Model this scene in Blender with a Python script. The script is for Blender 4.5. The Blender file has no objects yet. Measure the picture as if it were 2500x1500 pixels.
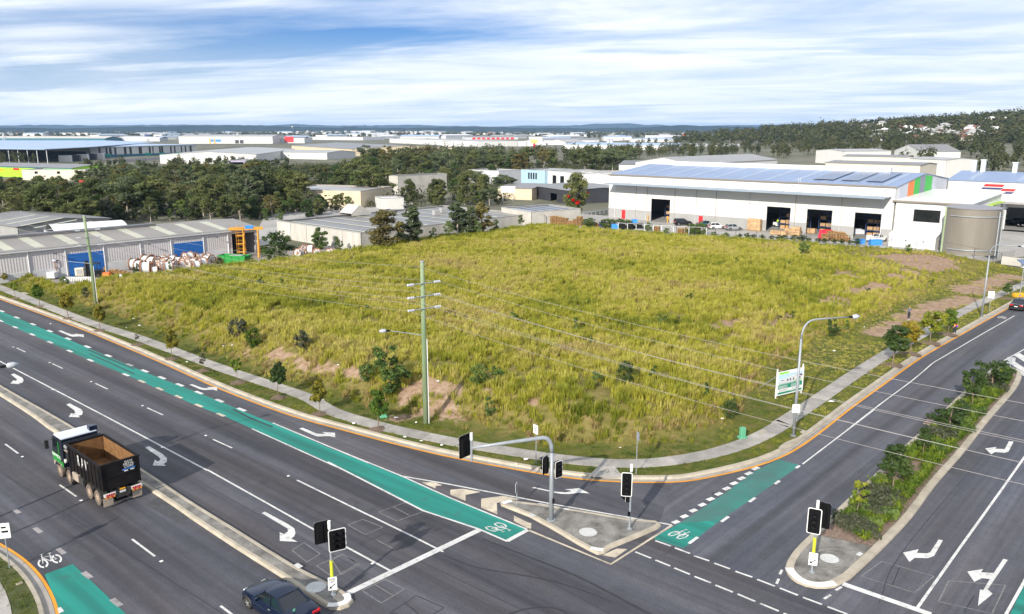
import bpy,bmesh,math,random
import numpy as np
from mathutils import Vector as V,Matrix
from mathutils.geometry import delaunay_2d_cdt
random.seed(7);RNG=np.random.default_rng(7)
SC=bpy.context.scene
COL=SC.collection
R=math.radians
# ------------------------------------------------------------------ camera
F,CAMH,HORIZON=1944.0,24.0,317.0 # focal length and horizon in photograph pixels (2500 x 1500)
TH=math.atan((750-HORIZON)/F)
cam=bpy.data.objects.new('camera',bpy.data.cameras.new('camera'))
COL.objects.link(cam)
cam.data.sensor_width=36;cam.data.lens=F/2500*36
cam.location=(0,0,CAMH);cam.rotation_euler=(math.pi/2-TH,0,0)
cam.data.clip_start=.5;cam.data.clip_end=60000
SC.camera=cam
# ------------------------------------------------------------------ sun, sky, exposure
SUN_EL,SHADOW_AZ=R(26),R(64) # shadows fall towards SHADOW_AZ (from +X, counter-clockwise)
ld=V((math.cos(SHADOW_AZ)*math.cos(SUN_EL),math.sin(SHADOW_AZ)*math.cos(SUN_EL),-math.sin(SUN_EL)))
sun=bpy.data.objects.new('sun',bpy.data.lights.new('sun','SUN'))
COL.objects.link(sun)
sun.data.energy=5.0;sun.data.angle=R(.6);sun.data.color=(1,.93,.82)
sun.rotation_euler=ld.to_track_quat('-Z','Y').to_euler();sun.location=(0,-40,120)
SC.view_settings.view_transform='Standard';SC.view_settings.look='None'
SC.view_settings.exposure=0.42;SC.view_settings.gamma=1;SC.view_settings.use_curve_mapping=False
try:
 SC.cycles.use_denoising=True;SC.cycles.max_bounces=5;SC.cycles.diffuse_bounces=3
 SC.cycles.glossy_bounces=2;SC.cycles.transmission_bounces=3;SC.cycles.transparent_max_bounces=8
 SC.cycles.volume_bounces=0;SC.cycles.use_adaptive_sampling=True;SC.cycles.adaptive_threshold=.02
except Exception:pass
def world():
 w=bpy.data.worlds.new('World');SC.world=w;w.use_nodes=True
 nt=w.node_tree;n=nt.nodes;l=nt.links;n.clear()
 out=n.new('ShaderNodeOutputWorld');bg=n.new('ShaderNodeBackground')
 sky=n.new('ShaderNodeTexSky');sky.sky_type='NISHITA';sky.sun_disc=False
 sky.sun_elevation=SUN_EL;sky.sun_rotation=math.atan2(-ld.x,-ld.y)
 sky.air_density=1.0;sky.dust_density=.6;sky.ozone_density=2.0;sky.altitude=50
 sc=n.new('ShaderNodeVectorMath');sc.operation='SCALE';sc.inputs['Scale'].default_value=.066
 l.new(sky.outputs[0],sc.inputs[0])
 tint=n.new('ShaderNodeMix');tint.data_type='RGBA';tint.blend_type='MULTIPLY';tint.inputs[0].default_value=1
 tint.inputs[7].default_value=(.20,.58,1.18,1);l.new(sc.outputs[0],tint.inputs[6])
 # cloud deck: view direction projected on a flat layer above
 tc=n.new('ShaderNodeTexCoord');sp=n.new('ShaderNodeSeparateXYZ');l.new(tc.outputs['Generated'],sp.inputs[0])
 def M(op,a,b=None):
  m=n.new('ShaderNodeMath');m.operation=op
  for i,q in enumerate((a,b)):
   if q is None:continue
   if isinstance(q,(int,float)):m.inputs[i].default_value=q
   else:l.new(q,m.inputs[i])
  return m.outputs[0]
 den=M('ADD',M('MAXIMUM',sp.outputs[2],0.0),.06)
 px,py=M('DIVIDE',sp.outputs[0],den),M('DIVIDE',sp.outputs[1],den)
 cx=n.new('ShaderNodeCombineXYZ');l.new(px,cx.inputs[0]);l.new(py,cx.inputs[1])
 def cloud(rot,scl,scale,detail,rough,dist,lo,hi,loc=(0,0,0)):
  mp=n.new('ShaderNodeMapping');mp.vector_type='TEXTURE';mp.inputs['Rotation'].default_value=(0,0,R(rot));mp.inputs['Scale'].default_value=scl
  mp.inputs['Location'].default_value=loc
  l.new(cx.outputs[0],mp.inputs[0])
  t=n.new('ShaderNodeTexNoise');t.inputs['Scale'].default_value=scale;t.inputs['Detail'].default_value=detail
  t.inputs['Roughness'].default_value=rough;t.inputs['Distortion'].default_value=dist
  l.new(mp.outputs[0],t.inputs['Vector'])
  r=n.new('ShaderNodeMapRange');r.interpolation_type='SMOOTHSTEP';r.inputs[1].default_value=lo;r.inputs[2].default_value=hi
  l.new(t.outputs[0],r.inputs[0]);return r.outputs[0]
 c1=cloud(-9,(2.8,1.3,1),.36,7,.55,.35,.30,.51,(8.5,6.3,0))
 c2=cloud(-22,(2.2,1.1,1),.8,10,.62,.5,.30,.72,(1,8,0))
 cov=M('MINIMUM',M('ADD',M('MULTIPLY',c1,.9),M('MULTIPLY',c2,.35)),1.0)
 # thin veil thickening towards the horizon (long path through the layer)
 hz=n.new('ShaderNodeMapRange');hz.inputs[1].default_value=.13;hz.inputs[2].default_value=0.0
 hz.inputs[3].default_value=0.0;hz.inputs[4].default_value=.92;l.new(sp.outputs[2],hz.inputs[0])
 cov=M('MAXIMUM',M('MULTIPLY',cov,.93),hz.outputs[0])
 ccol=n.new('ShaderNodeMix');ccol.data_type='RGBA'
 ccol.inputs[6].default_value=(.58,.67,.81,1);ccol.inputs[7].default_value=(.90,.92,.94,1);l.new(c2,ccol.inputs[0])
 mx=n.new('ShaderNodeMix');mx.data_type='RGBA'
 l.new(cov,mx.inputs[0]);l.new(tint.outputs[2],mx.inputs[6]);l.new(ccol.outputs[2],mx.inputs[7])
 l.new(mx.outputs[2],bg.inputs[0]);bg.inputs[1].default_value=1.0
 l.new(bg.outputs[0],out.inputs[0])
world()
# ------------------------------------------------------------------ photograph pixels -> positions on a level of known height
CROP={'1':(0,1000,900/2474),'2':(800,1000,900/2474),'3':(1600,1000,900/2474),'4':(0,650,900/2474),'5':(1700,600,800/2474),'6':(1400,360,1100/2474),'7':(600,360,900/2474),'8':(0,450,800/2474),'a':(0,280,700/2474),'b':(600,280,700/2474),'c':(1200,280,700/2474),'d':(1800,240,700/2474),'t':(2150,400,350/1998),'f':(0,0,2500/2473),'p':(880,620,240/809),'q':(0,1240,400/2283),'m':(2100,860,400/1484),'s':(1850,870,200/1349),'g':(580,540,100/1237),'r':(280,600,280/2474),'w':(1300,480,500/2474),'y':(1800,480,450/2474),'z':(2380,600,120/989)}
cT,sT=math.cos(TH),math.sin(TH)
def W(c,x,y,z=0.0):
 o=CROP[c];u=o[0]+x*o[2];v=o[1]+y*o[2]
 a=(u-1250)/F;b=-(v-750)/F
 d=(a,cT+b*sT,-sT+b*cT);t=(z-CAMH)/d[2]
 return V((d[0]*t,d[1]*t,z))
def proj(p):
 Z=p[2]-CAMH;dep=p[1]*cT-Z*sT;up=p[1]*sT+Z*cT
 return(1250+F*p[0]/dep,750-F*up/dep,dep)
def src(c,x,y):o=CROP[c];return(o[0]+x*o[2],o[1]+y*o[2])
def height_at(base,c,x,y):
 """height of the point above `base` that shows at that pixel row"""
 v=src(c,x,y)[1];lo,hi=base[2],base[2]+90
 for _ in range(50):
  m=(lo+hi)/2
  if proj((base[0],base[1],m))[1]>v:lo=m
  else:hi=m
 return lo-base[2]
 # ------------------------------------------------------------------ materials
MATS={}
def _nodes(name):
 m=bpy.data.materials.new(name);m.use_nodes=True;n=m.node_tree.nodes;l=m.node_tree.links
 return m,n,l,n['Principled BSDF']
def mat(name,col,rough=.7,metal=0.0,var=.12,vs=1.5,detail=4,bump=0.0,bs=30,col2=None,stretch=None,rot=0,spec=None,objrand=0.0,emit=0,fine=0.0,fs=40):
 if name in MATS:return MATS[name]
 m,n,l,b=_nodes(name)
 tc=n.new('ShaderNodeTexCoord');mp=n.new('ShaderNodeMapping');l.new(tc.outputs['Object'],mp.inputs[0])
 mp.inputs['Rotation'].default_value=(0,0,rot)
 if stretch:mp.inputs['Scale'].default_value=stretch
 t=n.new('ShaderNodeTexNoise');t.inputs['Scale'].default_value=vs;t.inputs['Detail'].default_value=detail;t.inputs['Roughness'].default_value=.6
 l.new(mp.outputs[0],t.inputs['Vector'])
 mx=n.new('ShaderNodeMix');mx.data_type='RGBA'
 c2=col2 if col2 else tuple(min(1,c*(1+var))for c in col);c1=col if col2 else tuple(c*(1-var)for c in col)
 mx.inputs[6].default_value=(*c1,1);mx.inputs[7].default_value=(*c2,1)
 r=n.new('ShaderNodeMapRange');r.inputs[1].default_value=.3;r.inputs[2].default_value=.7
 l.new(t.outputs[0],r.inputs[0]);l.new(r.outputs[0],mx.inputs[0])
 outc=mx.outputs[2]
 if fine:
  f=n.new('ShaderNodeTexNoise');f.inputs['Scale'].default_value=fs;f.inputs['Detail'].default_value=2;l.new(tc.outputs['Object'],f.inputs['Vector'])
  fr=n.new('ShaderNodeMapRange');fr.inputs[1].default_value=.25;fr.inputs[2].default_value=.75;fr.inputs[3].default_value=1-fine;fr.inputs[4].default_value=1+fine
  l.new(f.outputs[0],fr.inputs[0]);s=n.new('ShaderNodeVectorMath');s.operation='SCALE';l.new(outc,s.inputs[0]);l.new(fr.outputs[0],s.inputs['Scale']);outc=s.outputs[0]
 if objrand:
  oi=n.new('ShaderNodeObjectInfo');rr=n.new('ShaderNodeMapRange');rr.inputs[3].default_value=1-objrand;rr.inputs[4].default_value=1+objrand
  l.new(oi.outputs['Random'],rr.inputs[0]);s=n.new('ShaderNodeVectorMath');s.operation='SCALE'
  l.new(outc,s.inputs[0]);l.new(rr.outputs[0],s.inputs['Scale']);outc=s.outputs[0]
 l.new(outc,b.inputs['Base Color'])
 b.inputs['Roughness'].default_value=rough;b.inputs['Metallic'].default_value=metal
 if spec is not None:b.inputs['Specular IOR Level'].default_value=spec
 if bump:
  tb=n.new('ShaderNodeTexNoise');tb.inputs['Scale'].default_value=bs;tb.inputs['Detail'].default_value=3;l.new(tc.outputs['Object'],tb.inputs['Vector'])
  bp=n.new('ShaderNodeBump');bp.inputs['Strength'].default_value=bump;bp.inputs['Distance'].default_value=.05
  l.new(tb.outputs[0],bp.inputs['Height']);l.new(bp.outputs[0],b.inputs['Normal'])
 if emit:
  b.inputs['Emission Color'].default_value=(*col,1);b.inputs['Emission Strength'].default_value=emit
 MATS[name]=m;return m
def ribbed(name,col,period=.25,depth=.03,rough=.5,metal=0.0,ax=(1,0),var=.08,vs=.3,objrand=0.0,streak=0.0):
 """corrugated sheet: ribs repeat along the horizontal direction ax (object space)"""
 if name in MATS:return MATS[name]
 m,n,l,b=_nodes(name)
 tc=n.new('ShaderNodeTexCoord')
 d=n.new('ShaderNodeVectorMath');d.operation='DOT_PRODUCT';d.inputs[1].default_value=(ax[0]*2*math.pi/period,ax[1]*2*math.pi/period,0)
 l.new(tc.outputs['Object'],d.inputs[0])
 sn=n.new('ShaderNodeMath');sn.operation='SINE';l.new(d.outputs['Value'],sn.inputs[0])
 bp=n.new('ShaderNodeBump');bp.inputs['Strength'].default_value=.8;bp.inputs['Distance'].default_value=depth
 l.new(sn.outputs[0],bp.inputs['Height']);l.new(bp.outputs[0],b.inputs['Normal'])
 t=n.new('ShaderNodeTexNoise');t.inputs['Scale'].default_value=vs;t.inputs['Detail'].default_value=5;l.new(tc.outputs['Object'],t.inputs['Vector'])
 mx=n.new('ShaderNodeMix');mx.data_type='RGBA'
 mx.inputs[6].default_value=(*[c*(1-var)for c in col],1);mx.inputs[7].default_value=(*[min(1,c*(1+var))for c in col],1)
 l.new(t.outputs[0],mx.inputs[0]);l.new(mx.outputs[2],b.inputs['Base Color'])
 b.inputs['Roughness'].default_value=rough;b.inputs['Metallic'].default_value=metal
 MATS[name]=m;return m
def foliage(name,cols,trans=.35,vs=.5,rand=.25):
 """leaf material: colours from a noise through the crown plus a per-tree random tone"""
 if name in MATS:return MATS[name]
 m,n,l,b=_nodes(name)
 tc=n.new('ShaderNodeTexCoord');t=n.new('ShaderNodeTexNoise');t.inputs['Scale'].default_value=vs;t.inputs['Detail'].default_value=6
 l.new(tc.outputs['Object'],t.inputs['Vector'])
 oi=n.new('ShaderNodeObjectInfo')
 ad=n.new('ShaderNodeMath');ad.operation='MULTIPLY_ADD';ad.inputs[1].default_value=rand*2;ad.inputs[2].default_value=-rand
 l.new(oi.outputs['Random'],ad.inputs[0])
 sm=n.new('ShaderNodeMath');l.new(t.outputs[0],sm.inputs[0]);l.new(ad.outputs[0],sm.inputs[1])
 cr=n.new('ShaderNodeValToRGB');e=cr.color_ramp.elements
 e[0].position=.25;e[0].color=(*cols[0],1);e[1].position=.75;e[1].color=(*cols[-1],1)
 for i,c in enumerate(cols[1:-1]):
  q=e.new(.25+.5*(i+1)/(len(cols)-1));q.color=(*c,1)
 l.new(sm.outputs[0],cr.inputs[0])
 l.new(cr.outputs[0],b.inputs['Base Color']);b.inputs['Roughness'].default_value=.6;b.inputs['Specular IOR Level'].default_value=.25
 tr=n.new('ShaderNodeBsdfTranslucent');ms=n.new('ShaderNodeMixShader');ms.inputs[0].default_value=trans
 l.new(cr.outputs[0],tr.inputs[0]);l.new(b.outputs[0],ms.inputs[1]);l.new(tr.outputs[0],ms.inputs[2])
 l.new(ms.outputs[0],n['Material Output'].inputs[0])
 MATS[name]=m;return m
 # ------------------------------------------------------------------ mesh collecting, things and parts
WO={}
class MB:
 def __init__(s):s.v=[];s.f=[];s.m=[]
 def add(s,vs,fs,m=0):
  n=len(s.v);s.v+=[tuple(q)for q in vs];s.f+=[tuple(i+n for i in f)for f in fs];s.m+=[m]*len(fs);return s
 def obox(s,o,a,b,c,m=0):
  o,a,b,c=V(o),V(a),V(b),V(c)
  vs=[o,o+a,o+a+b,o+b,o+c,o+a+c,o+a+b+c,o+b+c]
  return s.add(vs,[(3,2,1,0),(4,5,6,7),(0,1,5,4),(1,2,6,5),(2,3,7,6),(3,0,4,7)],m)
 def box(s,c,d,rz=0,m=0):
  cs,sn=math.cos(rz),math.sin(rz);a=V((cs,sn,0))*d[0];b=V((-sn,cs,0))*d[1];h=V((0,0,d[2]))
  return s.obox(V(c)-a/2-b/2-h/2,a,b,h,m)
 def tube(s,p0,p1,r0,r1=None,n=8,m=0,cap=True):
  return s.path([p0,p1],[r0,r0 if r1 is None else r1],n,m,cap)
 def path(s,pts,rad,n=6,m=0,cap=True):
  pts=[V(p)for p in pts];k=len(pts)
  if isinstance(rad,(int,float)):rad=[rad]*k
  vs=[]
  pu=None
  for i,p in enumerate(pts):
   t=(pts[min(i+1,k-1)]-pts[max(i-1,0)]).normalized()
   if pu is None:
    u=t.cross(V((0,0,1)));u=t.cross(V((1,0,0)))if u.length<.05 else u
   else:u=pu-t*pu.dot(t)
   u.normalize();pu=u;w=t.cross(u)
   for j in range(n):
    a=2*math.pi*j/n;vs.append(p+(u*math.cos(a)+w*math.sin(a))*rad[i])
  fs=[]
  for i in range(k-1):
   for j in range(n):
    j2=(j+1)%n;fs.append((i*n+j,i*n+j2,(i+1)*n+j2,(i+1)*n+j))
  if cap:fs+=[tuple(range(n-1,-1,-1)),tuple((k-1)*n+j for j in range(n))]
  return s.add(vs,fs,m)
 def poly(s,pts,z0=None,z1=None,m=0):
  """flat polygon (concave allowed); with z0 and z1 extruded between them"""
  P=[V((p[0],p[1],p[2]if len(p)>2 else 0))for p in pts]
  if sum(P[i].x*P[(i+1)%len(P)].y-P[(i+1)%len(P)].x*P[i].y for i in range(len(P)))<0:P.reverse()
  cd=delaunay_2d_cdt([V((p.x,p.y))for p in P],[],[list(range(len(P)))],1,1e-5)
  zt=z1 if z1 is not None else(z0 if z0 is not None else P[0].z)
  s.add([V((p.x,p.y,zt))for p in cd[0]],[tuple(f)for f in cd[2]],m)
  n=len(P)
  if z1 is not None:s.add([V((p.x,p.y,z1))for p in P]+[V((p.x,p.y,z0))for p in P],[(i,i+n,(i+1)%n+n,(i+1)%n)for i in range(n)],m)
  return s
 def lathe(s,prof,o=(0,0,0),ax=(0,0,1),n=12,m=0):
  ax=V(ax).normalized();u=ax.orthogonal().normalized();w=ax.cross(u);o=V(o);k=len(prof)
  vs=[o+ax*z+(u*math.cos(2*math.pi*j/n)+w*math.sin(2*math.pi*j/n))*r for r,z in prof for j in range(n)]
  fs=[(i*n+j,i*n+(j+1)%n,(i+1)*n+(j+1)%n,(i+1)*n+j)for i in range(k-1)for j in range(n)]
  fs+=[tuple(range(n-1,-1,-1)),tuple((k-1)*n+j for j in range(n))]
  return s.add(vs,fs,m)
 def build(s,name,mats,par=None,smooth=False,bevel=0,auto=False):
  me=bpy.data.meshes.new(name);org=WO.get(par.name,V())if par else V()
  if org.length:s.v=[(a[0]-org.x,a[1]-org.y,a[2]-org.z)for a in s.v]
  me.from_pydata(s.v,[],s.f)
  ms=mats if isinstance(mats,(list,tuple))else[mats]
  for q in ms:me.materials.append(q)
  if len(ms)>1:me.polygons.foreach_set('material_index',s.m)
  if smooth:me.polygons.foreach_set('use_smooth',[True]*len(me.polygons))
  me.update()
  o=bpy.data.objects.new(name,me);COL.objects.link(o)
  if par:
   o.parent=par;WO[o.name]=org
  if bevel:
   md=o.modifiers.new('bevel','BEVEL');md.width=bevel;md.segments=2;md.limit_method='ANGLE';md.angle_limit=R(40)
  if smooth and auto:
   try:
    me.set_sharp_from_angle(angle=R(38))
   except Exception:pass
  return o
def tag(o,label,cat,group=None):
 o['label']=label;o['category']=cat
 if group:o['group']=group
 return o
def thing(name,label,cat,loc=(0,0,0),group=None):
 o=bpy.data.objects.new(name,None);o.empty_display_size=.3;o.location=loc;COL.objects.link(o)
 WO[o.name]=V(loc);return tag(o,label,cat,group)
def struct(o):o['kind']='structure';return o
def stuff(o):o['kind']='stuff';return o
def copy_tree(o,par=None):
 c=o.copy();COL.objects.link(c);c.parent=par
 for k in[q for q in o.children]:copy_tree(k,c)
 return c
def place(o,loc,rz=0,s=1.0,label=None,group=None):
 o.location=loc;o.rotation_euler=(0,0,rz);o.scale=(s,s,s)if isinstance(s,(int,float))else s
 if label:o['label']=label
 if group:o['group']=group
 return o
def spline(pts,step=1.0):
 """Catmull-Rom through the points, resampled"""
 pts=[V((p[0],p[1],0))for p in pts];out=[]
 P=[pts[0]*2-pts[1]]+pts+[pts[-1]*2-pts[-2]]
 for i in range(1,len(P)-2):
  n=max(1,int((P[i+1]-P[i]).length/step))
  for k in range(n):
   t=k/n;a,b,c,d=P[i-1:i+3]
   out.append(.5*(2*b+(c-a)*t+(2*a-5*b+4*c-d)*t*t+(3*b-a-3*c+d)*t**3))
 return out+[pts[-1]]
def smooth_line(pts,n=2):
 for _ in range(n):pts=[pts[0]]+[(pts[i-1]+pts[i]*2+pts[i+1])/4 for i in range(1,len(pts)-1)]+[pts[-1]]
 return pts
def normals(pts,closed=False):
 k=len(pts);out=[]
 for i in range(k):
  t=(pts[(i+1)%k]-pts[i-1])if closed else pts[min(i+1,k-1)]-pts[max(i-1,0)]
  t.normalize();out.append(V((-t.y,t.x,0)))
 return out
def offset(pts,d,closed=False):return[p+q*d for p,q in zip(pts,normals(pts,closed))]
def sweep(mb,pts,prof,closed=False,m=0):
 """profile (offset to the left, height) swept along a line on the ground"""
 N=normals(pts,closed);k=len(prof);n=len(pts)
 vs=[p+q*d+V((0,0,z))for p,q in zip(pts,N)for d,z in prof]
 fs=[]
 for i in range(n if closed else n-1):
  j=(i+1)%n
  for a in range(k-1):fs.append((i*k+a,j*k+a,j*k+a+1,i*k+a+1))
 return mb.add(vs,fs,m)
def strip(pts,w,z=0.0):
 """flat painted line of width w"""
 pts=[V((p[0],p[1],0))for p in pts];a,b=offset(pts,w/2),offset(pts,-w/2)
 n=len(pts);mb=MB();mb.add([V((p.x,p.y,z))for p in a+b],[(i+n,i+n+1,i+1,i)for i in range(n-1)]);return mb
 # ================================================================== the setting: terrain, roads, kerbs, paths
DL=V((.759,-.651,0)).normalized() # main road direction, left to right
NL=V((-DL.y,DL.x,0)) # away from the camera
def asphalt(name,rot,base=(.060,.0605,.066)):
 m,n,l,b=_nodes(name)
 tc=n.new('ShaderNodeTexCoord')
 def noise(scale,detail,st=None,rough=.6):
  mp=n.new('ShaderNodeMapping');l.new(tc.outputs['Object'],mp.inputs[0]);mp.vector_type='TEXTURE';mp.inputs['Rotation'].default_value=(0,0,rot)
  if st:mp.inputs['Scale'].default_value=tuple(1/q for q in st)
  t=n.new('ShaderNodeTexNoise');t.inputs['Scale'].default_value=scale;t.inputs['Detail'].default_value=detail;t.inputs['Roughness'].default_value=rough
  l.new(mp.outputs[0],t.inputs['Vector']);return t.outputs[0]
 def rng(x,a,b_,c,d):
  r=n.new('ShaderNodeMapRange');r.inputs[1].default_value=a;r.inputs[2].default_value=b_;r.inputs[3].default_value=c;r.inputs[4].default_value=d
  l.new(x,r.inputs[0]);return r.outputs[0]
 def mul(a,b_):
  q=n.new('ShaderNodeMath');q.operation='MULTIPLY';l.new(a,q.inputs[0]);l.new(b_,q.inputs[1]);return q.outputs[0]
 streak=rng(noise(1.0,3,(.012,.62,1)),.3,.7,.62,1.42)
 streak2=rng(noise(1.0,4,(.05,2.6,1)),.3,.7,.86,1.16)
 patch=rng(noise(.09,5),.3,.7,.82,1.2)
 mott=rng(noise(1.3,5),.3,.7,.9,1.12)
 grain=rng(noise(9,3,None,.8),.25,.75,.70,1.34)
 k=mul(mul(mul(streak,streak2),mul(patch,mott)),grain)
 hue=n.new('ShaderNodeMix');hue.data_type='RGBA';hue.inputs[6].default_value=(*base,1);hue.inputs[7].default_value=(base[0]*1.16,base[1]*1.04,base[2]*.93,1)
 l.new(rng(noise(.35,3,(.1,1,1)),.35,.65,0,1),hue.inputs[0])
 s=n.new('ShaderNodeVectorMath');s.operation='SCALE';l.new(hue.outputs[2],s.inputs[0]);l.new(k,s.inputs['Scale'])
 l.new(s.outputs[0],b.inputs['Base Color']);b.inputs['Roughness'].default_value=.82;b.inputs['Specular IOR Level'].default_value=.35
 bp=n.new('ShaderNodeBump');bp.inputs['Strength'].default_value=.35;bp.inputs['Distance'].default_value=.02;l.new(noise(38,2),bp.inputs['Height']);l.new(bp.outputs[0],b.inputs['Normal'])
 return m
M_ASPH=asphalt('asphalt_main',math.atan2(-.651,.759),(.058,.060,.073))
M_ASPH2=asphalt('asphalt_side',R(47),(.064,.068,.085))
def worn_paint(name,col,wear=.45,under=(.065,.063,.066),scale=1.2,dirt=.25,rot=None):
 m,n,l,b=_nodes(name);tc=n.new('ShaderNodeTexCoord')
 t=n.new('ShaderNodeTexNoise');t.inputs['Scale'].default_value=scale;t.inputs['Detail'].default_value=9;t.inputs['Roughness'].default_value=.72;l.new(tc.outputs['Object'],t.inputs['Vector'])
 r=n.new('ShaderNodeMapRange');r.inputs[1].default_value=.62-wear*.25;r.inputs[2].default_value=.72;l.new(t.outputs[0],r.inputs[0]);r.inputs[4].default_value=.75
 t2=n.new('ShaderNodeTexNoise');t2.inputs['Scale'].default_value=.5;t2.inputs['Detail'].default_value=6;l.new(tc.outputs['Object'],t2.inputs['Vector'])
 if rot is not None:
  mp=n.new('ShaderNodeMapping');mp.vector_type='TEXTURE';mp.inputs['Rotation'].default_value=(0,0,rot);mp.inputs['Scale'].default_value=(9,.45,1);l.new(tc.outputs['Object'],mp.inputs[0]);l.new(mp.outputs[0],t2.inputs['Vector'])
 r2=n.new('ShaderNodeMapRange');r2.inputs[1].default_value=.35;r2.inputs[2].default_value=.7;r2.inputs[3].default_value=1;r2.inputs[4].default_value=1-dirt;l.new(t2.outputs[0],r2.inputs[0])
 s=n.new('ShaderNodeVectorMath');s.operation='SCALE';s.inputs[0].default_value=col;l.new(r2.outputs[0],s.inputs['Scale'])
 mx=n.new('ShaderNodeMix');mx.data_type='RGBA';l.new(r.outputs[0],mx.inputs[0]);l.new(s.outputs[0],mx.inputs[6]);mx.inputs[7].default_value=(*under,1)
 l.new(mx.outputs[2],b.inputs['Base Color']);b.inputs['Roughness'].default_value=.7
 MATS[name]=m;return m
M_WHITE=worn_paint('road_paint_white',(.64,.63,.61),.42,scale=2.5)
M_CREAM=worn_paint('road_paint_old',(.58,.50,.38),.5,dirt=.35)
M_FADED=worn_paint('road_paint_faded',(.34,.31,.31),.7)
M_YEL=worn_paint('road_paint_orange',(.72,.30,.015),.15)
M_GREEN=worn_paint('road_paint_green',(.008,.235,.185),.22,(.05,.07,.068),.8,.5,math.atan2(-.651,.759))
M_GREENW=worn_paint('road_paint_green_worn',(.008,.235,.185),1.7,(.072,.078,.082),.28,.3)
M_CONC=mat('concrete_kerb',(.37,.325,.255),.85,var=.22,vs=.9,detail=8,fine=.14,fs=14)
M_GUT=mat('concrete_gutter',(.30,.275,.245),.85,var=.25,vs=.7,detail=8,fine=.15,fs=14)
M_SLAB=mat('concrete_slab',(.30,.28,.255),.9,var=.22,vs=.9,detail=8,fine=.12,fs=9,objrand=.16)
M_STAIN=mat('concrete_stained',(.062,.058,.053),.9,vs=.8,detail=10,col2=(.27,.255,.23),fine=.2,fs=10,stretch=(1,1,1))
M_NOSE=mat('kerb_white',(.72,.71,.69),.7,var=.12,vs=2.5,detail=8)
M_LID=mat('pit_lid',(.5,.5,.48),.7,var=.15,vs=3)
M_TAR=mat('sealant',(.022,.022,.026),.6,var=.3,vs=2)
M_SEAL=mat('old_sealant',(.17,.165,.16),.8,var=.4,vs=3)
def yellow_pts():
 p=[W('4',x,y)for x,y in[(0,222),(500,405),(1000,612),(1500,835),(2000,1020)]]
 p+=[W('2',x,y)for x,y in[(0,110),(500,245),(870,330),(1200,392),(1470,440),(1750,478),(1985,490),(2240,495),(2474,485)]]
 p+=[W('3',x,y)for x,y in[(200,482),(400,450),(580,410),(700,382),(850,325),(990,240),(1150,120),(1300,0)]]
 p+=[W('5',x,y)for x,y in[(1480,1000),(1700,845),(2020,660),(2340,480)]]
 a=(p[0]-p[1]).normalized();b=(p[-1]-p[-2]).normalized()
 return[p[0]+a*170,p[0]+a*60]+p+[p[-1]+b*30,p[-1]+b*90]
YL=smooth_line(spline(yellow_pts(),1.0),6)
KB=offset(YL,.85) # back of the kerb: grass begins
road=MB().poly([*YL,(190,190),(110,60),(70,-60),(-220,-60)][::1],z0=0).build('road',M_ASPH);struct(road)
# side road sheet over the approach on the right
sr=[W('3',*q)for q in[(-300,770),(0,850),(103,918),(802,1188),(1290,1374),(1900,1600)]]
def after(line,p):i=min(range(len(line)),key=lambda k:(line[k]-p).length);return line[i:]
yl_side=after(YL,W('3',100,489))
side_road=MB().poly([*yl_side,(190,190),(110,60),(60,25),*sr[::-1][:5]],z0=.004).build('side_road',M_ASPH2);struct(side_road)
# kerb and gutter along the vacant block
mb=MB();sweep(mb,YL,[(.10,.008),(.46,.005)],m=1);sweep(mb,YL,[(.46,.005),(.50,.12),(.54,.15),(.82,.16),(.86,-.1)],m=0)
struct(mb.build('kerb',[M_CONC,M_GUT]))
ZN=[0]
def lift(z):ZN[0]+=1;return z+.00022*(ZN[0]%16) # no two painted sheets share a plane
def paint(name,c,pts,m,z=.012,par=None):
 z=lift(z);return MB().poly([W(c,x,y,0)for x,y in pts],z0=z).build(name,m,par or road)
def line(name,c,pts,w,m=None,z=.012,par=None,sp=False):
 z=lift(z)+(.004 if name=='stop_line' else 0)
 P=[W(c,x,y,0)if isinstance(x,(int,float))else W(*x,*y)for x,y in pts]
 if sp:P=smooth_line(spline(P,.6),3)
 return strip(P,w,z).build(name,m or M_WHITE,par or road)
def dash(c,a,b,w=.13,m=None,par=None,z=.012):return line('lane_dash',c,[a,b],w,m,z,par)
strip(offset(YL,-.02),.19,.013).build('edge_line',M_YEL,road)
# green bicycle lane of the main road
up=[W('4',*q)for q in[(-400,145),(0,303),(120,350),(345,445),(590,550),(860,665),(1080,755),(1330,850),(1620,970),(1830,1055)]]+[W('2',*q)for q in[(0,255),(490,450),(830,603),(1330,803)]]
lo=[W('4',*q)for q in[(-400,190),(0,368),(220,465),(475,577),(610,635),(855,735),(1075,830),(1330,942),(1500,1005),(1690,1090)]]+[W('2',*q)for q in[(0,352),(640,678),(1020,803),(1198,882)]]
MB().poly(up+lo[::-1],z0=.006).build('green_bicycle_lane',M_GREEN,road)
line('solid_line','4',[(1830,1053),(2474,1323)],.13);line('solid_line','2',[(-5,244),(490,445),(830,598),(1340,806)],.13)
line('solid_line','4',[(1690,1092),(2320,1376)],.13);line('solid_line','2',[(0,352),(640,680),(1020,806),(1205,887)],.15)
line('stop_line','2',[(1203,885),(1342,810)],.30)
for x,y in[(12,303),(113,346),(222,391),(335,437),(457,488),(587,542),(727,602),(870,663),(972,705),(1087,750),(1207,798),(1335,850),(1473,904),(1622,964)]:
 s=14+x*.007;dash('4',(x-s,y-s*.4),(x+s,y+s*.4),.34,M_FADED if x==870 else M_WHITE)
for x,y in[(5,368),(102,411),(217,460),(337,512),(468,571),(607,633),(845,730),(953,775),(1072,825),(1199,878),(1335,937),(1482,999)]:
 s=14+x*.007;dash('4',(x-s,y-s*.42),(x+s,y+s*.42),.3,M_CREAM if x>900 else M_WHITE)
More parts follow.
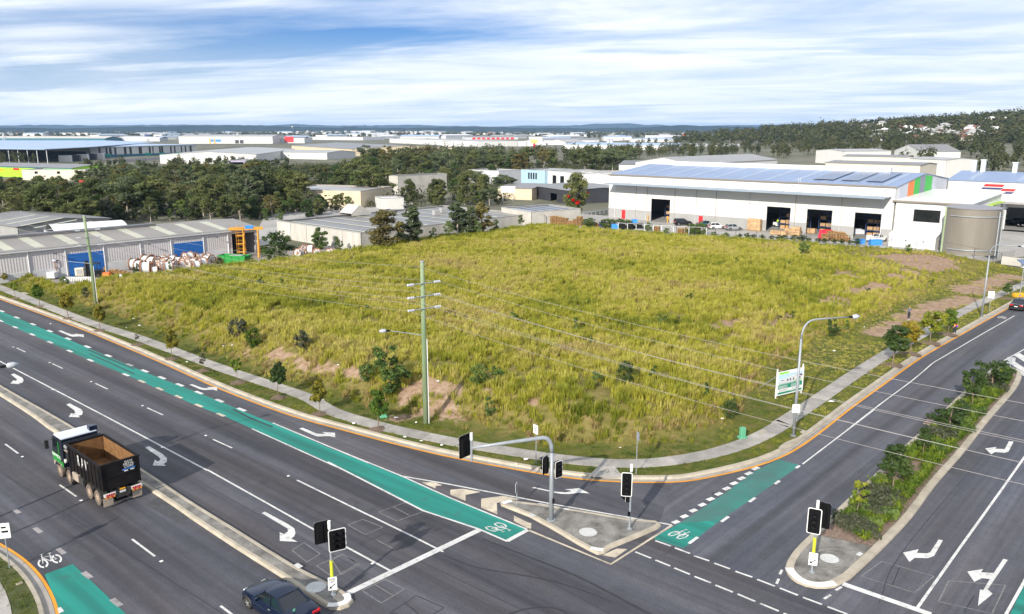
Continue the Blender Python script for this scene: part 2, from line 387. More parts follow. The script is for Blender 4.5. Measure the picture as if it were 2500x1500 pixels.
 # lane lines of the main road
for a,b in[((112,550),(170,577)),((350,655),(420,688)),((640,788),(723,827)),((988,952),(1094,1000)),((1428,1163),(1558,1222)),((-110,452),(-60,473))]:dash('4',a,b)
line('solid_line','1',[(1993,475),(2474,710)],.14);line('solid_line','2',[(270,707),(575,855),(775,957)],.14)
line('solid_line','4',[(-300,490),(0,640),(700,1005),(1395,1374)],.14);line('solid_line','1',[(1390,405),(1760,612),(2140,826),(2474,1005)],.14);line('solid_line','2',[(275,1006),(445,1097)],.14)
for a,b in[((35,233),(123,297)),((400,507),(513,586)),((887,872),(1040,987)),((1480,1320),(1720,1500))]:dash('1',a,b)
for a,b in[((95,672),(130,698)),((232,795),(275,828)),((387,935),(433,970))]:dash('1',a,b,.28,M_FADED)
for a,b in[((560,1093),(610,1133)),((752,1273),(810,1320))]:dash('1',a,b,.3,M_FADED)
line('stop_line','2',[(135,1235),(1022,808)],.42)
# raised reflective studs
for c,x,y in[('4',90,543),('4',333,648),('4',612,776),('4',956,937),('4',1381,1137),('1',1935,446),('1',150,317),('1',545,610),('1',1083,1018),('1',1090,253),('4',355,828),('2',302,1033)]:
 p=W(c,x,y);mb=MB();a=DL*.09;b=NL*.09
 mb.add([p-a-b,p+a-b,p+a+b,p-a+b,p-a*.5-b*.7+V((0,0,.025)),p+a*.5-b*.7+V((0,0,.025)),p+a*.5+b*.7+V((0,0,.025)),p-a*.5+b*.7+V((0,0,.025))],[(4,5,6,7),(0,1,5,4),(1,2,6,5),(2,3,7,6),(3,0,4,7)]);mb.build('road_stud',M_NOSE,road)
 # arrows
ARW=[('1',[(975,258),(1000,247),(1090,300),(1120,328),(1120,352),(1098,367),(1115,380),(1025,377),(1040,338),(1055,350),(1073,345),(1076,330),(1060,315)]),('1',[(1757,697),(1778,687),(1935,772),(1975,800),(1983,830),(1975,852),(1955,868),(1998,890),(1878,884),(1877,825),(1905,838),(1933,820),(1930,800)]),('4',[(445,930),(468,922),(545,962),(557,980),(550,1000),(525,1005),(537,1016),(462,1013),(478,987),(492,993),(505,987),(500,970)]),('4',[(73,728),(95,722),(150,750),(159,768),(150,785),(125,787),(135,793),(70,790),(90,767),(103,773),(115,762)]),('4',[(390,436),(410,433),(478,459),(510,462),(497,455),(562,460),(562,478),(535,472),(490,475),(465,469)]),('4',[(1270,797),(1290,793),(1358,819),(1405,821),(1388,812),(1457,813),(1457,838),(1430,830),(1370,833),(1340,827)]),('1',[(2008,130),(2030,123),(2125,163),(2185,167),(2163,153),(2248,158),(2250,188),(2210,180),(2130,183),(2095,171)]),('2',[(1368,527),(1390,522),(1520,553),(1600,558),(1640,548),(1590,538),(1690,530),(1757,565),(1690,560),(1620,570),(1560,567),(1490,553)])]
for c,p in ARW:paint('lane_arrow',c,p,M_WHITE)
for p in([(2372,215),(2404,217),(2370,285),(2340,293),(2280,287),(2253,303),(2213,263),(2290,253),(2280,265),(2345,268)],[(1900,875),(1930,880),(1870,985),(1830,1000),(1740,998),(1705,1025),(1662,963),(1767,940),(1755,965),(1825,968),(1845,960)],[(2335,1005),(2365,1012),(2230,1210),(2263,1240),(2165,1320),(2178,1210),(2200,1215),(2245,1140),(2190,1135),(2140,1160),(2093,1090),(2200,1073),(2185,1095),(2270,1100)]):
 paint('lane_arrow','3',p,M_WHITE,.016,side_road)
 # slip lane lines, chevrons
line('solid_line','2',[(490,447),(800,500),(1270,590),(1500,635),(2310,776)],.14)
line('solid_line','2',[(1350,812),(1900,1040),(2312,777)],.17,M_CREAM)
for p,m in[([(630,488),(720,490),(770,510),(725,515),(723,532),(660,505)],M_CREAM),([(823,540),(905,533),(1028,555),(925,575),(925,615),(823,573)],M_CREAM),([(1030,600),(1180,580),(1295,603),(1135,628),(1138,705),(1030,660)],M_CREAM),([(1250,713),(1345,760),(1367,765),(1365,803),(1335,795),(1250,750)],M_CREAM),([(1375,640),(1420,630),(1560,655),(1540,665)],M_WHITE),([(1840,980),(1940,935),(2012,938),(1932,995)],M_CREAM)]:
 paint('chevron','2',p,m,.010)
 # green box of the side road and its dashes
MB().poly([W('3',*q)for q in[(-12,858),(170,762),(440,742),(190,932),(0,872)]],z0=.008).build('green_bicycle_box',M_GREEN,side_road)
MB().poly([W('3',*q)for q in[(170,762),(480,555),(640,430),(830,335),(972,376),(955,388),(650,600),(440,742)]],z0=.008).build('green_bicycle_box',M_GREENW,side_road)
for x,y in[(956,387),(818,491),(650,608),(467,738),(255,880)]:
 s=12+(960-x)*.025;dash('3',(x-s,y+s*.73),(x+s,y-s*.73),.2,M_WHITE,side_road,.016)
for x,y in[(673,398),(626,431),(578,464),(528,497),(478,532),(425,568),(370,603),(314,641),(255,680),(195,719),(137,757)]:
 dash('3',(x-20,y+8),(x+20,y-8),.34,M_WHITE,side_road,.016)
line('solid_line','3',[(988,368),(1472,0)],.12,None,.016,side_road);line('solid_line','5',[(1140,1392),(1400,1190),(1610,1035),(1720,945),(1790,885),(1870,838),(2130,685),(2402,530)],.12,None,.016,side_road,True)
for a,b in[((0,882),(103,918)),((130,930),(232,968)),((258,983),(362,1018)),((395,1033),(502,1072)),((537,1088),(650,1127)),((683,1142),(802,1188)),((835,1200),(957,1248)),((990,1262),(1118,1310)),((1155,1325),(1290,1376)),((1330,1392),(1450,1440)),((-135,957),(-28,1000)),((0,1012),(100,1052)),((127,1065),(232,1108)),((262,1122),(373,1165)),((403,1180),(520,1228)),((552,1240),(670,1290)),((703,1303),(828,1355)),((860,1370),(990,1420)),((850,1078),(835,1108)),((828,1138),(813,1172)),((1210,1215),(1250,1192)),((1133,1273),(1177,1245))]:
 dash('3',a,b,.14,M_WHITE,road,.012)
line('stop_line','3',[(1258,1172),(1850,1378)],.40,None,.016,side_road)
line('solid_line','3',[(2600,150),(2474,325),(2330,530),(2050,920),(1750,1345)],.15,None,.016,side_road)
line('solid_line','3',[(2340,1400),(2474,1160),(2600,900)],.15,None,.016,side_road)
MB().poly([W('3',*q)for q in[(2360,1420),(2478,1170),(2640,930),(2800,1200)]],z0=.008).build('green_bicycle_lane',M_GREEN,side_road)
# painted island ahead of the planted median
for p in([(2400,830),(2440,812),(2520,860),(2520,905)],[(2345,880),(2390,868),(2520,950),(2520,985)],[(2290,905),(2420,930),(2500,975),(2470,985),(2400,945),(2300,918)]):
 paint('chevron','5',p,M_WHITE,.012,side_road)
line('solid_line','5',[(2325,868),(2474,785),(2700,660)],.14,None,.016,side_road)
# green corner box at the near kerb
MB().poly([W('1',*q)for q in[(300,1107),(488,1038),(650,1188),(848,1376),(1050,1560),(520,1600),(415,1420),(375,1290),(335,1190)]],z0=.006).build('green_bicycle_box',M_GREEN,road)
# bicycle symbols: drawn in the plane of the road, wheels and frame as strips
def bicycle(c,rw,fw,up,m,par,z=.016):
 """rw, fw: rear and front wheel hubs in the picture, up: top of the handlebar post"""
 A,B,U=W(c,*rw),W(c,*fw),W(c,*up);ex=B-A;ey=U-B
 def T(x,y):return A+ex*x+ey*y
 mb=MB()
 def seg(p,q,w=.09):
  p,q=T(*p),T(*q);s=strip([p,q],w,z);mb.add(s.v,s.f)
 rx=.36
 for cx in(0,1):
  o=[T(cx+rx*math.cos(t*math.pi/9),.52*math.sin(t*math.pi/9))for t in range(18)];i=[T(cx+rx*.66*math.cos(t*math.pi/9),.34*math.sin(t*math.pi/9))for t in range(18)]
  vs=[V((p.x,p.y,z))for p in o+i]
  mb.add(vs,[(k,(k+1)%18,(k+1)%18+18,k+18)for k in range(18)if k not in(4,13)])
 w=ex.length*.07
 for p,q in[((0,0),(.3,.55)),((.3,.55),(.85,.62)),((.3,.55),(.42,-.05)),((.42,-.05),(.85,.62)),((0,0),(.42,-.05)),((1,0),(.8,1.0)),((.62,1.02),(.92,1.0)),((.3,.55),(.24,.85)),((.12,.86),(.38,.86))]:seg(p,q,w)
 # crossing strips overlap: stagger them by a hair so no two faces share a plane
 nv=len(mb.v)-36-36
 mb.v=[(a[0],a[1],a[2]+.0012*((k//4)%5))for k,a in enumerate(mb.v)]
 return mb.build('bicycle_symbol',m,par)
bicycle('q',(790,715),(600,780),(540,668),M_WHITE,road)
bicycle('2',(1100,803),(1160,778),(1235,808),M_WHITE,road)
bicycle('3',(182,855),(125,835),(195,805),M_WHITE,side_road,.02)
bicycle('z',(595,1460),(500,1445),(540,1412),M_WHITE,side_road,.02)
# tyre marks, painted post shadows, patches of new seal, detector loop cuts
def loop(c,q,m,w=.06):
 P=[W(c,*k)for k in q]
 for i in range(len(P)):strip([P[i],P[(i+1)%len(P)]],w,.0045+.0006*i).build('loop_cut',m,road)
for c,q,m in[('2',[(340,690),(520,625),(655,680),(465,750)],M_SEAL),('2',[(440,655),(550,712)],M_SEAL),('2',[(520,780),(700,705),(855,760),(620,850)],M_TAR),('2',[(640,735),(760,800)],M_TAR),('2',[(135,775),(235,738),(370,790),(250,840)],M_SEAL),('2',[(215,905),(390,830),(570,890),(350,985)],M_TAR),('2',[(325,875),(440,935)],M_SEAL),('2',[(30,1010),(100,975),(215,1040),(90,1110)],M_SEAL),('2',[(230,1215),(385,1140),(515,1205),(360,1300)],M_SEAL),('2',[(300,1165),(440,1250)],M_SEAL),('2',[(420,1365),(595,1250),(780,1330),(640,1420)],M_TAR),('2',[(520,1300),(620,1380)],M_TAR),('1',[(1960,945),(2040,895),(2150,970),(2060,1025)],M_SEAL),('1',[(2125,1050),(2300,970),(2400,1035),(2240,1130)],M_SEAL),('3',[(1380,1120),(1520,1020),(1870,1120),(1740,1230)],M_SEAL),('3',[(1640,1060),(1590,1180)],M_TAR),('3',[(1900,1290),(1970,1150),(2350,1180),(2260,1370)],M_SEAL),('3',[(2140,1250),(2070,1360)],M_TAR)]:loop(c,q,m)
line('tyre_and_shadow_mark','2',[(775,975),(1000,1065),(1300,1110),(1600,1175),(1900,1290)],.12,M_TAR,.004,None,True)
line('tyre_and_shadow_mark','2',[(1040,870),(1400,1010),(1700,1130),(2000,1290),(2300,1440)],.16,M_TAR,.0035,None,True)
line('tyre_and_shadow_mark','2',[(1215,1374),(1300,1325),(1420,1308),(1540,1315),(1600,1350),(1610,1374)],.12,M_TAR,.0045,None,True)
line('tyre_and_shadow_mark','1',[(-40,880),(270,750),(600,600)],.16,M_TAR,.0042)  # cast shadow of a verge post, painted as a strip in sealant black
line('tyre_and_shadow_mark','1',[(195,1022),(500,875),(800,720)],.07,M_TAR,.0042)  # painted shadow of the corner sign post, also in sealant black
line('tyre_and_shadow_mark','4',[(590,560),(800,650),(900,690)],.18,M_TAR,.0085,None,True);line('tyre_and_shadow_mark','4',[(600,590),(760,660),(900,725)],.14,M_TAR,.0085,None,True);line('tyre_and_shadow_mark','4',[(1560,960),(1700,1030),(1830,1080)],.18,M_TAR,.0085,None,True)
for k,(c,a,b)in enumerate([('1',(0,420),(1500,1374)),('1',(560,60),(2474,1110)),('1',(900,60),(2474,860)),('4',(0,590),(1700,1374)),('2',(0,480),(800,880)),('4',(300,640),(1200,1040)),('2',(1000,900),(1900,1374)),('2',(500,960),(1500,1440))]):line('pavement_seam',c,[a,b],.045,M_TAR,.0022)
line('pavement_seam','3',[(1150,100),(480,600),(60,980)],.045,M_TAR,.0062,side_road,True);line('pavement_seam','3',[(2420,60),(1700,900),(1500,1300)],.045,M_TAR,.0062,side_road,True)
M_PATCH=mat('new_seal',(.036,.036,.042),.8,var=.25,vs=2,fine=.25,fs=20)
for c,q in[('1',[(1100,560),(1330,690),(1210,770),(980,640)]),('2',[(150,590),(330,670),(250,715),(70,640)]),('1',[(520,900),(640,985),(560,1025),(440,940)]),('3',[(1950,420),(2080,260),(2180,300),(2050,460)])]:MB().poly([W(c,*p)for p in q],z0=lift(.0072 if c=='3' else.0032)).build('repair_patch',mat('old_patch',(.055,.055,.061),.85,var=.22,vs=1.5,fine=.25,fs=9),side_road if c=='3' else road)
for c,x,y,r in[('1',1770,487,.33),('3',410,568,.34)]:
 p=W(c,x,y);MB().poly([(p.x+r*math.cos(k*.5236),p.y+r*math.sin(k*.5236))for k in range(12)],z0=.007).build('manhole_cover',M_PATCH,road)
 # raised medians and islands
def island(name,outer,kw=.32,hgt=.15,top=M_STAIN,kerb=M_CONC,label=None):
 P=outer
 if sum(P[i].x*P[(i+1)%len(P)].y-P[(i+1)%len(P)].x*P[i].y for i in range(len(P)))<0:P=P[::-1]
 mb=MB();sweep(mb,P,[(0,0),(.05,hgt-.03),(.09,hgt),(kw,hgt+.01),(kw+.02,hgt-.03)],True)
 k=mb.build(name+'_kerb',kerb);struct(k)
 MB().poly(offset(P,kw+.015,True),z0=hgt-.004).build('concrete_infill',top,k)
 return k,P
def P_(c,*pts):return[W(c,*p)for p in pts]
near=P_('1',(2150,1310),(1880,1125),(1580,935),(1280,735),(1000,545),(375,165))+P_('4',(0,873));near+=[near[-1]-DL*60]
far=P_('4',(0,800))+P_('1',(285,0),(500,125),(940,395),(1280,620),(1620,830),(1990,1060),(2290,1215));far=[far[0]-DL*60]+far
nose=P_('1',(2345,1250),(2375,1290),(2345,1325),(2285,1348),(2215,1345))
med,medP=island('road_median',[*spline(far,2.0),*spline(nose,.3),*spline(near,2.0)],.28)
def nose_paint(par,pts,w=.36,z=.163):strip(smooth_line(spline(pts,.25),2),w,z).build('painted_nose',M_NOSE,par)
nose_paint(med,P_('1',(2318,1255),(2350,1290),(2330,1315),(2270,1333),(2200,1328)))
isl_p=P_('2',(1158,632),(1190,620),(1240,621),(1400,640),(1720,690),(2000,738),(2205,757),(2240,783),(2215,805),(2100,855),(1905,935),(1860,968),(1810,978),(1762,955),(1680,910),(1500,803),(1350,722),(1165,650))
isl,islP=island('traffic_island',isl_p,.30)
nose_paint(isl,P_('2',(1175,645),(1185,632),(1235,628)),.34);nose_paint(isl,P_('2',(1765,945),(1800,963),(1850,958)),.34)
lft=P_('3',(905,968),(960,905),(1060,830),(1250,640),(1450,460),(1600,310),(1900,50))+P_('m',(600,700),(700,590),(860,430),(1010,300),(1150,175))
tip2=P_('m',(1265,133),(1350,138),(1430,165),(1484,215))
rgt=P_('m',(1440,300),(1370,390),(1250,525),(1120,680),(985,860),(860,1010),(740,1140),(620,1290),(490,1484))+P_('3',(1620,840),(1505,960),(1310,1140))
tip=P_('3',(1205,1198),(1090,1216),(985,1192),(905,1140),(868,1080),(872,1030))
gm,gmP=island('planted_median',[*smooth_line(spline(tip,.4)+spline(lft,1.2)+spline(tip2,.5)+spline(rgt,1.2),2)],.46)
nose_paint(gm,P_('3',(1205,1182),(1090,1198),(995,1175),(925,1125),(895,1080)),.46,.166)
M_MULCH=mat('bark_mulch',(.10,.062,.045),.95,vs=5,detail=8,col2=(.27,.195,.15),bump=.6,bs=14)
inner=[p for p in offset(gmP,.5,True)]
cut0,cut1=W('3',1085,878),W('3',1390,962);cd=(cut1-cut0).normalized();cn=V((-cd.y,cd.x,0))
bed=[p for p in inner if(p-cut0).dot(cn)>0]
i0=max(range(len(bed)),key=lambda k:(bed[k]-bed[k-1]).length);bed=bed[i0:]+bed[:i0]
mbk=MB().poly(bed,z0=.175);mulch=mbk.build('planting_bed',M_MULCH,gm)
def lid(c,pts,z=.162,par=med):MB().poly([W(c,*p,0)for p in pts],z0=z).build('pit_lid',M_LID,par)
def disc(c,x,y,r,z,par,m=M_LID):p=W(c,x,y,.15);MB().poly([(p.x+r*math.cos(k*.3927),p.y+r*math.sin(k*.3927))for k in range(16)],z0=z).build('pit_lid',m,par)
lid('1',[(1970,1062),(2000,1047),(2036,1070),(2003,1086)]);disc('1',2120,1193,.55,.162,med)
disc('2',1747,824,.55,.162,isl);lid('2',[(1345,728),(1365,714),(1398,727),(1377,740)],.162,isl);lid('2',[(1570,682),(1580,674),(1625,683),(1618,694)],.162,isl)
disc('3',1168,1001,.52,.162,gm);lid('3',[(1342,990),(1368,971),(1395,985),(1370,1003)],.162,gm)
# tyre scuffs drawn on the concrete islands
M_SCUFF=mat('scuff',(.25,.24,.22),.9,var=.3,vs=4)
for par,c,x,y in[(isl,'2',1740,820),(gm,'3',1165,1005)]:
 for k,(rx,ry)in enumerate([(75,40),(100,50),(135,66),(155,72)]):
  pts=[W(c,x+8*k+rx*math.cos(t*.2),y+ry*math.sin(t*.2),.15)for t in range(3*k,3*k+24)]
  strip(pts,.035,.1475+.0012*k).build('scuff_mark',M_SCUFF,par)
  # verge in the near left corner
vk=P_('1',(-1300,250),(-800,480),(-250,760),(-60,870),(35,925),(120,975),(200,1040),(280,1130),(340,1230),(375,1310),(392,1380),(410,1500),(415,1640),(400,1800))
VKL=smooth_line(spline(vk,.6),3)
M_TURF=mat('turf',(.030,.048,.010),.95,vs=.8,detail=8,col2=(.095,.095,.026),fine=.3,fs=8,bump=.4,bs=12)
mb=MB();sweep(mb,VKL,[(-.10,.008),(-.50,.005)],m=1);sweep(mb,VKL,[(-.50,.005),(-.54,.13),(-.58,.15),(-.78,.16),(-.82,-.1)]);struct(mb.build('kerb',[M_CONC,M_GUT]))
strip(offset(VKL,.0),.16,.012).build('edge_line',M_YEL,road)
vpoly=offset(VKL,-.80)+[V((-26,20,0)),V((-90,24,0)),V((-90,72,0))]
struct(MB().poly(vpoly,z0=.14).build('verge',M_TURF))
pathl=P_('1',(-1100,620),(-600,830),(-200,1010),(-60,1090),(0,1150),(50,1240),(80,1330),(95,1420),(100,1560));pl=smooth_line(spline(pathl,1.0),2)
o2=offset(pl,-2.0);struct(MB().poly(pl+o2[::-1],z0=.165).build('footpath',M_SLAB))
paint('painted_square','1',[(385,1335),(408,1328),(432,1355),(395,1372)],M_WHITE,.014)
# ================================================================== vacant block, footpath, terrain
KBa=np.array([(p.x,p.y)for p in KB])
def dist_line(X,Y,L):
 d=np.full(X.shape,1e9);a=L[:-1];b=L[1:]
 for(x0,y0),(x1,y1)in zip(a,b):
  ex,ey=x1-x0,y1-y0;t=np.clip(((X-x0)*ex+(Y-y0)*ey)/(ex*ex+ey*ey+1e-9),0,1)
  d=np.minimum(d,(X-x0-t*ex)**2+(Y-y0-t*ey)**2)
 return np.sqrt(d)
KBs=KBa[::3]
def sstep(x):x=np.clip(x,0,1);return x*x*(3-2*x)
def vnoise(X,Y,s,seed=0):
 """smooth value noise"""
 X=X/s+seed*17.3;Y=Y/s-seed*9.1;xi=np.floor(X);yi=np.floor(Y);fx=X-xi;fy=Y-yi;fx=fx*fx*(3-2*fx);fy=fy*fy*(3-2*fy)
 def h(a,b):q=np.sin(a*127.1+b*311.7+seed*74.7)*43758.5453;return q-np.floor(q)
 return(h(xi,yi)*(1-fx)+h(xi+1,yi)*fx)*(1-fy)+(h(xi,yi+1)*(1-fx)+h(xi+1,yi+1)*fx)*fy
def fbm(X,Y,s,seed=0):return.5*vnoise(X,Y,s,seed)+.3*vnoise(X,Y,s/2.1,seed+1)+.2*vnoise(X,Y,s/4.3,seed+2)
def field_z(X,Y,df=None):
 X=np.asarray(X,float);Y=np.asarray(Y,float)
 if df is None:df=dist_line(X,Y,KBs)
 right=sstep((X-12)/24)
 left=sstep((df-4.2)/6.5)*1.85
 rr=sstep((df-6.0)/17)*1.75
 z=.15+left*(1-right)+rr*right
 k=sstep((df-5)/6)
 return z+k*((fbm(X,Y,14,3)-.5)*.5+(fbm(X,Y,3.0,5)-.5)*.25)
def on_field(c,x,y):
 z=1.0
 for _ in range(8):p=W(c,x,y,z);z=float(field_z([p.x],[p.y])[0])
 return W(c,x,y,z)
bk=[('8',420,752,1.0),('8',690,768,1.4),('8',830,722,1.8),('8',1000,700,1.9),('8',1290,680,2),('8',1560,632,2),('8',2000,592,2),('7',840,668,2),('7',1200,612,2),('7',1500,583,2),('7',1900,530,2),('7',2010,523,2),('6',200,458,2),('6',560,477,2),('6',1000,506,2),('6',1400,531,2),('6',1740,553,1.9),('6',2020,573,1.8),('6',2200,592,1.7),('6',2350,612,1.4),('z',900,395,.8),('z',1300,480,.6)]
BACK=[W(*q)for q in bk];BACK=[V((p.x,p.y,0))for p in BACK]
nl=(KB[1]-KB[0]).normalized();nl=V((-nl.y,nl.x,0))
strip_l=[KB[0]+nl*11]+[p+NL*11 for p in KB[40:70:10]]
strip_l=[KB[0]+nl*11,KB[60]+nl*11]
FPOLY=[*KB,KB[-1]+normals(KB)[-1]*7]+BACK[::-1]+strip_l[::-1]
FP=np.array([(p.x,p.y)for p in FPOLY])
def inside(X,Y,P):
 r=np.zeros(X.shape,bool);x0,y0=P[-1]
 for x1,y1 in P:
  c=((y1>Y)!=(y0>Y))&(X<(x0-x1)*(Y-y1)/(y0-y1+1e-12)+x1);r^=c;x0,y0=x1,y1
 return r
BKa=np.array([(p.x,p.y)for p in(strip_l+BACK)])
def make_field():
 gx,gy=np.meshgrid(np.arange(-235,150,1.25),np.arange(45,260,1.25));gx=gx.ravel()+RNG.uniform(-.35,.35,gx.size);gy=gy.ravel()+RNG.uniform(-.35,.35,gy.size)
 m=inside(gx,gy,FP);gx,gy=gx[m],gy[m]
 d=np.minimum(dist_line(gx,gy,FP[::2]),9);m=d>.7;gx,gy=gx[m],gy[m]
 bx,by=FP[:,0],FP[:,1];n=len(bx)
 pts=[V((a,b))for a,b in zip(np.r_[bx,gx],np.r_[by,gy])]
 r=delaunay_2d_cdt(pts,[],[list(range(n))],1,1e-4)
 vx=np.array([p.x for p in r[0]]);vy=np.array([p.y for p in r[0]])
 df=dist_line(vx,vy,KBs);z=field_z(vx,vy,df);z[df<.02]=.14
 # skirt down to the neighbouring yards along the back
 vs=[(a,b,c)for a,b,c in zip(vx,vy,z)];fs=[tuple(f)for f in r[2]]
 mbs=MB();mbs.add(vs,fs)
 ring=BACK;no=normals(ring)
 for i in range(len(ring)-1):
  a,b=ring[i],ring[i+1];za,zb=[float(field_z([p.x],[p.y])[0])for p in(a,b)]
  oa,ob=a+no[i]*2.2,b+no[i+1]*2.2
  mbs.add([(a.x,a.y,za),(b.x,b.y,zb),(ob.x,ob.y,-.45),(oa.x,oa.y,-.45)],[(0,1,2,3)])
 o=mbs.build('vacant_block',None);o.data.materials.clear()
 # bare-earth mask and mown mask as colour attributes
 co=np.empty(len(o.data.vertices)*3);o.data.vertices.foreach_get('co',co);co=co.reshape(-1,3)
 e=earth_mask(co[:,0],co[:,1]);dfv=dist_line(co[:,0],co[:,1],KBs)
 mown=1-sstep((dfv-4.2-5*sstep((co[:,0]-14)/18))/2.2)
 att=o.data.color_attributes.new('mask','FLOAT_COLOR','POINT');buf=np.stack([e,mown,fbm(co[:,0],co[:,1],6,9),np.ones_like(e)],1).ravel();att.data.foreach_set('color',buf)
 m,nn,l,b=_nodes('field_soil');o.data.materials.append(m)
 at=nn.new('ShaderNodeAttribute');at.attribute_name='mask';sp=nn.new('ShaderNodeSeparateColor');l.new(at.outputs['Color'],sp.inputs[0])
 tc=nn.new('ShaderNodeTexCoord')
 def nz(s,d):
  t=nn.new('ShaderNodeTexNoise');t.inputs['Scale'].default_value=s;t.inputs['Detail'].default_value=d;t.inputs['Roughness'].default_value=.68;l.new(tc.outputs['Object'],t.inputs['Vector']);return t.outputs[0]
 def ramp(x,cols):
  c=nn.new('ShaderNodeValToRGB');e_=c.color_ramp.elements;e_[0].position=.3;e_[1].position=.7;e_[0].color=(*cols[0],1);e_[1].color=(*cols[-1],1)
  if len(cols)==3:q=e_.new(.5);q.color=(*cols[1],1)
  l.new(x,c.inputs[0]);return c.outputs[0]
 def mixc(f,a,b_):
  q=nn.new('ShaderNodeMix');q.data_type='RGBA';l.new(f,q.inputs[0]);l.new(a,q.inputs[6]);l.new(b_,q.inputs[7]);return q.outputs[2]
 base=ramp(nz(.9,8),[(.085,.085,.020),(.18,.155,.046),(.26,.20,.09)])
 turf=ramp(nz(.7,9),[(.045,.072,.012),(.095,.105,.024),(.17,.13,.05)])
 soil=ramp(nz(1.6,9),[(.16,.10,.06),(.30,.205,.14),(.40,.30,.225)])
 c1=mixc(sp.outputs[1],base,turf)
 ed=nn.new('ShaderNodeMath');ed.operation='ADD';l.new(sp.outputs[0],ed.inputs[0])
 n2=nn.new('ShaderNodeMapRange');n2.inputs[1].default_value=.3;n2.inputs[2].default_value=.7;n2.inputs[3].default_value=-.5;n2.inputs[4].default_value=.35;l.new(nz(1.1,7),n2.inputs[0]);l.new(n2.outputs[0],ed.inputs[1]);ed.use_clamp=True
 st=nn.new('ShaderNodeMapRange');st.interpolation_type='SMOOTHSTEP';st.inputs[1].default_value=.25;st.inputs[2].default_value=.6;l.new(ed.outputs[0],st.inputs[0])
 l.new(mixc(st.outputs[0],c1,soil),b.inputs['Base Color']);b.inputs['Roughness'].default_value=.95;b.inputs['Specular IOR Level'].default_value=.1
 bp=nn.new('ShaderNodeBump');bp.inputs['Strength'].default_value=.7;bp.inputs['Distance'].default_value=.12;l.new(nz(5,6),bp.inputs['Height']);l.new(bp.outputs[0],b.inputs['Normal'])
 return struct(o)
EARTH=[]
for c,pts,r in[('5',[(1600,90),(1720,110),(1800,100),(1830,140),(1700,150),(1520,95)],4.6),('5',[(1400,80),(1300,75)],1.6),('5',[(1620,200),(1520,235),(1380,300),(1330,318),(1240,345),(1180,370),(1080,405),(980,428)],2.1),('5',[(1400,318),(1300,330)],1.9),('5',[(1100,205),(1060,220),(1180,235)],1.5),('5',[(2360,235),(2280,265),(2200,290),(2120,320),(2050,345)],3.2),('5',[(2060,410),(1950,425),(1870,445),(1790,470),(1700,505),(1620,545),(1540,600),(1460,640),(1400,660)],2.8),('5',[(2000,390),(1850,480),(1780,500)],1.8),('5',[(1960,310),(2020,330)],1.3),('5',[(230,590),(330,575),(130,610),(100,770)],1.5),('5',[(690,530),(620,560),(560,585),(470,618),(300,682)],1.3),('p',[(420,1130),(520,1110),(600,1110),(680,1150),(760,1150),(700,1240),(620,1250),(360,1170)],1.4),('2',[(800,60),(1000,130),(900,90),(1150,185),(1300,195),(650,30),(480,60)],.8),('2',[(2240,150)],.5),('4',[(1850,590),(1920,605),(1990,650),(2060,670),(2150,690),(2250,705),(2350,720),(2420,745)],1.1),('4',[(1640,590),(1700,640),(2200,640)],.7),('w',[(820,450),(880,455)],1.5),('y',[(60,620),(130,640),(350,660)],1.2),('s',[(170,640)],.6),('f',[(1290,985),(1180,950)],.9)]:
 for x,y in pts:EARTH.append((on_field(c,x,y),r))
def earth_mask(X,Y):
 e=np.zeros(X.shape)
 for p,r in EARTH:e=np.maximum(e,1-sstep((np.hypot(X-p.x,Y-p.y)-r*.35)/(r*.85)))
 return e
field=make_field()
# footpath: one slab after another along the block, with joints
fp=[W('4',*q)for q in[(0,150),(300,270),(600,385),(900,480),(1200,590),(1500,700),(1800,800),(2100,905)]]+[W('2',*q)for q in[(0,15),(300,110),(600,180),(900,240),(1200,290),(1500,337),(1800,370),(2100,383)]]+[W('3',*q)for q in[(0,372),(200,347),(400,307),(600,242),(760,168),(900,80)]]+[W('5',*q)for q in[(600,1385),(860,1215),(1200,980),(1500,790),(1700,680),(1900,565),(2150,437),(2330,358)]]
fp=[fp[0]-(fp[1]-fp[0]).normalized()*100,fp[0]-(fp[1]-fp[0]).normalized()*30]+fp+[fp[-1]+(fp[-1]-fp[-2]).normalized()*25]
FPL=smooth_line(spline(fp,.75),6)
path=MB().poly(offset(FPL,.70)+offset(FPL,-.70)[::-1],z0=.165).build('footpath',M_GUT);struct(path)
n_=normals(FPL)
for i in range(0,len(FPL)-2,2):
 a,m_,b=FPL[i],FPL[i+1],FPL[i+2];t0=(m_-a).normalized()*.012;t1=(b-m_).normalized()*.012;w=.74
 up_=[a+n_[i]*w+t0,m_+n_[i+1]*w,b+n_[i+2]*w-t1];dn=[a-n_[i]*w+t0,m_-n_[i+1]*w,b-n_[i+2]*w-t1]
 dz=.178+random.uniform(-.003,.003)
 MB().add([V((p.x,p.y,dz))for p in up_+dn]+[V((p.x,p.y,.1))for p in up_+dn],[(3,4,1,0),(4,5,2,1),(0,1,7,6),(1,2,8,7),(4,3,9,10),(5,4,10,11),(3,0,6,9),(2,5,11,8)]).build('slab',M_SLAB,path)
 # kerb ramp opposite the island
struct(MB().poly([W('2',*q)for q in[(1752,462),(1815,398),(1925,398),(1985,470),(1920,472),(1820,470)]],z0=.17,z1=.183).build('kerb_ramp',M_SLAB))
# drain inlet at the bend of the side road
struct(MB().poly([W('3',*q)for q in[(825,268),(870,235),(1005,180),(1010,190),(905,240),(840,290)]],z0=.1,z1=.185).build('drain_inlet',M_CONC))
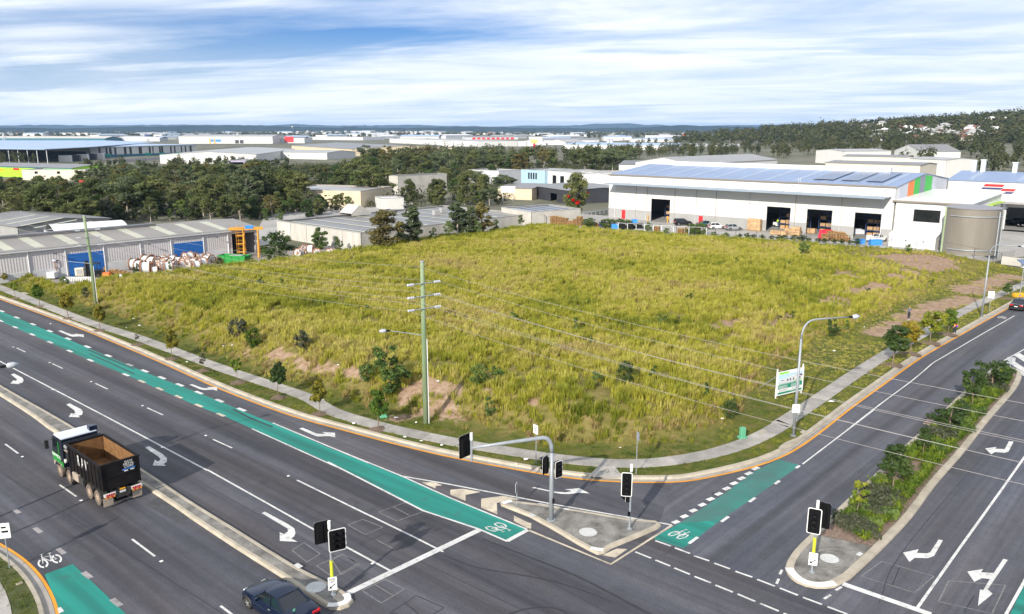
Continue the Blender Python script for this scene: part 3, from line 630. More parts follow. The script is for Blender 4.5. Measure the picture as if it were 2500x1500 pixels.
# ---------------- wide ground sheet reaching the horizon
def hill_z(X,Y):
 z=-.45+np.zeros_like(X)
 def g(x,y,sx,sy,h):return h*np.exp(-((X-x)/sx)**2-((Y-y)/sy)**2)
 z+=g(1050,1150,360,420,46)+g(640,1250,260,300,17)+g(760,900,230,260,13)+g(430,1500,260,350,12)+g(330,620,110,150,6)
 r=np.hypot(X,Y)
 z+=sstep((r-1500)/3000)*(fbm(X,Y,1300,4)-.35)*26
 return z
def make_ground():
 rs=np.r_[0,30,60,100,150,220,np.geomspace(300,26000,60)];th=np.linspace(R(-20),R(200),150)
 rr,tt=np.meshgrid(rs,th,indexing='ij');X=rr*np.cos(tt);Y=rr*np.sin(tt)-80;Z=hill_z(X,Y)
 n,m=X.shape;idx=np.arange(n*m).reshape(n,m)
 f=np.stack([idx[:-1,:-1],idx[1:,:-1],idx[1:,1:],idx[:-1,1:]],-1).reshape(-1,4)
 mb=MB();mb.v=list(map(tuple,np.stack([X.ravel(),Y.ravel(),Z.ravel()],1)));mb.f=list(map(tuple,f.tolist()));mb.m=[0]*len(mb.f)
 return struct(mb.build('ground',mat('ground_far',(.050,.060,.024),.95,vs=.012,detail=12,col2=(.17,.155,.115),fine=.35,fs=.09),smooth=True))
ground=make_ground()
# far blue ranges
def hills(name,dist,base,amp,seed,a0,a1,col):
 mb=MB();n=260;vs=[]
 for i in range(n+1):
  a=a0+(a1-a0)*i/n;x,y=dist*math.sin(a),dist*math.cos(a)
  h=base+amp*float(fbm(np.array([x]),np.array([y*.2]),dist*.09,seed)[0])+amp*.12*random.random()
  vs+=[(x,y,-5),(x*1.03,y*1.03,h),(x*1.12,y*1.12,h*.9),(x*1.3,y*1.3,-5)]
 fs=[(i*4+k,i*4+4+k,i*4+5+k,i*4+1+k)for i in range(n)for k in range(3)]
 mb.add(vs,fs);return struct(mb.build(name,col,smooth=False))
M_HILL=mat('far_forest',(.018,.028,.020),1,var=.3,vs=.004,spec=0)
hills('hills',7600,20,52,2,R(-50),R(40),M_HILL);hills('hills',13500,50,90,6,R(-50),R(45),M_HILL)
HG=[W('b',*q)for q in[(900,130)]]
def hill_peak():
# the low double hump on the skyline
 d=15500;mb=MB();vs=[];n=80
 for i in range(n+1):
  u=855+(1000-855)*i/n;x=(u-1250)/F*d
  h=24+d*(8*math.exp(-((u-892)/9)**2)+5.5*math.exp(-((u-930)/30)**2)+3*math.exp(-((u-870)/9)**2))/F
  vs+=[(x,d,-5),(x,d+300,h+20),(x,d+1500,-5)]
 mb.add(vs,[(i*3+k,i*3+3+k,i*3+4+k,i*3+1+k)for i in range(n)for k in range(2)]);struct(mb.build('hills',M_HILL))
hill_peak()
# ---------------- grass: thousands of tussocks instanced on points with their own size and tone
def tuft_mesh(name,n,h,spread,w,lean,seed,m):
 r=random.Random(seed);mb=MB()
 for k in range(n):
  a=r.uniform(0,6.283);d=spread*math.sqrt(r.random());x,y=d*math.cos(a),d*math.sin(a);hh=h*r.uniform(.55,1.1);l=lean*r.uniform(.4,1.3)*hh
  b=a+r.uniform(-.8,.8);dx,dy=math.cos(b),math.sin(b);px,py=-dy*w/2,dx*w/2;q=r.uniform(.7,1.2)
  px*=q;py*=q
  mb.add([(x-px,y-py,-.03),(x+px,y+py,-.03),(x+px*.8+dx*l*.35,y+py*.8+dy*l*.35,hh*.6),(x-px*.8+dx*l*.35,y-py*.8+dy*l*.35,hh*.6),(x+dx*l,y+dy*l,hh*r.uniform(.85,1))],[(0,1,2,3),(3,2,4)])
 me=bpy.data.meshes.new(name);me.from_pydata(mb.v,[],mb.f);me.materials.append(m);return me
def grass_mat():
 m,n,l,b=_nodes('grass_blades')
 at=n.new('ShaderNodeAttribute');at.attribute_name='tone';at.attribute_type='INSTANCER'
 gr=n.new('ShaderNodeValToRGB');e=gr.color_ramp.elements
 e[0].position=0;e[0].color=(.040,.075,.012,1);e[1].position=1;e[1].color=(.33,.24,.11,1)
 for p,c in[(.25,(.13,.165,.018)),(.45,(.25,.265,.030)),(.62,(.40,.38,.05)),(.8,(.48,.42,.12))]:q=e.new(p);q.color=(*c,1)
 l.new(at.outputs['Fac'],gr.inputs[0])
 l.new(gr.outputs[0],b.inputs['Base Color']);b.inputs['Roughness'].default_value=.6;b.inputs['Specular IOR Level'].default_value=.2
 tr=n.new('ShaderNodeBsdfTranslucent');l.new(gr.outputs[0],tr.inputs[0]);ms=n.new('ShaderNodeMixShader');ms.inputs[0].default_value=.35
 l.new(b.outputs[0],ms.inputs[1]);l.new(tr.outputs[0],ms.inputs[2]);l.new(ms.outputs[0],n['Material Output'].inputs[0]);return m
M_GRASS=grass_mat()
def scatter(name,pts,scl,tone,protos,label,zr=None):
 me=bpy.data.meshes.new(name);n=len(pts);me.vertices.add(n);me.vertices.foreach_set('co',np.asarray(pts,float).ravel())
 me.attributes.new('scl','FLOAT','POINT').data.foreach_set('value',np.asarray(scl,float))
 me.attributes.new('tone','FLOAT','POINT').data.foreach_set('value',np.asarray(tone,float))
 me.attributes.new('rot','FLOAT','POINT').data.foreach_set('value',RNG.uniform(0,6.283,n))
 me.attributes.new('pick','INT','POINT').data.foreach_set('value',RNG.integers(0,len(protos),n).astype(np.int32))
 o=bpy.data.objects.new(name,me);COL.objects.link(o)
 ng=bpy.data.node_groups.new(name+'_scatter','GeometryNodeTree');ng.interface.new_socket('Geometry',in_out='INPUT',socket_type='NodeSocketGeometry');ng.interface.new_socket('Geometry',in_out='OUTPUT',socket_type='NodeSocketGeometry')
 N=ng.nodes;L=ng.links;gi=N.new('NodeGroupInput');go=N.new('NodeGroupOutput')
 hold=bpy.data.collections.new(name+'_blades')
 for q in protos:hold.objects.link(bpy.data.objects.new('grass_tussock',q))
 ci=N.new('GeometryNodeCollectionInfo');ci.inputs['Collection'].default_value=hold;ci.inputs['Separate Children'].default_value=True;ci.inputs['Reset Children'].default_value=True
 ip=N.new('GeometryNodeInstanceOnPoints');ip.inputs['Pick Instance'].default_value=True
 def attr(nm,ty):
  a=N.new('GeometryNodeInputNamedAttribute');a.data_type=ty;a.inputs['Name'].default_value=nm;return a.outputs['Attribute']
 L.new(gi.outputs[0],ip.inputs['Points']);L.new(ci.outputs[0],ip.inputs['Instance']);L.new(attr('pick','INT'),ip.inputs['Instance Index'])
 cx=N.new('ShaderNodeCombineXYZ');L.new(attr('rot','FLOAT'),cx.inputs[2]);L.new(cx.outputs[0],ip.inputs['Rotation'])
 cs=N.new('ShaderNodeCombineXYZ');s=attr('scl','FLOAT');[L.new(s,cs.inputs[k])for k in range(3)];L.new(cs.outputs[0],ip.inputs['Scale'])
 L.new(ip.outputs[0],go.inputs[0])
 md=o.modifiers.new('scatter','NODES');md.node_group=ng
 o['label']=label;o['category']='grass';return stuff(o)
def grass():
 n=150000
 x=RNG.uniform(-120,110,n);y=RNG.uniform(48,200,n)
 m=inside(x,y,FP);x,y=x[m],y[m];df=dist_line(x,y,KBs);dp=dist_line(x,y,np.array([(p.x,p.y)for p in FPL])[::3]);db=dist_line(x,y,BKa)
 e=earth_mask(x,y);z=field_z(x,y,df);right=sstep((x-14)/18)
 clump=fbm(x,y,1.7,21);big=fbm(x,y,11,31)
 edge=4.6+5*right+(fbm(x,y,4,8)-.5)*4
 r_=RNG.random(len(x))
 tall=(df>edge)&(r_>e*1.15)&(clump+.22*r_>.53-.10*big)
 thin=sstep((x-45)/25)*sstep((y-95)/40);tall&=RNG.random(len(x))>thin*.55
 keep=RNG.random(len(x))<np.clip(1.15-(y-60)/340,.5,1);tall&=keep
 young=sstep((df-edge)/5)
 scl=(.35+.60*clump+.55*r_**2)*(.65+.7*fbm(x,y,7,44))*(.62+.38*young)*(1-.45*thin)
 tone=.62+(big-.5)*.75+(clump-.5)*.35+RNG.normal(0,.09,len(x))-.10*(1-young)
 tone=np.where((1-young)*RNG.random(len(x))>.45,.93+RNG.normal(0,.05,len(x)),tone)
 tone=np.where(db<3.5,tone*.55+.12,tone)
 protos=[tuft_mesh('tussock',34,.80,.36,.05,.40,s,M_GRASS)for s in range(6)]
 scatter('long_grass',np.stack([x,y,z],1)[tall],scl[tall],np.clip(tone[tall],.08,1),protos,'long yellow green tussock grass covering the vacant block')
 # mown grass on the verge
 n=130000;x=RNG.uniform(-110,90,n);y=RNG.uniform(48,150,n);m=inside(x,y,FP);x,y=x[m],y[m];df=dist_line(x,y,KBs)
 right=sstep((x-14)/18);m=(df<6.5+7*right)&(df>.1);x,y,df=x[m],y[m],df[m];dp=dist_line(x,y,np.array([(p.x,p.y)for p in FPL])[::2]);e=earth_mask(x,y)
 m=(dp>.82)&(RNG.random(len(x))>e);x,y,df=x[m],y[m],df[m];z=field_z(x,y,df);big=fbm(x,y,5,12);right=sstep((x-12)/18)
 tone=np.clip(.20+.40*right+(big-.5)*.9+RNG.normal(0,.08,len(x)),.02,.95)
 scatter('mown_grass',np.stack([x,y,z],1),.35+.45*RNG.random(len(x)),tone,[tuft_mesh('turf',16,.2,.3,.035,.8,40+s,M_GRASS)for s in range(4)],'short mown green grass on the verge beside the footpath')
 V4=np.array([(p.x,p.y)for p in vpoly]);n=16000;x=RNG.uniform(-45,-18,n);y=RNG.uniform(28,58,n);m=inside(x,y,V4);x,y=x[m],y[m]
 pp=np.array([(p.x,p.y)for p in pl+o2[::-1]]);m=~inside(x,y,pp)&(dist_line(x,y,V4)>.12);x,y=x[m],y[m]
 scatter('mown_grass',np.stack([x,y,np.full(len(x),.14)],1),.3+.4*RNG.random(len(x)),np.clip(.1+(fbm(x,y,3,2)-.5)*.8,.02,.9),[tuft_mesh('turf',16,.2,.3,.035,.8,60+s,M_GRASS)for s in range(3)],'short mown grass on the rounded street corner beside the green box')
grass()
# ================================================================== trees and shrubs
M_BARK=mat('bark_pale',(.20,.165,.13),.9,vs=2.5,detail=6,col2=(.42,.37,.31),stretch=(1,1,.2))
M_BARK2=mat('bark_brown',(.12,.085,.06),.9,vs=3,detail=6,col2=(.24,.18,.13),stretch=(1,1,.2))
F_GUM=foliage('leaves_gum',[(.048,.061,.020),(.105,.127,.038),(.190,.196,.068)],vs=.35,rand=.16)
F_GREY=foliage('leaves_greygreen',[(.056,.077,.038),(.116,.146,.069),(.184,.209,.103)],vs=.35,rand=.16)
F_DARK=foliage('leaves_dark',[(.025,.047,.014),(.055,.094,.024),(.118,.163,.039)],vs=.4,rand=.14)
F_BRONZE=foliage('leaves_bronze',[(.079,.069,.023),(.154,.132,.041),(.222,.196,.066)],vs=.4,rand=.16)
F_STREET=foliage('leaves_street',[(.048,.103,.014),(.129,.199,.021),(.284,.284,.031)],vs=1.2,rand=.16)
F_YELLOW=foliage('leaves_yellow',[(.081,.097,.014),(.216,.189,.019),(.378,.270,.022)],vs=1.6,rand=.1)
F_SHRUB=foliage('leaves_shrub',[(.038,.076,.017),(.095,.152,.034),(.182,.241,.052)],vs=1.2,rand=.12)
F_LIRI=foliage('leaves_strappy',[(.044,.086,.008),(.097,.154,.011),(.202,.231,.020)],vs=1.5,rand=.15)
F_GREYSH=foliage('leaves_grey_shrub',[(.042,.054,.026),(.090,.102,.058),(.132,.120,.084)],vs=2.5,rand=.1)
F_FLOWER=foliage('flowers_red',[(.5,.012,.01),(.62,.02,.015)],vs=2)
def leaf(mb,c,n,size,r,asp=1.5):
 """one leaf-shaped face at c, facing about n"""
 n=V(n)+V((r.gauss(0,.45),r.gauss(0,.45),r.gauss(0,.45)));n.normalize()
 u=n.orthogonal().normalized();a=r.uniform(0,6.283);w=n.cross(u);d=u*math.cos(a)+w*math.sin(a);e=n.cross(d)
 s=size*r.uniform(.6,1.25);d=d*s*asp*.5;e=e*s*.5
 mb.add([c-d,c-e*.9+d*.1,c+d,c+e*.9-d*.1],[(0,1,2,3)])
def clump(mb,c,rad,n,size,r,flat=.75,asp=1.5):
 for _ in range(n):
  v=V((r.gauss(0,1),r.gauss(0,1),r.gauss(0,1)));v.normalize();k=rad*(r.random()**.45)
  p=c+V((v.x*k,v.y*k,v.z*k*flat));leaf(mb,p,v+V((0,0,.35)),size,r,asp)
def tree_mesh(kind,seed):
 """(trunk mesh data, crown mesh data), base at the origin"""
 r=random.Random(seed);t=MB();c=MB()
 P=dict(gum=dict(h=13,tr=.22,cb=.30,cr=3.9,nc=40,nl=125,ls=.37,flat=.62,br=11),spread=dict(h=11,tr=.24,cb=.35,cr=5.0,nc=46,nl=125,ls=.37,flat=.5,br=13),dense=dict(h=9,tr=.22,cb=.10,cr=3.3,nc=46,nl=130,ls=.33,flat=.8,br=9),slim=dict(h=10,tr=.15,cb=.12,cr=2.3,nc=38,nl=80,ls=.42,flat=.95,br=10),wattle=dict(h=7,tr=.12,cb=.12,cr=2.3,nc=26,nl=70,ls=.28,flat=.9,br=9),street=dict(h=3.7,tr=.05,cb=.40,cr=.95,nc=42,nl=46,ls=.19,flat=.85,br=7),young=dict(h=3.0,tr=.035,cb=.42,cr=.7,nc=20,nl=30,ls=.17,flat=.9,br=5),bushy=dict(h=3.0,tr=.06,cb=.12,cr=1.15,nc=24,nl=45,ls=.19,flat=.95,br=6),shrub=dict(h=1.3,tr=.025,cb=.02,cr=.55,nc=12,nl=30,ls=.15,flat=.9,br=4),round=dict(h=4.6,tr=.1,cb=.04,cr=2.3,nc=40,nl=75,ls=.22,flat=.9,br=6))[kind]
 H=P['h'];lean=V((r.uniform(-.06,.06),r.uniform(-.06,.06),0))*H
 top=V((0,0,H*(.8 if kind in('gum','spread')else.7)))+lean
 pts=[V((0,0,-.3)),V((0,0,0))+lean*.05,V((0,0,H*.25))+lean*.2+V((r.gauss(0,.01),r.gauss(0,.01),0))*H,V((0,0,H*.5))+lean*.55,top]
 t.path(pts,[P['tr']*1.3,P['tr']*1.15,P['tr']*.9,P['tr']*.62,P['tr']*.18],7)
 ends=[]
 for i in range(P['br']):
  z0=H*r.uniform(max(.2,P['cb']*.8),.66);f=z0/H;a=i*2.4+r.uniform(-.5,.5)
  b0=V((0,0,z0))+lean*f;reach=P['cr']*r.uniform(.5,.95)*(1.0 if kind!='slim' else 1.1-f*.6)
  e=b0+V((math.cos(a)*reach,math.sin(a)*reach,H*r.uniform(.08,.26)))
  mid=b0.lerp(e,.5)+V((0,0,-H*.015+r.uniform(-.02,.03)*H));t.path([b0,mid,e],[P['tr']*.38,P['tr']*.25,P['tr']*.08],5);ends+=[e,mid.lerp(e,.5)]
 cz0,cz1=H*P['cb'],H
 for i in range(P['nc']):
  if i<len(ends)and kind in('gum','spread','street','young','bushy'):q=ends[i]+V((r.gauss(0,.12),r.gauss(0,.12),r.uniform(0,.3)))*P['cr']*.5
  else:
   f=r.random();z=cz0+(cz1-cz0)*f;prof=math.sin(math.pi*min(.97,max(.12,f*.86+.1)))**.6
   if kind=='slim':prof=(1.05-f)**.7
   a=r.uniform(0,6.283);k=P['cr']*prof*math.sqrt(r.random())*.9
   q=V((k*math.cos(a),k*math.sin(a),z))+lean*(z/H)
  clump(c,q,P['cr']*r.uniform(.22,.36),int(P['nl']*r.uniform(.7,1.2)),P['ls'],r,P['flat'])
 def me(mb,nm):
  m_=bpy.data.meshes.new(nm);m_.from_pydata(mb.v,[],mb.f);return m_
 tm=me(t,'trunk');tm.polygons.foreach_set('use_smooth',[True]*len(tm.polygons));return tm,me(c,'crown')
PROTO={}
def proto(kind,k,fm,bm):
 key=(kind,k,fm.name)
 if key not in PROTO:
  if('mesh',kind,k)not in PROTO:PROTO[('mesh',kind,k)]=tree_mesh(kind,hash_(kind)+k*13)
  t,c=PROTO[('mesh',kind,k)];t,c=t.copy(),c.copy();t.materials.append(bm);c.materials.append(fm);PROTO[key]=(t,c)
 return PROTO[key]
def hash_(s):return sum((i+1)*ord(ch)for i,ch in enumerate(s))
TREES=[]
def tree(kind,loc,h,label,group=None,fm=None,bm=None,k=None,name='tree',cat='tree',wide=1.0,trunk='trunk',crown='crown'):
 t,c=proto(kind,random.randrange(4)if k is None else k,fm or F_GUM,bm or M_BARK)
 H=dict(gum=13,spread=11,dense=9,slim=10,wattle=7,street=3.7,young=3.0,bushy=3.0,shrub=1.3,round=4.6)[kind];s=h/H
 o=thing(name,label,cat,loc,group);o.rotation_euler=(0,0,random.uniform(0,6.283));o.scale=(s*wide,s*wide,s)
 for me_,nm in((t,trunk),(c,crown)):
  q=bpy.data.objects.new(nm,me_);COL.objects.link(q);q.parent=o
 TREES.append(o);return o
 # ---- street trees on the verge of the main road
M_BED=mat('tree_mulch',(.085,.052,.036),.95,vs=6,detail=6,col2=(.2,.14,.10),bump=.5,bs=20)
def bedring(o,loc,r=.75):
 mb=MB();n=14;vs=[V(loc)+V((0,0,.10))]
 for i in range(n):
  q=r*random.uniform(.85,1.15);vs.append(V(loc)+V((q*math.cos(i*6.283/n),q*math.sin(i*6.283/n),-.01)))
 mb.add(vs,[(0,1+i,1+(i+1)%n)for i in range(n)]);s=o.scale[0];rz=o.rotation_euler[2];sz=o.scale[2]
 M=Matrix.Rotation(-rz,3,'Z');mb.v=[tuple((lambda q:(q.x/s,q.y/s,q.z/sz))(M@(V(v)-V(loc))))for v in mb.v]
 me_=bpy.data.meshes.new('mulch_ring');me_.from_pydata(mb.v,[],mb.f);me_.materials.append(M_BED);q=bpy.data.objects.new('mulch_ring',me_);COL.objects.link(q);q.parent=o
def ground_pt(c,x,y,z=.16):return W(c,x,y,z)
for c,x,y,ty,kind,fm,lab in[('4',103,215,100,'young',F_STREET,'slender green street tree beside the footpath near the long shed'),('4',268,272,125,'street',F_STREET,'dense dark green street tree with low crown near the yellow one'),('4',460,350,175,'street',F_YELLOW,'bright yellow leaved street tree beside the footpath'),('4',672,430,262,'street',F_YELLOW,'yellow green street tree next to the brightest yellow street tree'),('4',920,525,458,'young',F_GREYSH,'nearly bare thin sapling between two yellowing street trees'),('4',1155,620,430,'street',F_YELLOW,'yellowing street tree in front of a concrete pit lid'),('4',1362,700,590,'young',F_GREYSH,'bare stick sapling in a mulch ring by the kerb'),('4',1593,780,610,'young',F_STREET,'thin green sapling next to a bare stick sapling'),('4',1868,880,655,'street',F_DARK,'dark green street tree with a solid round crown'),('4',2147,990,770,'street',F_YELLOW,'olive street tree with drooping crown near the pit lid'),('p',150,1440,1130,'street',F_STREET,'street tree standing next to the green pillar by the timber pole')]:
 p=ground_pt(c,x,y);h=height_at(p,c,x,ty);o=tree(kind,p,h,lab,'street trees along the main road verge',fm,M_BARK2,wide=.95);bedring(o,p)
for x,y,ty,fm,lab in[(1480,900,605,F_DARK,'round dark green street tree with the fullest crown beside the side road footpath'),(1612,815,580,F_YELLOW,'round yellow green street tree beside the side road footpath'),(1765,735,495,F_STREET,'tallest round street tree beside the side road footpath'),(1895,670,480,F_STREET,'small open street tree behind the person in the orange jacket'),(2340,400,285,F_DARK,'small flat topped street tree near the parked black sedan')]:
 p=ground_pt('5',x,y);h=height_at(p,'5',x,ty);o=tree('street',p,h,lab,'street trees along the side road footpath',fm,M_BARK2,wide=1.35 if x<1800 else 1.1);bedring(o,p,1.1)
for c,x,y,ty,kind,w,lab in[('m',295,1260,850,'street',1.25,'leafy forked tree in a mulch patch of the planted median'),('m',570,950,690,'street',.9,'small round topped sapling on a thin stem in the planted median'),('m',800,710,435,'bushy',1.5,'broad low tree with wide crown in the planted median'),('m',1005,505,165,'street',.95,'tree with tan forked trunk in the planted median'),('m',1190,340,55,'bushy',1.35,'largest tree at the far end of the planted median'),('3',1357,730,485,'young',1.2,'pale green flat topped young tree nearest the keep left sign of the planted median')]:
 p=ground_pt(c,x,y,.18);h=height_at(p,c,x,ty);tree(kind,p,h,lab,'trees in the planted median',F_STREET if kind=='young' else F_DARK,M_BARK2,wide=w)
 # ---- self-sown shrubs on the vacant block
for c,x,y,s,kind,fm,lab in[('f',945,948,4.2,'bushy',F_SHRUB,'largest leafy sapling beside the bare earth near the timber pole'),('f',890,925,2.2,'bushy',F_SHRUB,'smaller leafy sapling beside the largest one near the timber pole'),('f',575,818,2.6,'bushy',F_GREYSH,'greyish sapling in the long grass'),('f',614,838,2.1,'round',F_LIRI,'broad light green bush in the long grass beside the greyish sapling'),('f',733,850,2.3,'bushy',F_GREYSH,'slim greyish sapling above the bare batter'),('f',1155,932,1.9,'round',F_SHRUB,'bush above the bare earth behind the timber pole'),('f',1198,925,1.6,'shrub',F_SHRUB,None),('f',1240,782,1.5,'shrub',F_SHRUB,None),('f',1390,800,1.6,'shrub',F_SHRUB,None),('f',1600,790,1.5,'shrub',F_SHRUB,None),('f',1512,925,1.9,'round',F_DARK,'dark rounded bush in the long grass under the wires'),('f',1440,932,1.4,'shrub',F_SHRUB,None),('f',1940,620,2.7,'bushy',F_SHRUB,'conical green sapling near the far fence of the vacant block'),('f',2010,812,2.0,'bushy',F_DARK,'dark green sapling behind the curved lamp post'),('f',2045,800,1.3,'shrub',F_SHRUB,None),('f',1760,1008,1.5,'round',F_DARK,'dark round bush near the green service pillar'),('f',1577,915,1.2,'shrub',F_SHRUB,None),('f',1665,728,1.2,'shrub',F_SHRUB,None),('f',885,756,1.1,'shrub',F_SHRUB,None),('f',630,690,1.3,'shrub',F_DARK,None),('f',1184,1000,1.4,'shrub',F_SHRUB,None),('f',1705,955,1.2,'shrub',F_SHRUB,None),('f',1780,640,1.2,'shrub',F_SHRUB,None),('f',1905,645,1.0,'shrub',F_SHRUB,None),('f',1430,838,1.1,'shrub',F_SHRUB,None),('f',2093,712,1.1,'shrub',F_DARK,None),('f',1975,680,1.0,'shrub',F_SHRUB,None),('f',410,650,1.2,'shrub',F_SHRUB,None),('f',680,690,1.1,'shrub',F_SHRUB,None),('f',2193,608,1.4,'round',F_SHRUB,'round bush below the tank fence'),('f',2250,690,1.1,'shrub',F_SHRUB,None),('f',1910,775,1.2,'shrub',F_DARK,None),('f',1885,780,1.0,'shrub',F_DARK,None)]:
 p=on_field(c,x,y);p.z-=.05
 tree(kind,p,s,lab or 'small self sown shrub poking out of the long grass','self sown shrubs on the vacant block',fm,M_BARK2,name='shrub',cat='shrub',trunk='stem',crown='foliage')
 # ---- trees along the back edge of the block
for c,x,y,ty,kind,fm,w,lab,z in[('7',930,668,425,'dense',F_BRONZE,1.45,'broad bronze green tree against the concrete building at the block edge',2.0),('7',1105,645,405,'slim',F_GREY,2.0,'tall grey green tree beside the broad bronze one',2.0),('7',1430,590,375,'slim',F_GREY,2.0,'tall slim tree, first of three in front of the grey roof',2.0),('7',1500,590,400,'slim',F_GREY,1.5,'narrow slim tree between two taller ones before the grey roof',2.0),('7',1590,575,380,'slim',F_BRONZE,2.1,'full bronze tree, last of three in front of the grey roof',2.0),('7',1540,588,490,'round',F_SHRUB,.9,'bright round green bush below the slim trees',2.0),('7',1845,540,455,'wattle',F_SHRUB,.9,'small leafy tree beside the corner gate fence',2.0),('7',1255,625,540,'wattle',F_SHRUB,1.1,'low green sapling by the concrete wall',2.0),('7',1360,605,500,'wattle',F_SHRUB,1.1,'sapling with open crown by the concrete wall',2.0),('7',1140,640,560,'round',F_SHRUB,.7,'low bush at the foot of the tall grey green tree',2.0),('7',1680,570,490,'wattle',F_SHRUB,1.0,'pale sapling near the end of the long concrete wall',2.0),('8',2110,600,370,'round',F_DARK,1.15,'rounded dense bush beside the gantry crane',.2),('7',495,690,545,'dense',F_SHRUB,1.2,'leafy tree growing against the stained concrete wall',-.3),('7',620,700,600,'wattle',F_SHRUB,1.0,'low sapling against the stained concrete wall',-.3),('7',740,690,650,'round',F_SHRUB,.8,'low pale bush at the corner of the concrete wall',-.3),('8',490,770,700,'round',F_SHRUB,1.1,'spreading bush beside the shed yard under the left pole',.4),('8',640,760,725,'round',F_DARK,1.5,'low dark bush beside the shed yard',.4),('8',1035,700,600,'wattle',F_DARK,.9,'dark sapling in front of the cable drums',.8),('8',650,850,780,'round',F_GREYSH,.9,'greyish bush at the foot of the left timber pole',.8),('8',1650,640,555,'round',F_BRONZE,1.3,'untidy olive bush beside the green skip',1.0),('8',1905,600,555,'round',F_GREYSH,.8,'small greyish bush beside the green skip',.8),('8',30,720,675,'round',F_YELLOW,1.4,'yellow flowering bush at the shed corner',.8)]:
 p=W(c,x,y,z);h=height_at(p,c,x,ty);tree(kind,p,h,lab,None,fm,M_BARK,name='tree' if h>3 else 'bush',cat='tree' if h>3 else 'bush',wide=w)
 # the gum with red flowers beside the warehouse
p=W('7',2215,455,.6);h=height_at(p,'7',2215,185);gum=tree('dense',p,h,'tall gum with red flowers and pale trunk beside the white warehouse',None,F_GUM,M_BARK,k=1,wide=1.0)
rr=random.Random(5);gum.rotation_euler=(0,0,0)
for x,y,z in[(-.8,-2.2,3.6),(.3,-2.4,3.2),(1.8,-1.6,4.6),(2.3,-1.0,4.3),(-1.9,-1.7,4.4),(2.4,.2,5.0),(.0,-2.3,2.9)]:
 mb=MB();clump(mb,V((x,y,z)),.42,60,.3,rr);me_=bpy.data.meshes.new('flower_cluster');me_.from_pydata(mb.v,[],mb.f);me_.materials.append(F_FLOWER);q=bpy.data.objects.new('flower_cluster',me_);COL.objects.link(q);q.parent=gum
 # ---- planting in the median: strappy clumps and grey shrubs
def strappy(loc,h,r,seed,fm,label,grp):
 rr=random.Random(seed);mb=MB()
 for k in range(46):
  a=rr.uniform(0,6.283);d=r*.35*math.sqrt(rr.random());l=r*rr.uniform(.5,1.15);hh=h*rr.uniform(.6,1.1);dx,dy=math.cos(a),math.sin(a);w=.035
  b=V((d*dx,d*dy,0));e=b+V((dx*l,dy*l,hh*rr.uniform(.35,.8)));m_=b+V((dx*l*.45,dy*l*.45,hh));s=V((-dy*w,dx*w,0))
  mb.add([b-s,b+s,m_+s,m_-s,e],[(0,1,2,3),(3,2,4)])
 return mb
SHR={}
def bed_plants():
 B=np.array([(p.x,p.y)for p in bed])[::4];cnt=0;bx,by_=(B[:,0].min(),B[:,0].max()),(B[:,1].min(),B[:,1].max())
 for i in range(4):
  mb=strappy(None,.5,.55,i,F_LIRI,'','');me_=bpy.data.meshes.new('strappy');me_.from_pydata(mb.v,[],mb.f);me_.materials.append(F_LIRI);SHR['l%d'%i]=me_
  mb=MB();rr=random.Random(i+50)
  for k in range(9):clump(mb,V((rr.uniform(-.5,.5),rr.uniform(-.5,.5),rr.uniform(.15,.5))),.34,46,.13,rr,.8)
  me_=bpy.data.meshes.new('greyshrub');me_.from_pydata(mb.v,[],mb.f);me_.materials.append(F_GREYSH);SHR['g%d'%i]=me_
  mb=MB()
  for k in range(9):clump(mb,V((rr.uniform(-.5,.5),rr.uniform(-.5,.5),rr.uniform(.1,.4))),.34,46,.15,rr,.8)
  me_=bpy.data.meshes.new('greenshrub');me_.from_pydata(mb.v,[],mb.f);me_.materials.append(F_SHRUB);SHR['s%d'%i]=me_
 gaps=[(W('m',400,1100),2.0),(W('m',470,1040),1.6),(W('m',330,1190),1.5),(W('m',1060,450),1.6),(W('m',930,610),1.5),(W('m',1240,285),1.5),(W('m',250,1260),1.0)]
 greys=[(W('3',1330,810),1.0),(W('3',1450,690),1.0),(W('3',1520,620),.8),(W('m',1180,350),.9),(W('m',720,790),.9)]
 tries=0;pts=[]
 while cnt<340 and tries<30000:
  tries+=1;x,y=random.uniform(*bx),random.uniform(*by_)
  if not inside(np.array([x]),np.array([y]),B)[0]or dist_line(np.array([x]),np.array([y]),B)[0]<.35:continue
  if any((V((x,y,0))-V((g.x,g.y,0))).length<r*.6 for g,r in gaps):continue
  if any(math.hypot(x-a,y-b)<.33 for a,b in pts):continue
  pts.append((x,y));gs=any((V((x,y,0))-V((g.x,g.y,0))).length<r for g,r in greys);kind='g' if gs else('s' if random.random()<.15 else 'l')
  o=bpy.data.objects.new('plant' if kind!='l' else 'strappy_plant',SHR[kind+str(random.randrange(4))]);COL.objects.link(o);o.location=(x,y,.17);o.rotation_euler=(0,0,random.uniform(0,6.28));s=random.uniform(.7,1.15);o.scale=(s,s,s*random.uniform(.8,1.2))
  tag(o,{'g':'greyish low shrub planted in the raised median','s':'small leafy green shrub planted in the raised median','l':'strappy yellow green plant in the raised median bed'}[kind],'plant',{'g':'grey shrubs of the planted median','s':'green shrubs of the planted median','l':'strappy plants of the planted median'}[kind]);cnt+=1
bed_plants()
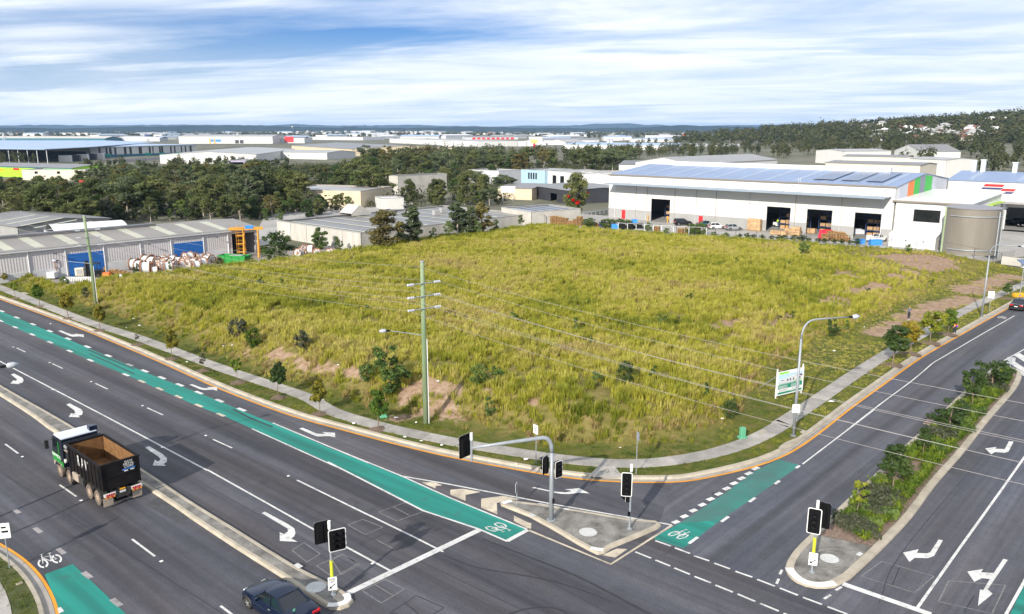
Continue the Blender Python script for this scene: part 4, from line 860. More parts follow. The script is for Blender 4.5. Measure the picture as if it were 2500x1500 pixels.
# ================================================================== buildings
WHITE=mat('wall_white',(.58,.575,.555),.6,var=.05,vs=.25,detail=6)
M_OFFW=mat('render_white',(.62,.62,.61),.6,var=.04,vs=.3)
M_CON=mat('tilt_concrete',(.33,.31,.28),.85,vs=.35,detail=9,col2=(.52,.50,.46),stretch=(1,1,.35))
M_CON2=mat('tilt_concrete_pale',(.44,.42,.38),.85,var=.14,vs=.4,detail=8)
M_CREAMW=mat('wall_cream',(.56,.47,.33),.75,var=.08,vs=.3)
M_BEIGE=mat('wall_beige',(.58,.53,.44),.75,var=.07,vs=.3)
M_GREYW=mat('wall_grey',(.30,.30,.295),.7,var=.08,vs=.4)
M_PALEG=mat('wall_pale_grey',(.5,.51,.53),.6,var=.06,vs=.3)
M_DARK=mat('dark_cladding',(.035,.037,.045),.6,var=.2,vs=.5)
M_BLACK=mat('opening_shade_black',(.008,.008,.009),.8,var=.2,vs=1)  # painted shade for the depth of an open bay
M_GLASS=mat('dark_glass',(.012,.014,.018),.12,var=.3,vs=.6,spec=.6)
M_BLUEGL=mat('blue_glass',(.03,.055,.09),.12,var=.3,vs=.6,spec=.6)
def roofm(name,col,rough=.42,metal=.0):return mat(name,col,rough,metal,var=.1,vs=.12,detail=8)
R_BLUE=roofm('roof_pale_blue',(.19,.26,.41));R_GREY=roofm('roof_grey',(.185,.18,.18));R_LGREY=roofm('roof_light_grey',(.33,.325,.32));R_WHITE=roofm('roof_white',(.66,.66,.66));R_DGREY=roofm('roof_dark_grey',(.12,.12,.125));R_CREAM=roofm('roof_cream',(.5,.47,.4));R_SKY=roofm('roof_sky',(.30,.40,.55));R_TILE=roofm('roof_tile_brown',(.17,.075,.05),.8);R_TILEG=roofm('roof_tile_grey',(.2,.18,.165),.8);R_TILER=roofm('roof_tile_red',(.33,.10,.05),.8)
M_SKYL=mat('skylight_sheet',(.45,.44,.33),.35,var=.1,vs=.5);M_SKYLB=mat('skylight_pale',(.25,.32,.44),.35,var=.08,vs=.5)
M_TRIM=mat('trim_brown',(.20,.165,.13),.6,var=.08);M_STEEL=mat('galvanised',(.40,.43,.46),.42,.55,var=.12,vs=2);M_WST=mat('white_steel',(.62,.64,.66),.45,var=.08)
def flat(name,col,rough=.55):return mat(name,col,rough,var=.06,vs=.7)
C_ORANGE=flat('panel_orange',(.75,.19,.03));C_GREEN=flat('panel_green',(.03,.42,.05));C_GREYP=flat('panel_grey',(.20,.21,.27));C_PALE=flat('panel_pale',(.50,.52,.58));C_BLUE=flat('door_blue',(.015,.12,.40));C_RED=flat('red_paint',(.62,.015,.02));C_YEL=flat('yellow_paint',(.72,.33,.01));C_LIME=flat('wall_lime',(.33,.62,.03));C_TEAL=flat('teal_paint',(.02,.13,.20));C_PURP=flat('wall_lilac',(.33,.30,.42));C_NAVY=flat('navy_paint',(.02,.03,.12));C_BLUES=flat('sign_blue',(.03,.22,.62));C_GRNB=flat('bin_green',(.005,.22,.03));C_BLACKP=mat('black_paint',(.009,.009,.010),.7,var=.06,spec=.15);C_TEALG=flat('teal_green',(.01,.30,.24))
FOOT=[]
def rect_ok(x,y,m=1.5):
 for A,e,f,le,lf in FOOT:
  p=V((x,y,0))-A;a,b=p.dot(e),p.dot(f)
  if-m<a<le+m and-m<b<lf+m:return False
 return True
def panel(par,A,e,out,s0,s1,z0,z1,m,name,d=.06,gap=0):
 """thin slab on a wall: A wall origin, e along the wall, out outward normal"""
 o=A+e*s0+out*gap;return MB().obox((o.x,o.y,z0),e*(s1-s0),out*d,V((0,0,z1-z0))).build(name,m,par)
def building(name,label,A,B,depth,z0,zt,wall,roof,kind='gable',rise=1.2,over=.35,skylights=(),sky_m=None,openings=(),group=None,cat='building',right=True,hollow=False,thick=.22,skip_wall=False):
 """A, B: front corners on the ground; the body extends to the right-hand side behind the line A->B ... depth away from the camera.
    kind: gable (ridge along A-B), gable_end (ridge across), flat (parapet), mono (falls to the front)"""
 A,B=V((A[0],A[1],0)),V((B[0],B[1],0));e=(B-A);le=e.length;e=e/le;f=V((-e.y,e.x,0))
 if isinstance(depth,V):depth,f=depth.length,depth.normalized()
 FOOT.append((A,e,f,le,depth));T=thing(name,label,cat,(A.x,A.y,z0),group)
 Ef=lambda s,t,z:V((A.x+e.x*s+f.x*t,A.y+e.y*s+f.y*t,z))
 w=MB()
 def pz(s,t):
  if kind=='gable':return zt+rise*(1-abs(2*t/depth-1))
  if kind=='gable_end':return zt+rise*(1-abs(2*s/le-1))
  if kind=='mono':return zt+rise*t/depth
  return zt
 if not skip_wall:
 # front with real openings: pieces around them
  xs=sorted({0,le,*[q for o in openings for q in o[:2]]})
  top=lambda s:pz(s,0)
  for a,b in zip(xs[:-1],xs[1:]):
   m_=(a+b)/2;op=[o for o in openings if o[0]<=m_<=o[1]];lows=z0
   if op:lows=op[0][2]
   if op and op[0][3]>z0+.01:w.obox(Ef(a,0,z0),e*(b-a),f*thick,V((0,0,op[0][3]-z0)))
   pts=[a,b]if not(kind=='gable_end' and a<le/2<b)else[a,le/2,b]
   for p_,q_ in zip(pts[:-1],pts[1:]):
    w.add([Ef(p_,0,lows),Ef(q_,0,lows),Ef(q_,0,top(q_)),Ef(p_,0,top(p_)),Ef(p_,thick,lows),Ef(q_,thick,lows),Ef(q_,thick,top(q_)),Ef(p_,thick,top(p_))],[(0,1,2,3),(7,6,5,4),(0,4,5,1),(0,3,7,4),(1,5,6,2)])
  for s in(0,le):
   pr=[0,depth/2,depth]
   for a,b in zip(pr[:-1],pr[1:]):w.add([Ef(s,a,z0),Ef(s,b,z0),Ef(s,b,pz(s,b)),Ef(s,a,pz(s,a))],[(0,1,2,3)])
  bs=[0,le/2,le]if kind=='gable_end' else[0,le]
  for a,b in zip(bs[:-1],bs[1:]):w.add([Ef(a,depth,z0),Ef(b,depth,z0),Ef(b,depth,pz(b,depth)),Ef(a,depth,pz(a,depth))],[(0,1,2,3)])
  w.build('wall',wall,T)
  if openings:MB().add([Ef(0,.1,z0+.02),Ef(le,.1,z0+.02),Ef(le,depth-.1,z0+.02),Ef(0,depth-.1,z0+.02)],[(0,1,2,3)]).build('floor',M_GREYW,T)
 r=MB();th=.14;ov=over
 if kind=='flat':
  r.add([Ef(.15,.15,zt-.35),Ef(le-.15,.15,zt-.35),Ef(le-.15,depth-.15,zt-.2),Ef(.15,depth-.15,zt-.2)],[(0,1,2,3)])
  pr=MB()
  for a,b,c_,d_ in[(-.06,le+.06,-.06,.22),(-.06,le+.06,depth-.22,depth+.06),(-.06,.22,.22,depth-.22),(le-.22,le+.06,.22,depth-.22)]:
   pr.obox(Ef(a,c_,zt+.004),e*(b-a),f*(d_-c_),V((0,0,.16)))
  pr.build('parapet_cap',R_LGREY,T)
  planes=[(0,le,0,depth)]
 else:
  if kind=='gable':planes=[(-ov,le+ov,-ov,depth/2),(-ov,le+ov,depth/2,depth+ov)]
  elif kind=='gable_end':planes=[(-ov,le/2,-ov,depth+ov),(le/2,le+ov,-ov,depth+ov)]
  else:planes=[(-ov,le+ov,-ov,depth+ov)]
  def rz(s,t):
   if kind=='gable':return zt+rise*(1-abs(2*t/depth-1))
   if kind=='gable_end':return zt+rise*(1-abs(2*s/le-1))
   return zt+rise*t/depth
  for a,b,c_,d_ in planes:
   lo=[Ef(a,c_,rz(a,c_)+.02),Ef(b,c_,rz(b,c_)+.02),Ef(b,d_,rz(b,d_)+.02),Ef(a,d_,rz(a,d_)+.02)];hi=[p+V((0,0,th))for p in lo]
   r.add(lo+hi,[(3,2,1,0),(4,5,6,7),(0,1,5,4),(1,2,6,5),(2,3,7,6),(3,0,4,7)])
 ro=r.build('roof',roof,T)
 for s0,s1 in skylights:
  c_,d_=(.6,depth/2-.6)if kind=='gable' else(.6,depth-.6)
  q=[Ef(s0,c_,0),Ef(s1,c_,0),Ef(s1,d_,0),Ef(s0,d_,0)]
  tt=[c_,c_,d_,d_];base=(lambda t:zt-.35+.15*t/depth+.03)if kind=='flat' else(lambda t:(zt+rise*(2*t/depth if kind=='gable' else t/depth))+th+.03)
  MB().add([V((p.x,p.y,base(t)))for p,t in zip(q,tt)],[(0,1,2,3)]).build('skylight',sky_m or M_SKYL,ro)
 return T,A,e,f,le,depth,Ef,ro
def corner_l(L,N,c,x):
 """keep L and N; run the depth back until its end shows at picture column x"""
 e=(N-L);e.z=0;f=V((-e.y,e.x,0)).normalized();u=src(c,x,0)[0];t=2.0
 while proj(N+f*t)[0]<u and t<200:t+=.5
 return V((L.x,L.y,0)),V((N.x,N.y,0)),f*t
def corner(L,N,Rr):
 """square up three corners: keep N and R, turn L so that the plan is rectangular"""
 r=(Rr-N);r.z=0;p=V((-r.y,r.x,0)).normalized();l=(L-N);l.z=0
 if l.dot(p)<0:p=-p
 return N+p*l.length,N,V((r.x,r.y,0))
 # ---------------------------------------------------------------- the big white warehouse
N0=W('6',1740,519,1.0);L0=W('6',192,385,1.0);EW=(N0-L0);EW.z=0;WL=EW.length;EW.normalize();FW=V((-EW.y,EW.x,0));ZE=12.35
def s_at(c,x,y,z=None,off=0.0):
 """distance along the warehouse front for a picture column"""
 u=src(c,x,y)[0];lo,hi=-20,WL+40
 for _ in range(50):
  m=(lo+hi)/2;p=L0+EW*m-FW*off;p.z=z if z is not None else 3
  if proj(p)[0]<u:lo=m
  else:hi=m
 return lo
def z_at(s,c,x,y,off=0.0):p=L0+EW*s-FW*off;p.z=0;return height_at(p,c,x,y)
ops=[]
for x0,x1,yt in[(425,528,285),(1057,1187,328),(1277,1415,343),(1538,1687,362)]:
 a,b=s_at('6',x0,400),s_at('6',x1,400);ops.append((a,b,z_at((a+b)/2,'6',0,yt),1.0))
wh=building('warehouse','big white warehouse with long awning, blue grey roof and four open loading doors',L0,N0,40.0,1.0,ZE,WHITE,R_BLUE,'gable',2.0,.25,openings=ops)
T,A_,e_,f_,le_,dp_,Ef,ro_=wh
sk=[s_at('6',x,200,13)for x in(300,420,560,700,850,1000,1150,1290,1430)]
for s0 in[WL*(k+.5)/11 for k in range(11)]:
 q=[(s0,.8),(s0+1.1,.8),(s0+1.1,19),(s0,19)];MB().add([Ef(s,t,ZE+2.0*t/20+.19)for s,t in q],[(0,1,2,3)]).build('skylight',M_SKYLB,ro_)
for k,(s0,s1)in enumerate([(WL*.735,WL*.80),(WL*.82,WL*.875),(WL*.895,WL*.945)]):
 mb=MB();rows=2
 for i in range(3):
  for j in range(7):
   a,b=s0+(s1-s0)*i/3,s0+(s1-s0)*(i+.96)/3;t0,t1=4+j*2.0,5.95+j*2.0
   mb.add([Ef(a,t0,ZE+.1*t0+.42),Ef(b,t0,ZE+.1*t0+.42),Ef(b,t1,ZE+.1*t1+.42),Ef(a,t1,ZE+.1*t1+.42)],[(0,1,2,3)])
 mb.build('solar_panel_row',mat('solar_cells',(.10,.14,.24),.2,var=.1,vs=.5),ro_)
MB().obox(Ef(WL*.10,19.4,ZE+2.1),e_*(WL*.80),f_*1.6,V((0,0,1.0))).build('ridge_vent',R_WHITE,ro_)
mb=MB();mb.obox(Ef(-.25,-.36,ZE-.12),e_*(WL+.5),f_*.10,V((0,0,.28)));mb.build('gutter',M_TRIM,T)
AO=-f_
sl=[s for s in(s_at('6',x,350,5)for x in(343,403,555,673,781,963,1216,1465))]
for s in sl:panel(T,A_,e_,AO,s-.06,s+.06,1.02,9.9,M_TRIM,'panel_joint',.035)
edges=sorted([0]+[q for o in ops for q in o[:2]]+[WL])
for a,b in zip(edges[0::2],edges[1::2]):
 MB().obox(V((A_.x,A_.y,1.01))+e_*(a+.02)+AO*.03,e_*(b-a-.04),AO*-.028,V((0,0,2.55))).build('base_band',M_GREYW,T)
for k,(x0,x1)in enumerate([(268,284),(690,710)]):
 s=s_at('6',(x0+x1)/2,390);d=panel(T,A_,e_,AO,s-.55,s+.55,1.02,3.3,C_RED,'door',.06,.032);panel(d,A_,e_,AO,s+.3,s+.42,2.05,2.2,M_STEEL,'handle',.05,.094)
 # awning
aw=MB();s0=s_at('6',343,215,10.2,2);za=10.25;aw.obox(Ef(1.6,-4.6,za),e_*(WL-2.2),f_*4.55,V((0,0,.12)));aw.obox(Ef(1.6,-4.75,za-.12),e_*(WL-2.2),f_*.16,V((0,0,.27)));awn=aw.build('awning',mat('awning_steel',(.27,.33,.40),.45,.2,var=.08),T)
for x in(360,560,745,965,1205,1455,1720):
 s=s_at('6',x,190,11);mb=MB();mb.tube(Ef(min(s,WL-1)-.9,-4.2,za+.15),Ef(min(s,WL-1),-.02,ZE-.5),.055);mb.build('stay',M_STEEL,awn)
for s in sl[1::2]+[WL*.03,WL*.97]:MB().tube(Ef(s,-.2,1),Ef(s,-.2,za),.06).build('downpipe',M_WST,T)
mb=MB();s=s_at('6',1240,250,11)
for d in(-.25,.25):mb.tube(Ef(s+d,-.25,za+.1),Ef(s+d,-.25,ZE+1.2),.03,n=5)
for k in range(9):mb.tube(Ef(s-.25,-.25,za+.3+k*.32),Ef(s+.25,-.25,za+.3+k*.32),.02,n=4)
mb.build('roof_ladder',M_WST,T)
# coloured end panels
for w0,w1,m_ in[(0.05,.205,C_PALE),(.205,.315,C_ORANGE),(.315,.42,C_GREEN),(.42,.52,C_GREYP),(.52,.665,C_GREEN),(.665,.83,C_PALE),(.83,.995,C_PALE)]:
 t0,t1=w0*40,w1*40-.04;zz=lambda t:ZE+2.0*(1-abs(t/20-1))-.25
 ts=[t0,20,t1]if t0<20<t1 else[t0,t1]
 for a,b in zip(ts[:-1],ts[1:]):
  vs=[Ef(WL+d,t,z)for d in(.02,.08)for t,z in((a,4),(b,4),(b,zz(b)),(a,zz(a)))]
  MB().add(vs,[(0,1,2,3),(7,6,5,4),(0,4,5,1),(1,5,6,2),(2,6,7,3),(3,7,4,0)]).build('colour_panel',m_,T)
  # pallet racks inside the doorways
M_BOXC=mat('carton',(.40,.26,.14),.85,var=.25,vs=1.2,objrand=.2);M_RACK=flat('rack_steel',(.03,.06,.16))
for k,(a,b,zt_,_)in enumerate(ops):
 rk=thing('pallet_rack',['pallet rack of cartons seen inside the doorway next to the red door','pallet rack in the dark doorway behind the forklift','pallet rack in the dark doorway behind the big pallet pile','pallet rack in the doorway nearest the office'][k],'rack',Ef((a+b)/2,6,1.02));fr=MB()
 for s in np.linspace(a+.5,b+2,4):
  for t in(6,7.1):fr.obox(Ef(s,t,1.02),e_*.1,f_*.1,V((0,0,6)))
 for z in(2.2,3.8,5.4):
  for t in(6,7.1):fr.obox(Ef(a+.5,t+.02,z),e_*(b-a+1.6),f_*.07,V((0,0,.12)))
 fr.build('frame',M_RACK,rk)
 for z in(1.05,2.34,3.94):
  for s in np.arange(a+.8,b+1.2,1.35):
   if random.random()<.85:MB().box(Ef(s+.6,6.6,z+.42),(1.1,.95,random.uniform(.6,.95)),math.atan2(e_.y,e_.x)).build('carton_stack',M_BOXC,rk)
   # office in front of the warehouse's end
OA=N0+EW*.35;OB=OA+EW*13.6
of=building('office','white two storey office with pale roof and wide dark window beside the tank',OA,OB,29.0,1.0,9.6,M_OFFW,R_WHITE,'mono',.7,.55)
T,A_,e_,f_,le_,dp_,Ef,ro_=of;AO=-f_
def win(par,A,e,out,s0,s1,z0,z1,m=M_GLASS,frame=M_DARK,name='window',g=.0):
 w_=panel(par,A,e,out,s0,s1,z0,z1,frame,name,.05,g);panel(w_,A,e,out,s0+.09,s1-.09,z0+.09,z1-.09,m,'pane',.02,g+.052);return w_
win(T,A_,e_,AO,3.6,8.6,5.6,8.1)
for a,b in((.8,2.6),(3.4,6.0),(6.6,7.6)):win(T,A_,e_,AO,a,b,1.6,3.6)
MB().obox(Ef(-.56,-.62,9.42),e_*(le_+1.12),f_*.06,V((0,0,.32))).build('fascia',M_TRIM,T)
for t0,t1,z0,z1 in((17,19,5.5,7.9),(21.5,23,5.8,8.2),(18,22,1.6,3.8)):win(T,Ef(le_,0,0),f_,e_,t0,t1,z0,z1)
MB().obox(Ef(le_+.02,16,8.35),f_*12.4,e_*1.0,V((0,0,.14))).build('green_canopy',flat('lime_trim',(.35,.55,.05)),T)
# water tank
tc_=V((87.7,151.6,1.0));TR=4.75
tank=thing('water_tank','large grey brown corrugated water tank with white pipes in front of the office','water tank',tc_)
M_TANK=mat('tank_sheet',(.19,.172,.145),.55,var=.1,vs=.5,stretch=(1,1,.2));n=56
mb=MB();prof=[]
z=0
while z<8.6:prof+=[(TR,z),(TR-.035,z+.075)];z+=.15
mb.lathe(prof,tc_,n=n);mb.build('shell',M_TANK,tank,True)
mb=MB();mb.lathe([(TR+.12,8.55),(TR+.12,8.68),(TR*.5,8.98),(.2,9.1)],tc_,n=n);mb.build('lid',roofm('tank_lid',(.22,.215,.235)),tank)
for z in(.95,7.2):
 mb=MB();mb.path([tc_+V((math.cos(a)*(TR+.12),math.sin(a)*(TR+.12),z))for a in np.linspace(R(-170),R(-10),26)],.09,6);mb.build('ring_pipe',M_STEEL,tank)
for a,zt_ in((-62,8.1),(-47,8.3),(-44,8.3)):
 p=tc_+V((math.cos(R(a))*(TR+.32),math.sin(R(a))*(TR+.32),0));MB().tube(p,p+V((0,0,zt_)),.13 if a!=-44 else.05).build('riser_pipe',M_STEEL,tank)
mb=MB();a=R(-12);o=tc_+V((math.cos(a)*(TR+.4),math.sin(a)*(TR+.4),0));tn=V((-math.sin(a),math.cos(a),0));rd=V((math.cos(a),math.sin(a),0))
for d in(-.24,.24):mb.tube(o+tn*d,o+tn*d+V((0,0,9.6)),.03,n=5)
for k in range(28):mb.tube(o+tn*-.24+V((0,0,.3+k*.33)),o+tn*.24+V((0,0,.3+k*.33)),.018,n=4)
for k in range(7):mb.path([o+tn*(.38*math.cos(q))+rd*(.1+.62*math.sin(q))+V((0,0,2.6+k*1.0))for q in np.linspace(0,math.pi,7)],.02,4)
mb.build('caged_ladder',M_STEEL,tank)
gp=W('t',838,1235,1.6);gpo=thing('timber_post','pale green timber post leaning beside the water tank','post',gp);MB().path([gp+V((0,0,-.4)),gp+V((.1,0,8.6))],[.2,.15],9).build('shaft',mat('treated_timber',(.20,.27,.15),.85,vs=3,detail=5,col2=(.34,.40,.26),stretch=(1,1,.1)),gpo);MB().lathe([(.16,0),(.15,.05)],gp+V((.1,0,8.6)),n=9).build('cap',M_STEEL,gpo)
# small white shed beside it
sA=N0-FW*6.6+EW*1.6
T,A_,e_,f_,le_,dp_,Ef,ro_=building('store_shed','low white store shed with sloping roof in front of the office',sA,sA+EW*8.6,3.4,1.0,3.35,M_OFFW,R_WHITE,'mono',.7,.12)
for s in(3.2,6.4):MB().lathe([(.16,0),(.16,.08)],Ef(s,-.01,2.4),-f_,8).build('wall_vent',M_DARK,T)
# right hand unit with blue roof
RA=N0+FW*40+EW*.3
T,A_,e_,f_,le_,dp_,Ef,ro_=building('warehouse_unit','white unit with blue roof, roof ducts and a red and blue striped logo',RA,RA+EW*70,26,1.0,12.0,WHITE,R_BLUE,'gable',1.7,.3,openings=[(13,22,6.3,1.0),(24,33,6.3,1.0),(36,46,6.0,1.0)]);AO=-f_
for k in range(7):
 q=[(4+k*10,.6),(5.2+k*10,.6),(5.2+k*10,12.4),(4+k*10,12.4)];MB().add([Ef(s,t,12.0+1.7*t/13+.19)for s,t in q],[(0,1,2,3)]).build('skylight',M_SKYLB,ro_)
MB().obox(Ef(0,-3.4,7.3),e_*36,f_*3.35,V((0,0,.25))).build('awning',M_GREYW,T)
lg=[('C_RED',7.6,11.6,10.9,11.45,C_RED),('',7.2,11.3,10.25,10.65,C_NAVY),('',11.3,14.0,10.0,10.5,C_RED),('',11.1,13.6,9.4,9.8,C_NAVY),('',11.0,13.6,8.9,9.2,C_PALE)]
for _,a,b,z0,z1,m_ in lg:
 o=Ef(a,-.08,z0);MB().add([o,o+e_*(b-a),o+e_*(b-a+.5)+V((0,0,z1-z0)),o+e_*.4+V((0,0,z1-z0)),o+AO*.06,o+e_*(b-a)+AO*.06,o+e_*(b-a+.5)+V((0,0,z1-z0))+AO*.06,o+e_*.4+V((0,0,z1-z0))+AO*.06],[(4,5,6,7),(0,1,5,4),(1,2,6,5),(2,3,7,6),(3,0,4,7)]).build('logo_stripe',m_,T)
for s,h in((2.6,2.6),(4.6,2.9),(11.5,2.4),(14.4,1.8),(19.5,2.7)):
 mb=MB();p=Ef(s,12.5,13.6);mb.box(p+V((0,0,h/2)),(1.0,1.0,h),math.atan2(e_.y,e_.x));mb.box(p+V((0,0,h+.1)),(1.3,1.3,.25),math.atan2(e_.y,e_.x));mb.build('roof_duct',M_PALEG,T)
for k in range(5):MB().tube(Ef(3+k*7,-3.2,7.6),Ef(3.4+k*7,-.02,9.6),.05).build('stay',M_STEEL,T)
# ---------------------------------------------------------------- long shed with blue doors on the left
SA,SB=W('8',0,520,5.0),W('8',1945,331,5.0);se=(SB-SA);se.z=0;se.normalize();sf=V((-se.y,se.x,0));SA2=SA-se*22;SL=(SB-SA2).length;
def shs(x,y=500,z=3.0):
 u=src('8',x,y)[0];lo,hi=0,SL+5
 for _ in range(50):
  m=(lo+hi)/2;p=SA2+se*m
  if proj((p.x,p.y,z))[0]<u:lo=m
  else:hi=m
 return lo
M_SHED=ribbed('shed_cladding',(.50,.475,.475),.42,.018,.55,0,(se.x,se.y));M_SHEDB=mat('shed_base',(.50,.50,.51),.8,var=.1,vs=.5,detail=7)
opn=[(shs(1752,500),shs(1925,500),4.3,-.1)]
T,A_,e_,f_,le_,dp_,Ef,ro_=building('long_shed','long grey ribbed shed with two blue roller doors and an open end bay',SA2,SB,20,-.1,5.0,M_SHED,mat('shed_roof',(.235,.215,.195),.5,var=.1,vs=.15,detail=6),'gable',.95,.3,openings=opn,skylights=[(shs(x)+1,shs(x)+2.6)for x in(0,235,500,775,1010,1255,1455,1650)])
AO=-f_
for a,b in((0,shs(510)),(shs(790),shs(1305)),(shs(1540),opn[0][0])):panel(T,A_,e_,AO,a+.05,b-.05,-.08,1.55,M_SHEDB,'base_wall',.08)
for k,(a,b,zt_)in enumerate([(shs(512),shs(778),3.7),(shs(1312),shs(1530),3.6)]):
 d=panel(T,A_,e_,AO,a,b,-.06,zt_,C_BLUE,'roller_door',.10)
 for z in np.arange(.25,zt_-.1,.45):panel(d,A_,e_,AO,a+.05,b-.05,z,z+.05,C_BLUE,'slat',.03,.102)
for x in(-450,-220,215,495,785,1060,1290,1535,1720):
 s=shs(x)if x>=0 else shs(0)+x*.024;MB().tube(Ef(s,-.12,-.1),Ef(s,-.12,4.9),.09).build('downpipe',M_WST,T)
MB().obox(Ef(6,9.2,5.9),e_*(SL-22),f_*1.6,V((0,0,.62))).build('ridge_vent',R_DGREY,ro_)
MB().obox(Ef(-.3,-.48,4.8),e_*(SL+.6),f_*.16,V((0,0,.2))).build('gutter',M_PALEG,T)
for x in(410,1115,1625):p=Ef(shs(x),-.1,4.1);mb=MB();mb.tube(p,p+AO*.7,.04);mb.box(p+AO*.8,(.35,.25,.14));mb.build('flood_light',M_DARK,T)
# concrete building and its neighbours
def cbld(name,label,L,N,Rr,zt,z0,wall,roof,kind='flat',**k):
 if len(Rr)==2:L,N,D=corner_l(W(*L,zt),W(*N,zt),*Rr);return building(name,label,L,N,D,z0,zt,wall,roof,kind,**k)
 L,N,D=corner(W(*L,zt),W(*N,zt),W(*Rr,zt));return building(name,label,L,N,D,z0,zt,wall,roof,kind,**k)
def fbld(name,label,A,B,zt,depth,wall,roof,kind='gable',z0=-.6,**k):return building(name,label,W(*A,zt),W(*B,zt),depth,z0,zt,wall,roof,kind,**k)
T,A_,e_,f_,le_,dp_,Ef,ro_=cbld('concrete_building','stained tilt up concrete building with grey roof behind the block',('7',207,495),('7',770,577),('7',1900),3.4,-.8,M_CON,R_GREY,'flat')
AO=-f_
for s in(le_*.18,le_*.38,le_*.6,le_*.8):panel(T,A_,e_,AO,s-.05,s+.05,-.5,3.35,M_DARK,'panel_joint',.02)
for k in range(9):
 t=3+k*dp_/9.3;MB().add([Ef(1.0,t,3.12+.15*t/dp_),Ef(le_-1,t,3.12+.15*t/dp_),Ef(le_-1,t+.9,3.12+.15*(t+.9)/dp_),Ef(1.0,t+.9,3.12+.15*(t+.9)/dp_)],[(0,1,2,3)]).build('skylight',M_SKYL,ro_)
for s,t in((le_*.3,dp_*.62),(le_*.45,dp_*.7),(le_*.35,dp_*.8)):MB().box(Ef(s,t,3.7),(1.6,1.2,1.1),.7).build('roof_plant',R_LGREY,T)
p=Ef(le_*.1,dp_*.36,3.3);MB().add([p,p+f_*6,p+f_*6+V((0,0,.6)),p+f_*2.5+V((0,0,2.6)),p+V((0,0,.6))]+[q-e_*5 for q in(p,p+f_*6,p+f_*6+V((0,0,.6)),p+f_*2.5+V((0,0,2.6)),p+V((0,0,.6)))],[(0,1,2,3,4),(9,8,7,6,5),(2,7,8,3),(3,8,9,4)]).build('entry_gable',M_CON2,T)
T,A_,e_,f_,le_,dp_,Ef,ro_=cbld('low_shed','low grey roofed shed with white skylight strips beside the red flowering gum',('7',1715,405),('7',1915,436),('7',2240),4.4,-.5,M_CON2,R_GREY,'flat')
for k in range(5):t=2+k*dp_/5.2;MB().add([Ef(.6,t,4.26),Ef(le_-.6,t,4.26),Ef(le_-.6,t+.7,4.28),Ef(.6,t+.7,4.28)],[(0,1,2,3)]).build('skylight',M_SKYLB,ro_)
T,A_,e_,f_,le_,dp_,Ef,ro_=cbld('concrete_block','tall pale concrete box building among the trees',('7',925,197),('7',1020,194),('7',1348,178),6.6,-.5,M_CON2,R_LGREY,'flat');win(T,A_,e_,-f_,le_*.2,le_*.45,-.4,2.6,M_GREYW,M_TRIM,'roller_door')
fbld('cream_building','long cream and white building half hidden by the gum trees',('7',230,282),('7',770,296),5.0,22,M_CREAMW,R_LGREY,'flat')
fbld('white_store','small white store below the tall concrete box',('7',905,345),('7',1060,340),3.0,8,WHITE,R_WHITE,'flat')
fbld('grey_roof_shed','grey roofed shed behind the long shed at the left edge',('8',-260,270),('8',130,325),4.0,20,M_GREYW,R_GREY,'gable',rise=1.0,skylights=[(k*6.0,k*6.0+1)for k in range(2,10)])
# white curved roof behind the long shed
p0,p1=W('8',420,365,5.2),W('8',985,325,5.2);ar=thing('curved_roof_shed','white shed with a curved roof behind the long shed','shed',(p0.x,p0.y,-.5));u=(p1-p0);dn=V((-u.y,u.x,0)).normalized()*12;mb=MB();FOOT.append((V((p0.x,p0.y,0)),u.normalized(),dn.normalized(),u.length,12))
prof=[(k/10,math.sin(math.pi*k/10))for k in range(11)];vs=[p0+u*s+dn*a+V((0,0,-.6+1.5*b))for a,b in prof for s in(0,1)];mb.add(vs,[(2*k,2*k+1,2*k+3,2*k+2)for k in range(10)]);mb.build('roof',R_WHITE,ar,True)
mb=MB();q0=V((p0.x,p0.y,-.5));mb.obox(q0,V((u.x,u.y,0)),dn*.02,V((0,0,5)));mb.obox(q0+dn,V((u.x,u.y,0)),dn*.02,V((0,0,5)));mb.obox(q0,u.normalized()*.2,dn,V((0,0,5)));mb.obox(q0+V((u.x,u.y,0)),u.normalized()*-.2,dn,V((0,0,5)));mb.build('wall',M_PALEG,ar)
# offices behind
T,A_,e_,f_,le_,dp_,Ef,ro_=fbld('blue_office','pale blue office with tall narrow windows',('7',1848,150),('7',2010,158),6.5,18,flat('wall_pale_blue',(.32,.46,.56)),R_LGREY,'flat')
for k in range(4):s=le_*(.3+.1*k);win(T,A_,e_,-f_,s,s+.9,2.6,5.4)
T,A_,e_,f_,le_,dp_,Ef,ro_=fbld('white_office','white office with two tall dark windows and an arched entry roof',('7',2015,156),('7',2255,178),6.5,20,M_OFFW,R_LGREY,'flat')
for s in(le_*.2,le_*.42):win(T,A_,e_,-f_,s,s+3.2,.6,4.8)
fbld('white_block','white building block with a dark porch right of the white office',('7',2258,160),('7',2474,190),6.5,18,M_OFFW,R_LGREY,'flat',openings=[(10,14,3.5,-.6)])
fbld('grey_wing','pale grey low wing behind the blue office',('7',1700,160),('7',1850,152),5.5,20,M_PALEG,R_LGREY,'flat')
T,A_,e_,f_,le_,dp_,Ef,ro_=fbld('black_front_building','grey roofed building with a black painted front',('7',1925,258),('7',2165,292),4.0,26,M_DARK,R_GREY,'gable',rise=.6,openings=[(14,19,2.4,-.6)])
fbld('tan_building','tan walled building with grey roof beside the black fronted one',('7',1690,272),('7',1920,278),3.6,26,M_CREAMW,R_GREY,'gable',rise=.6)
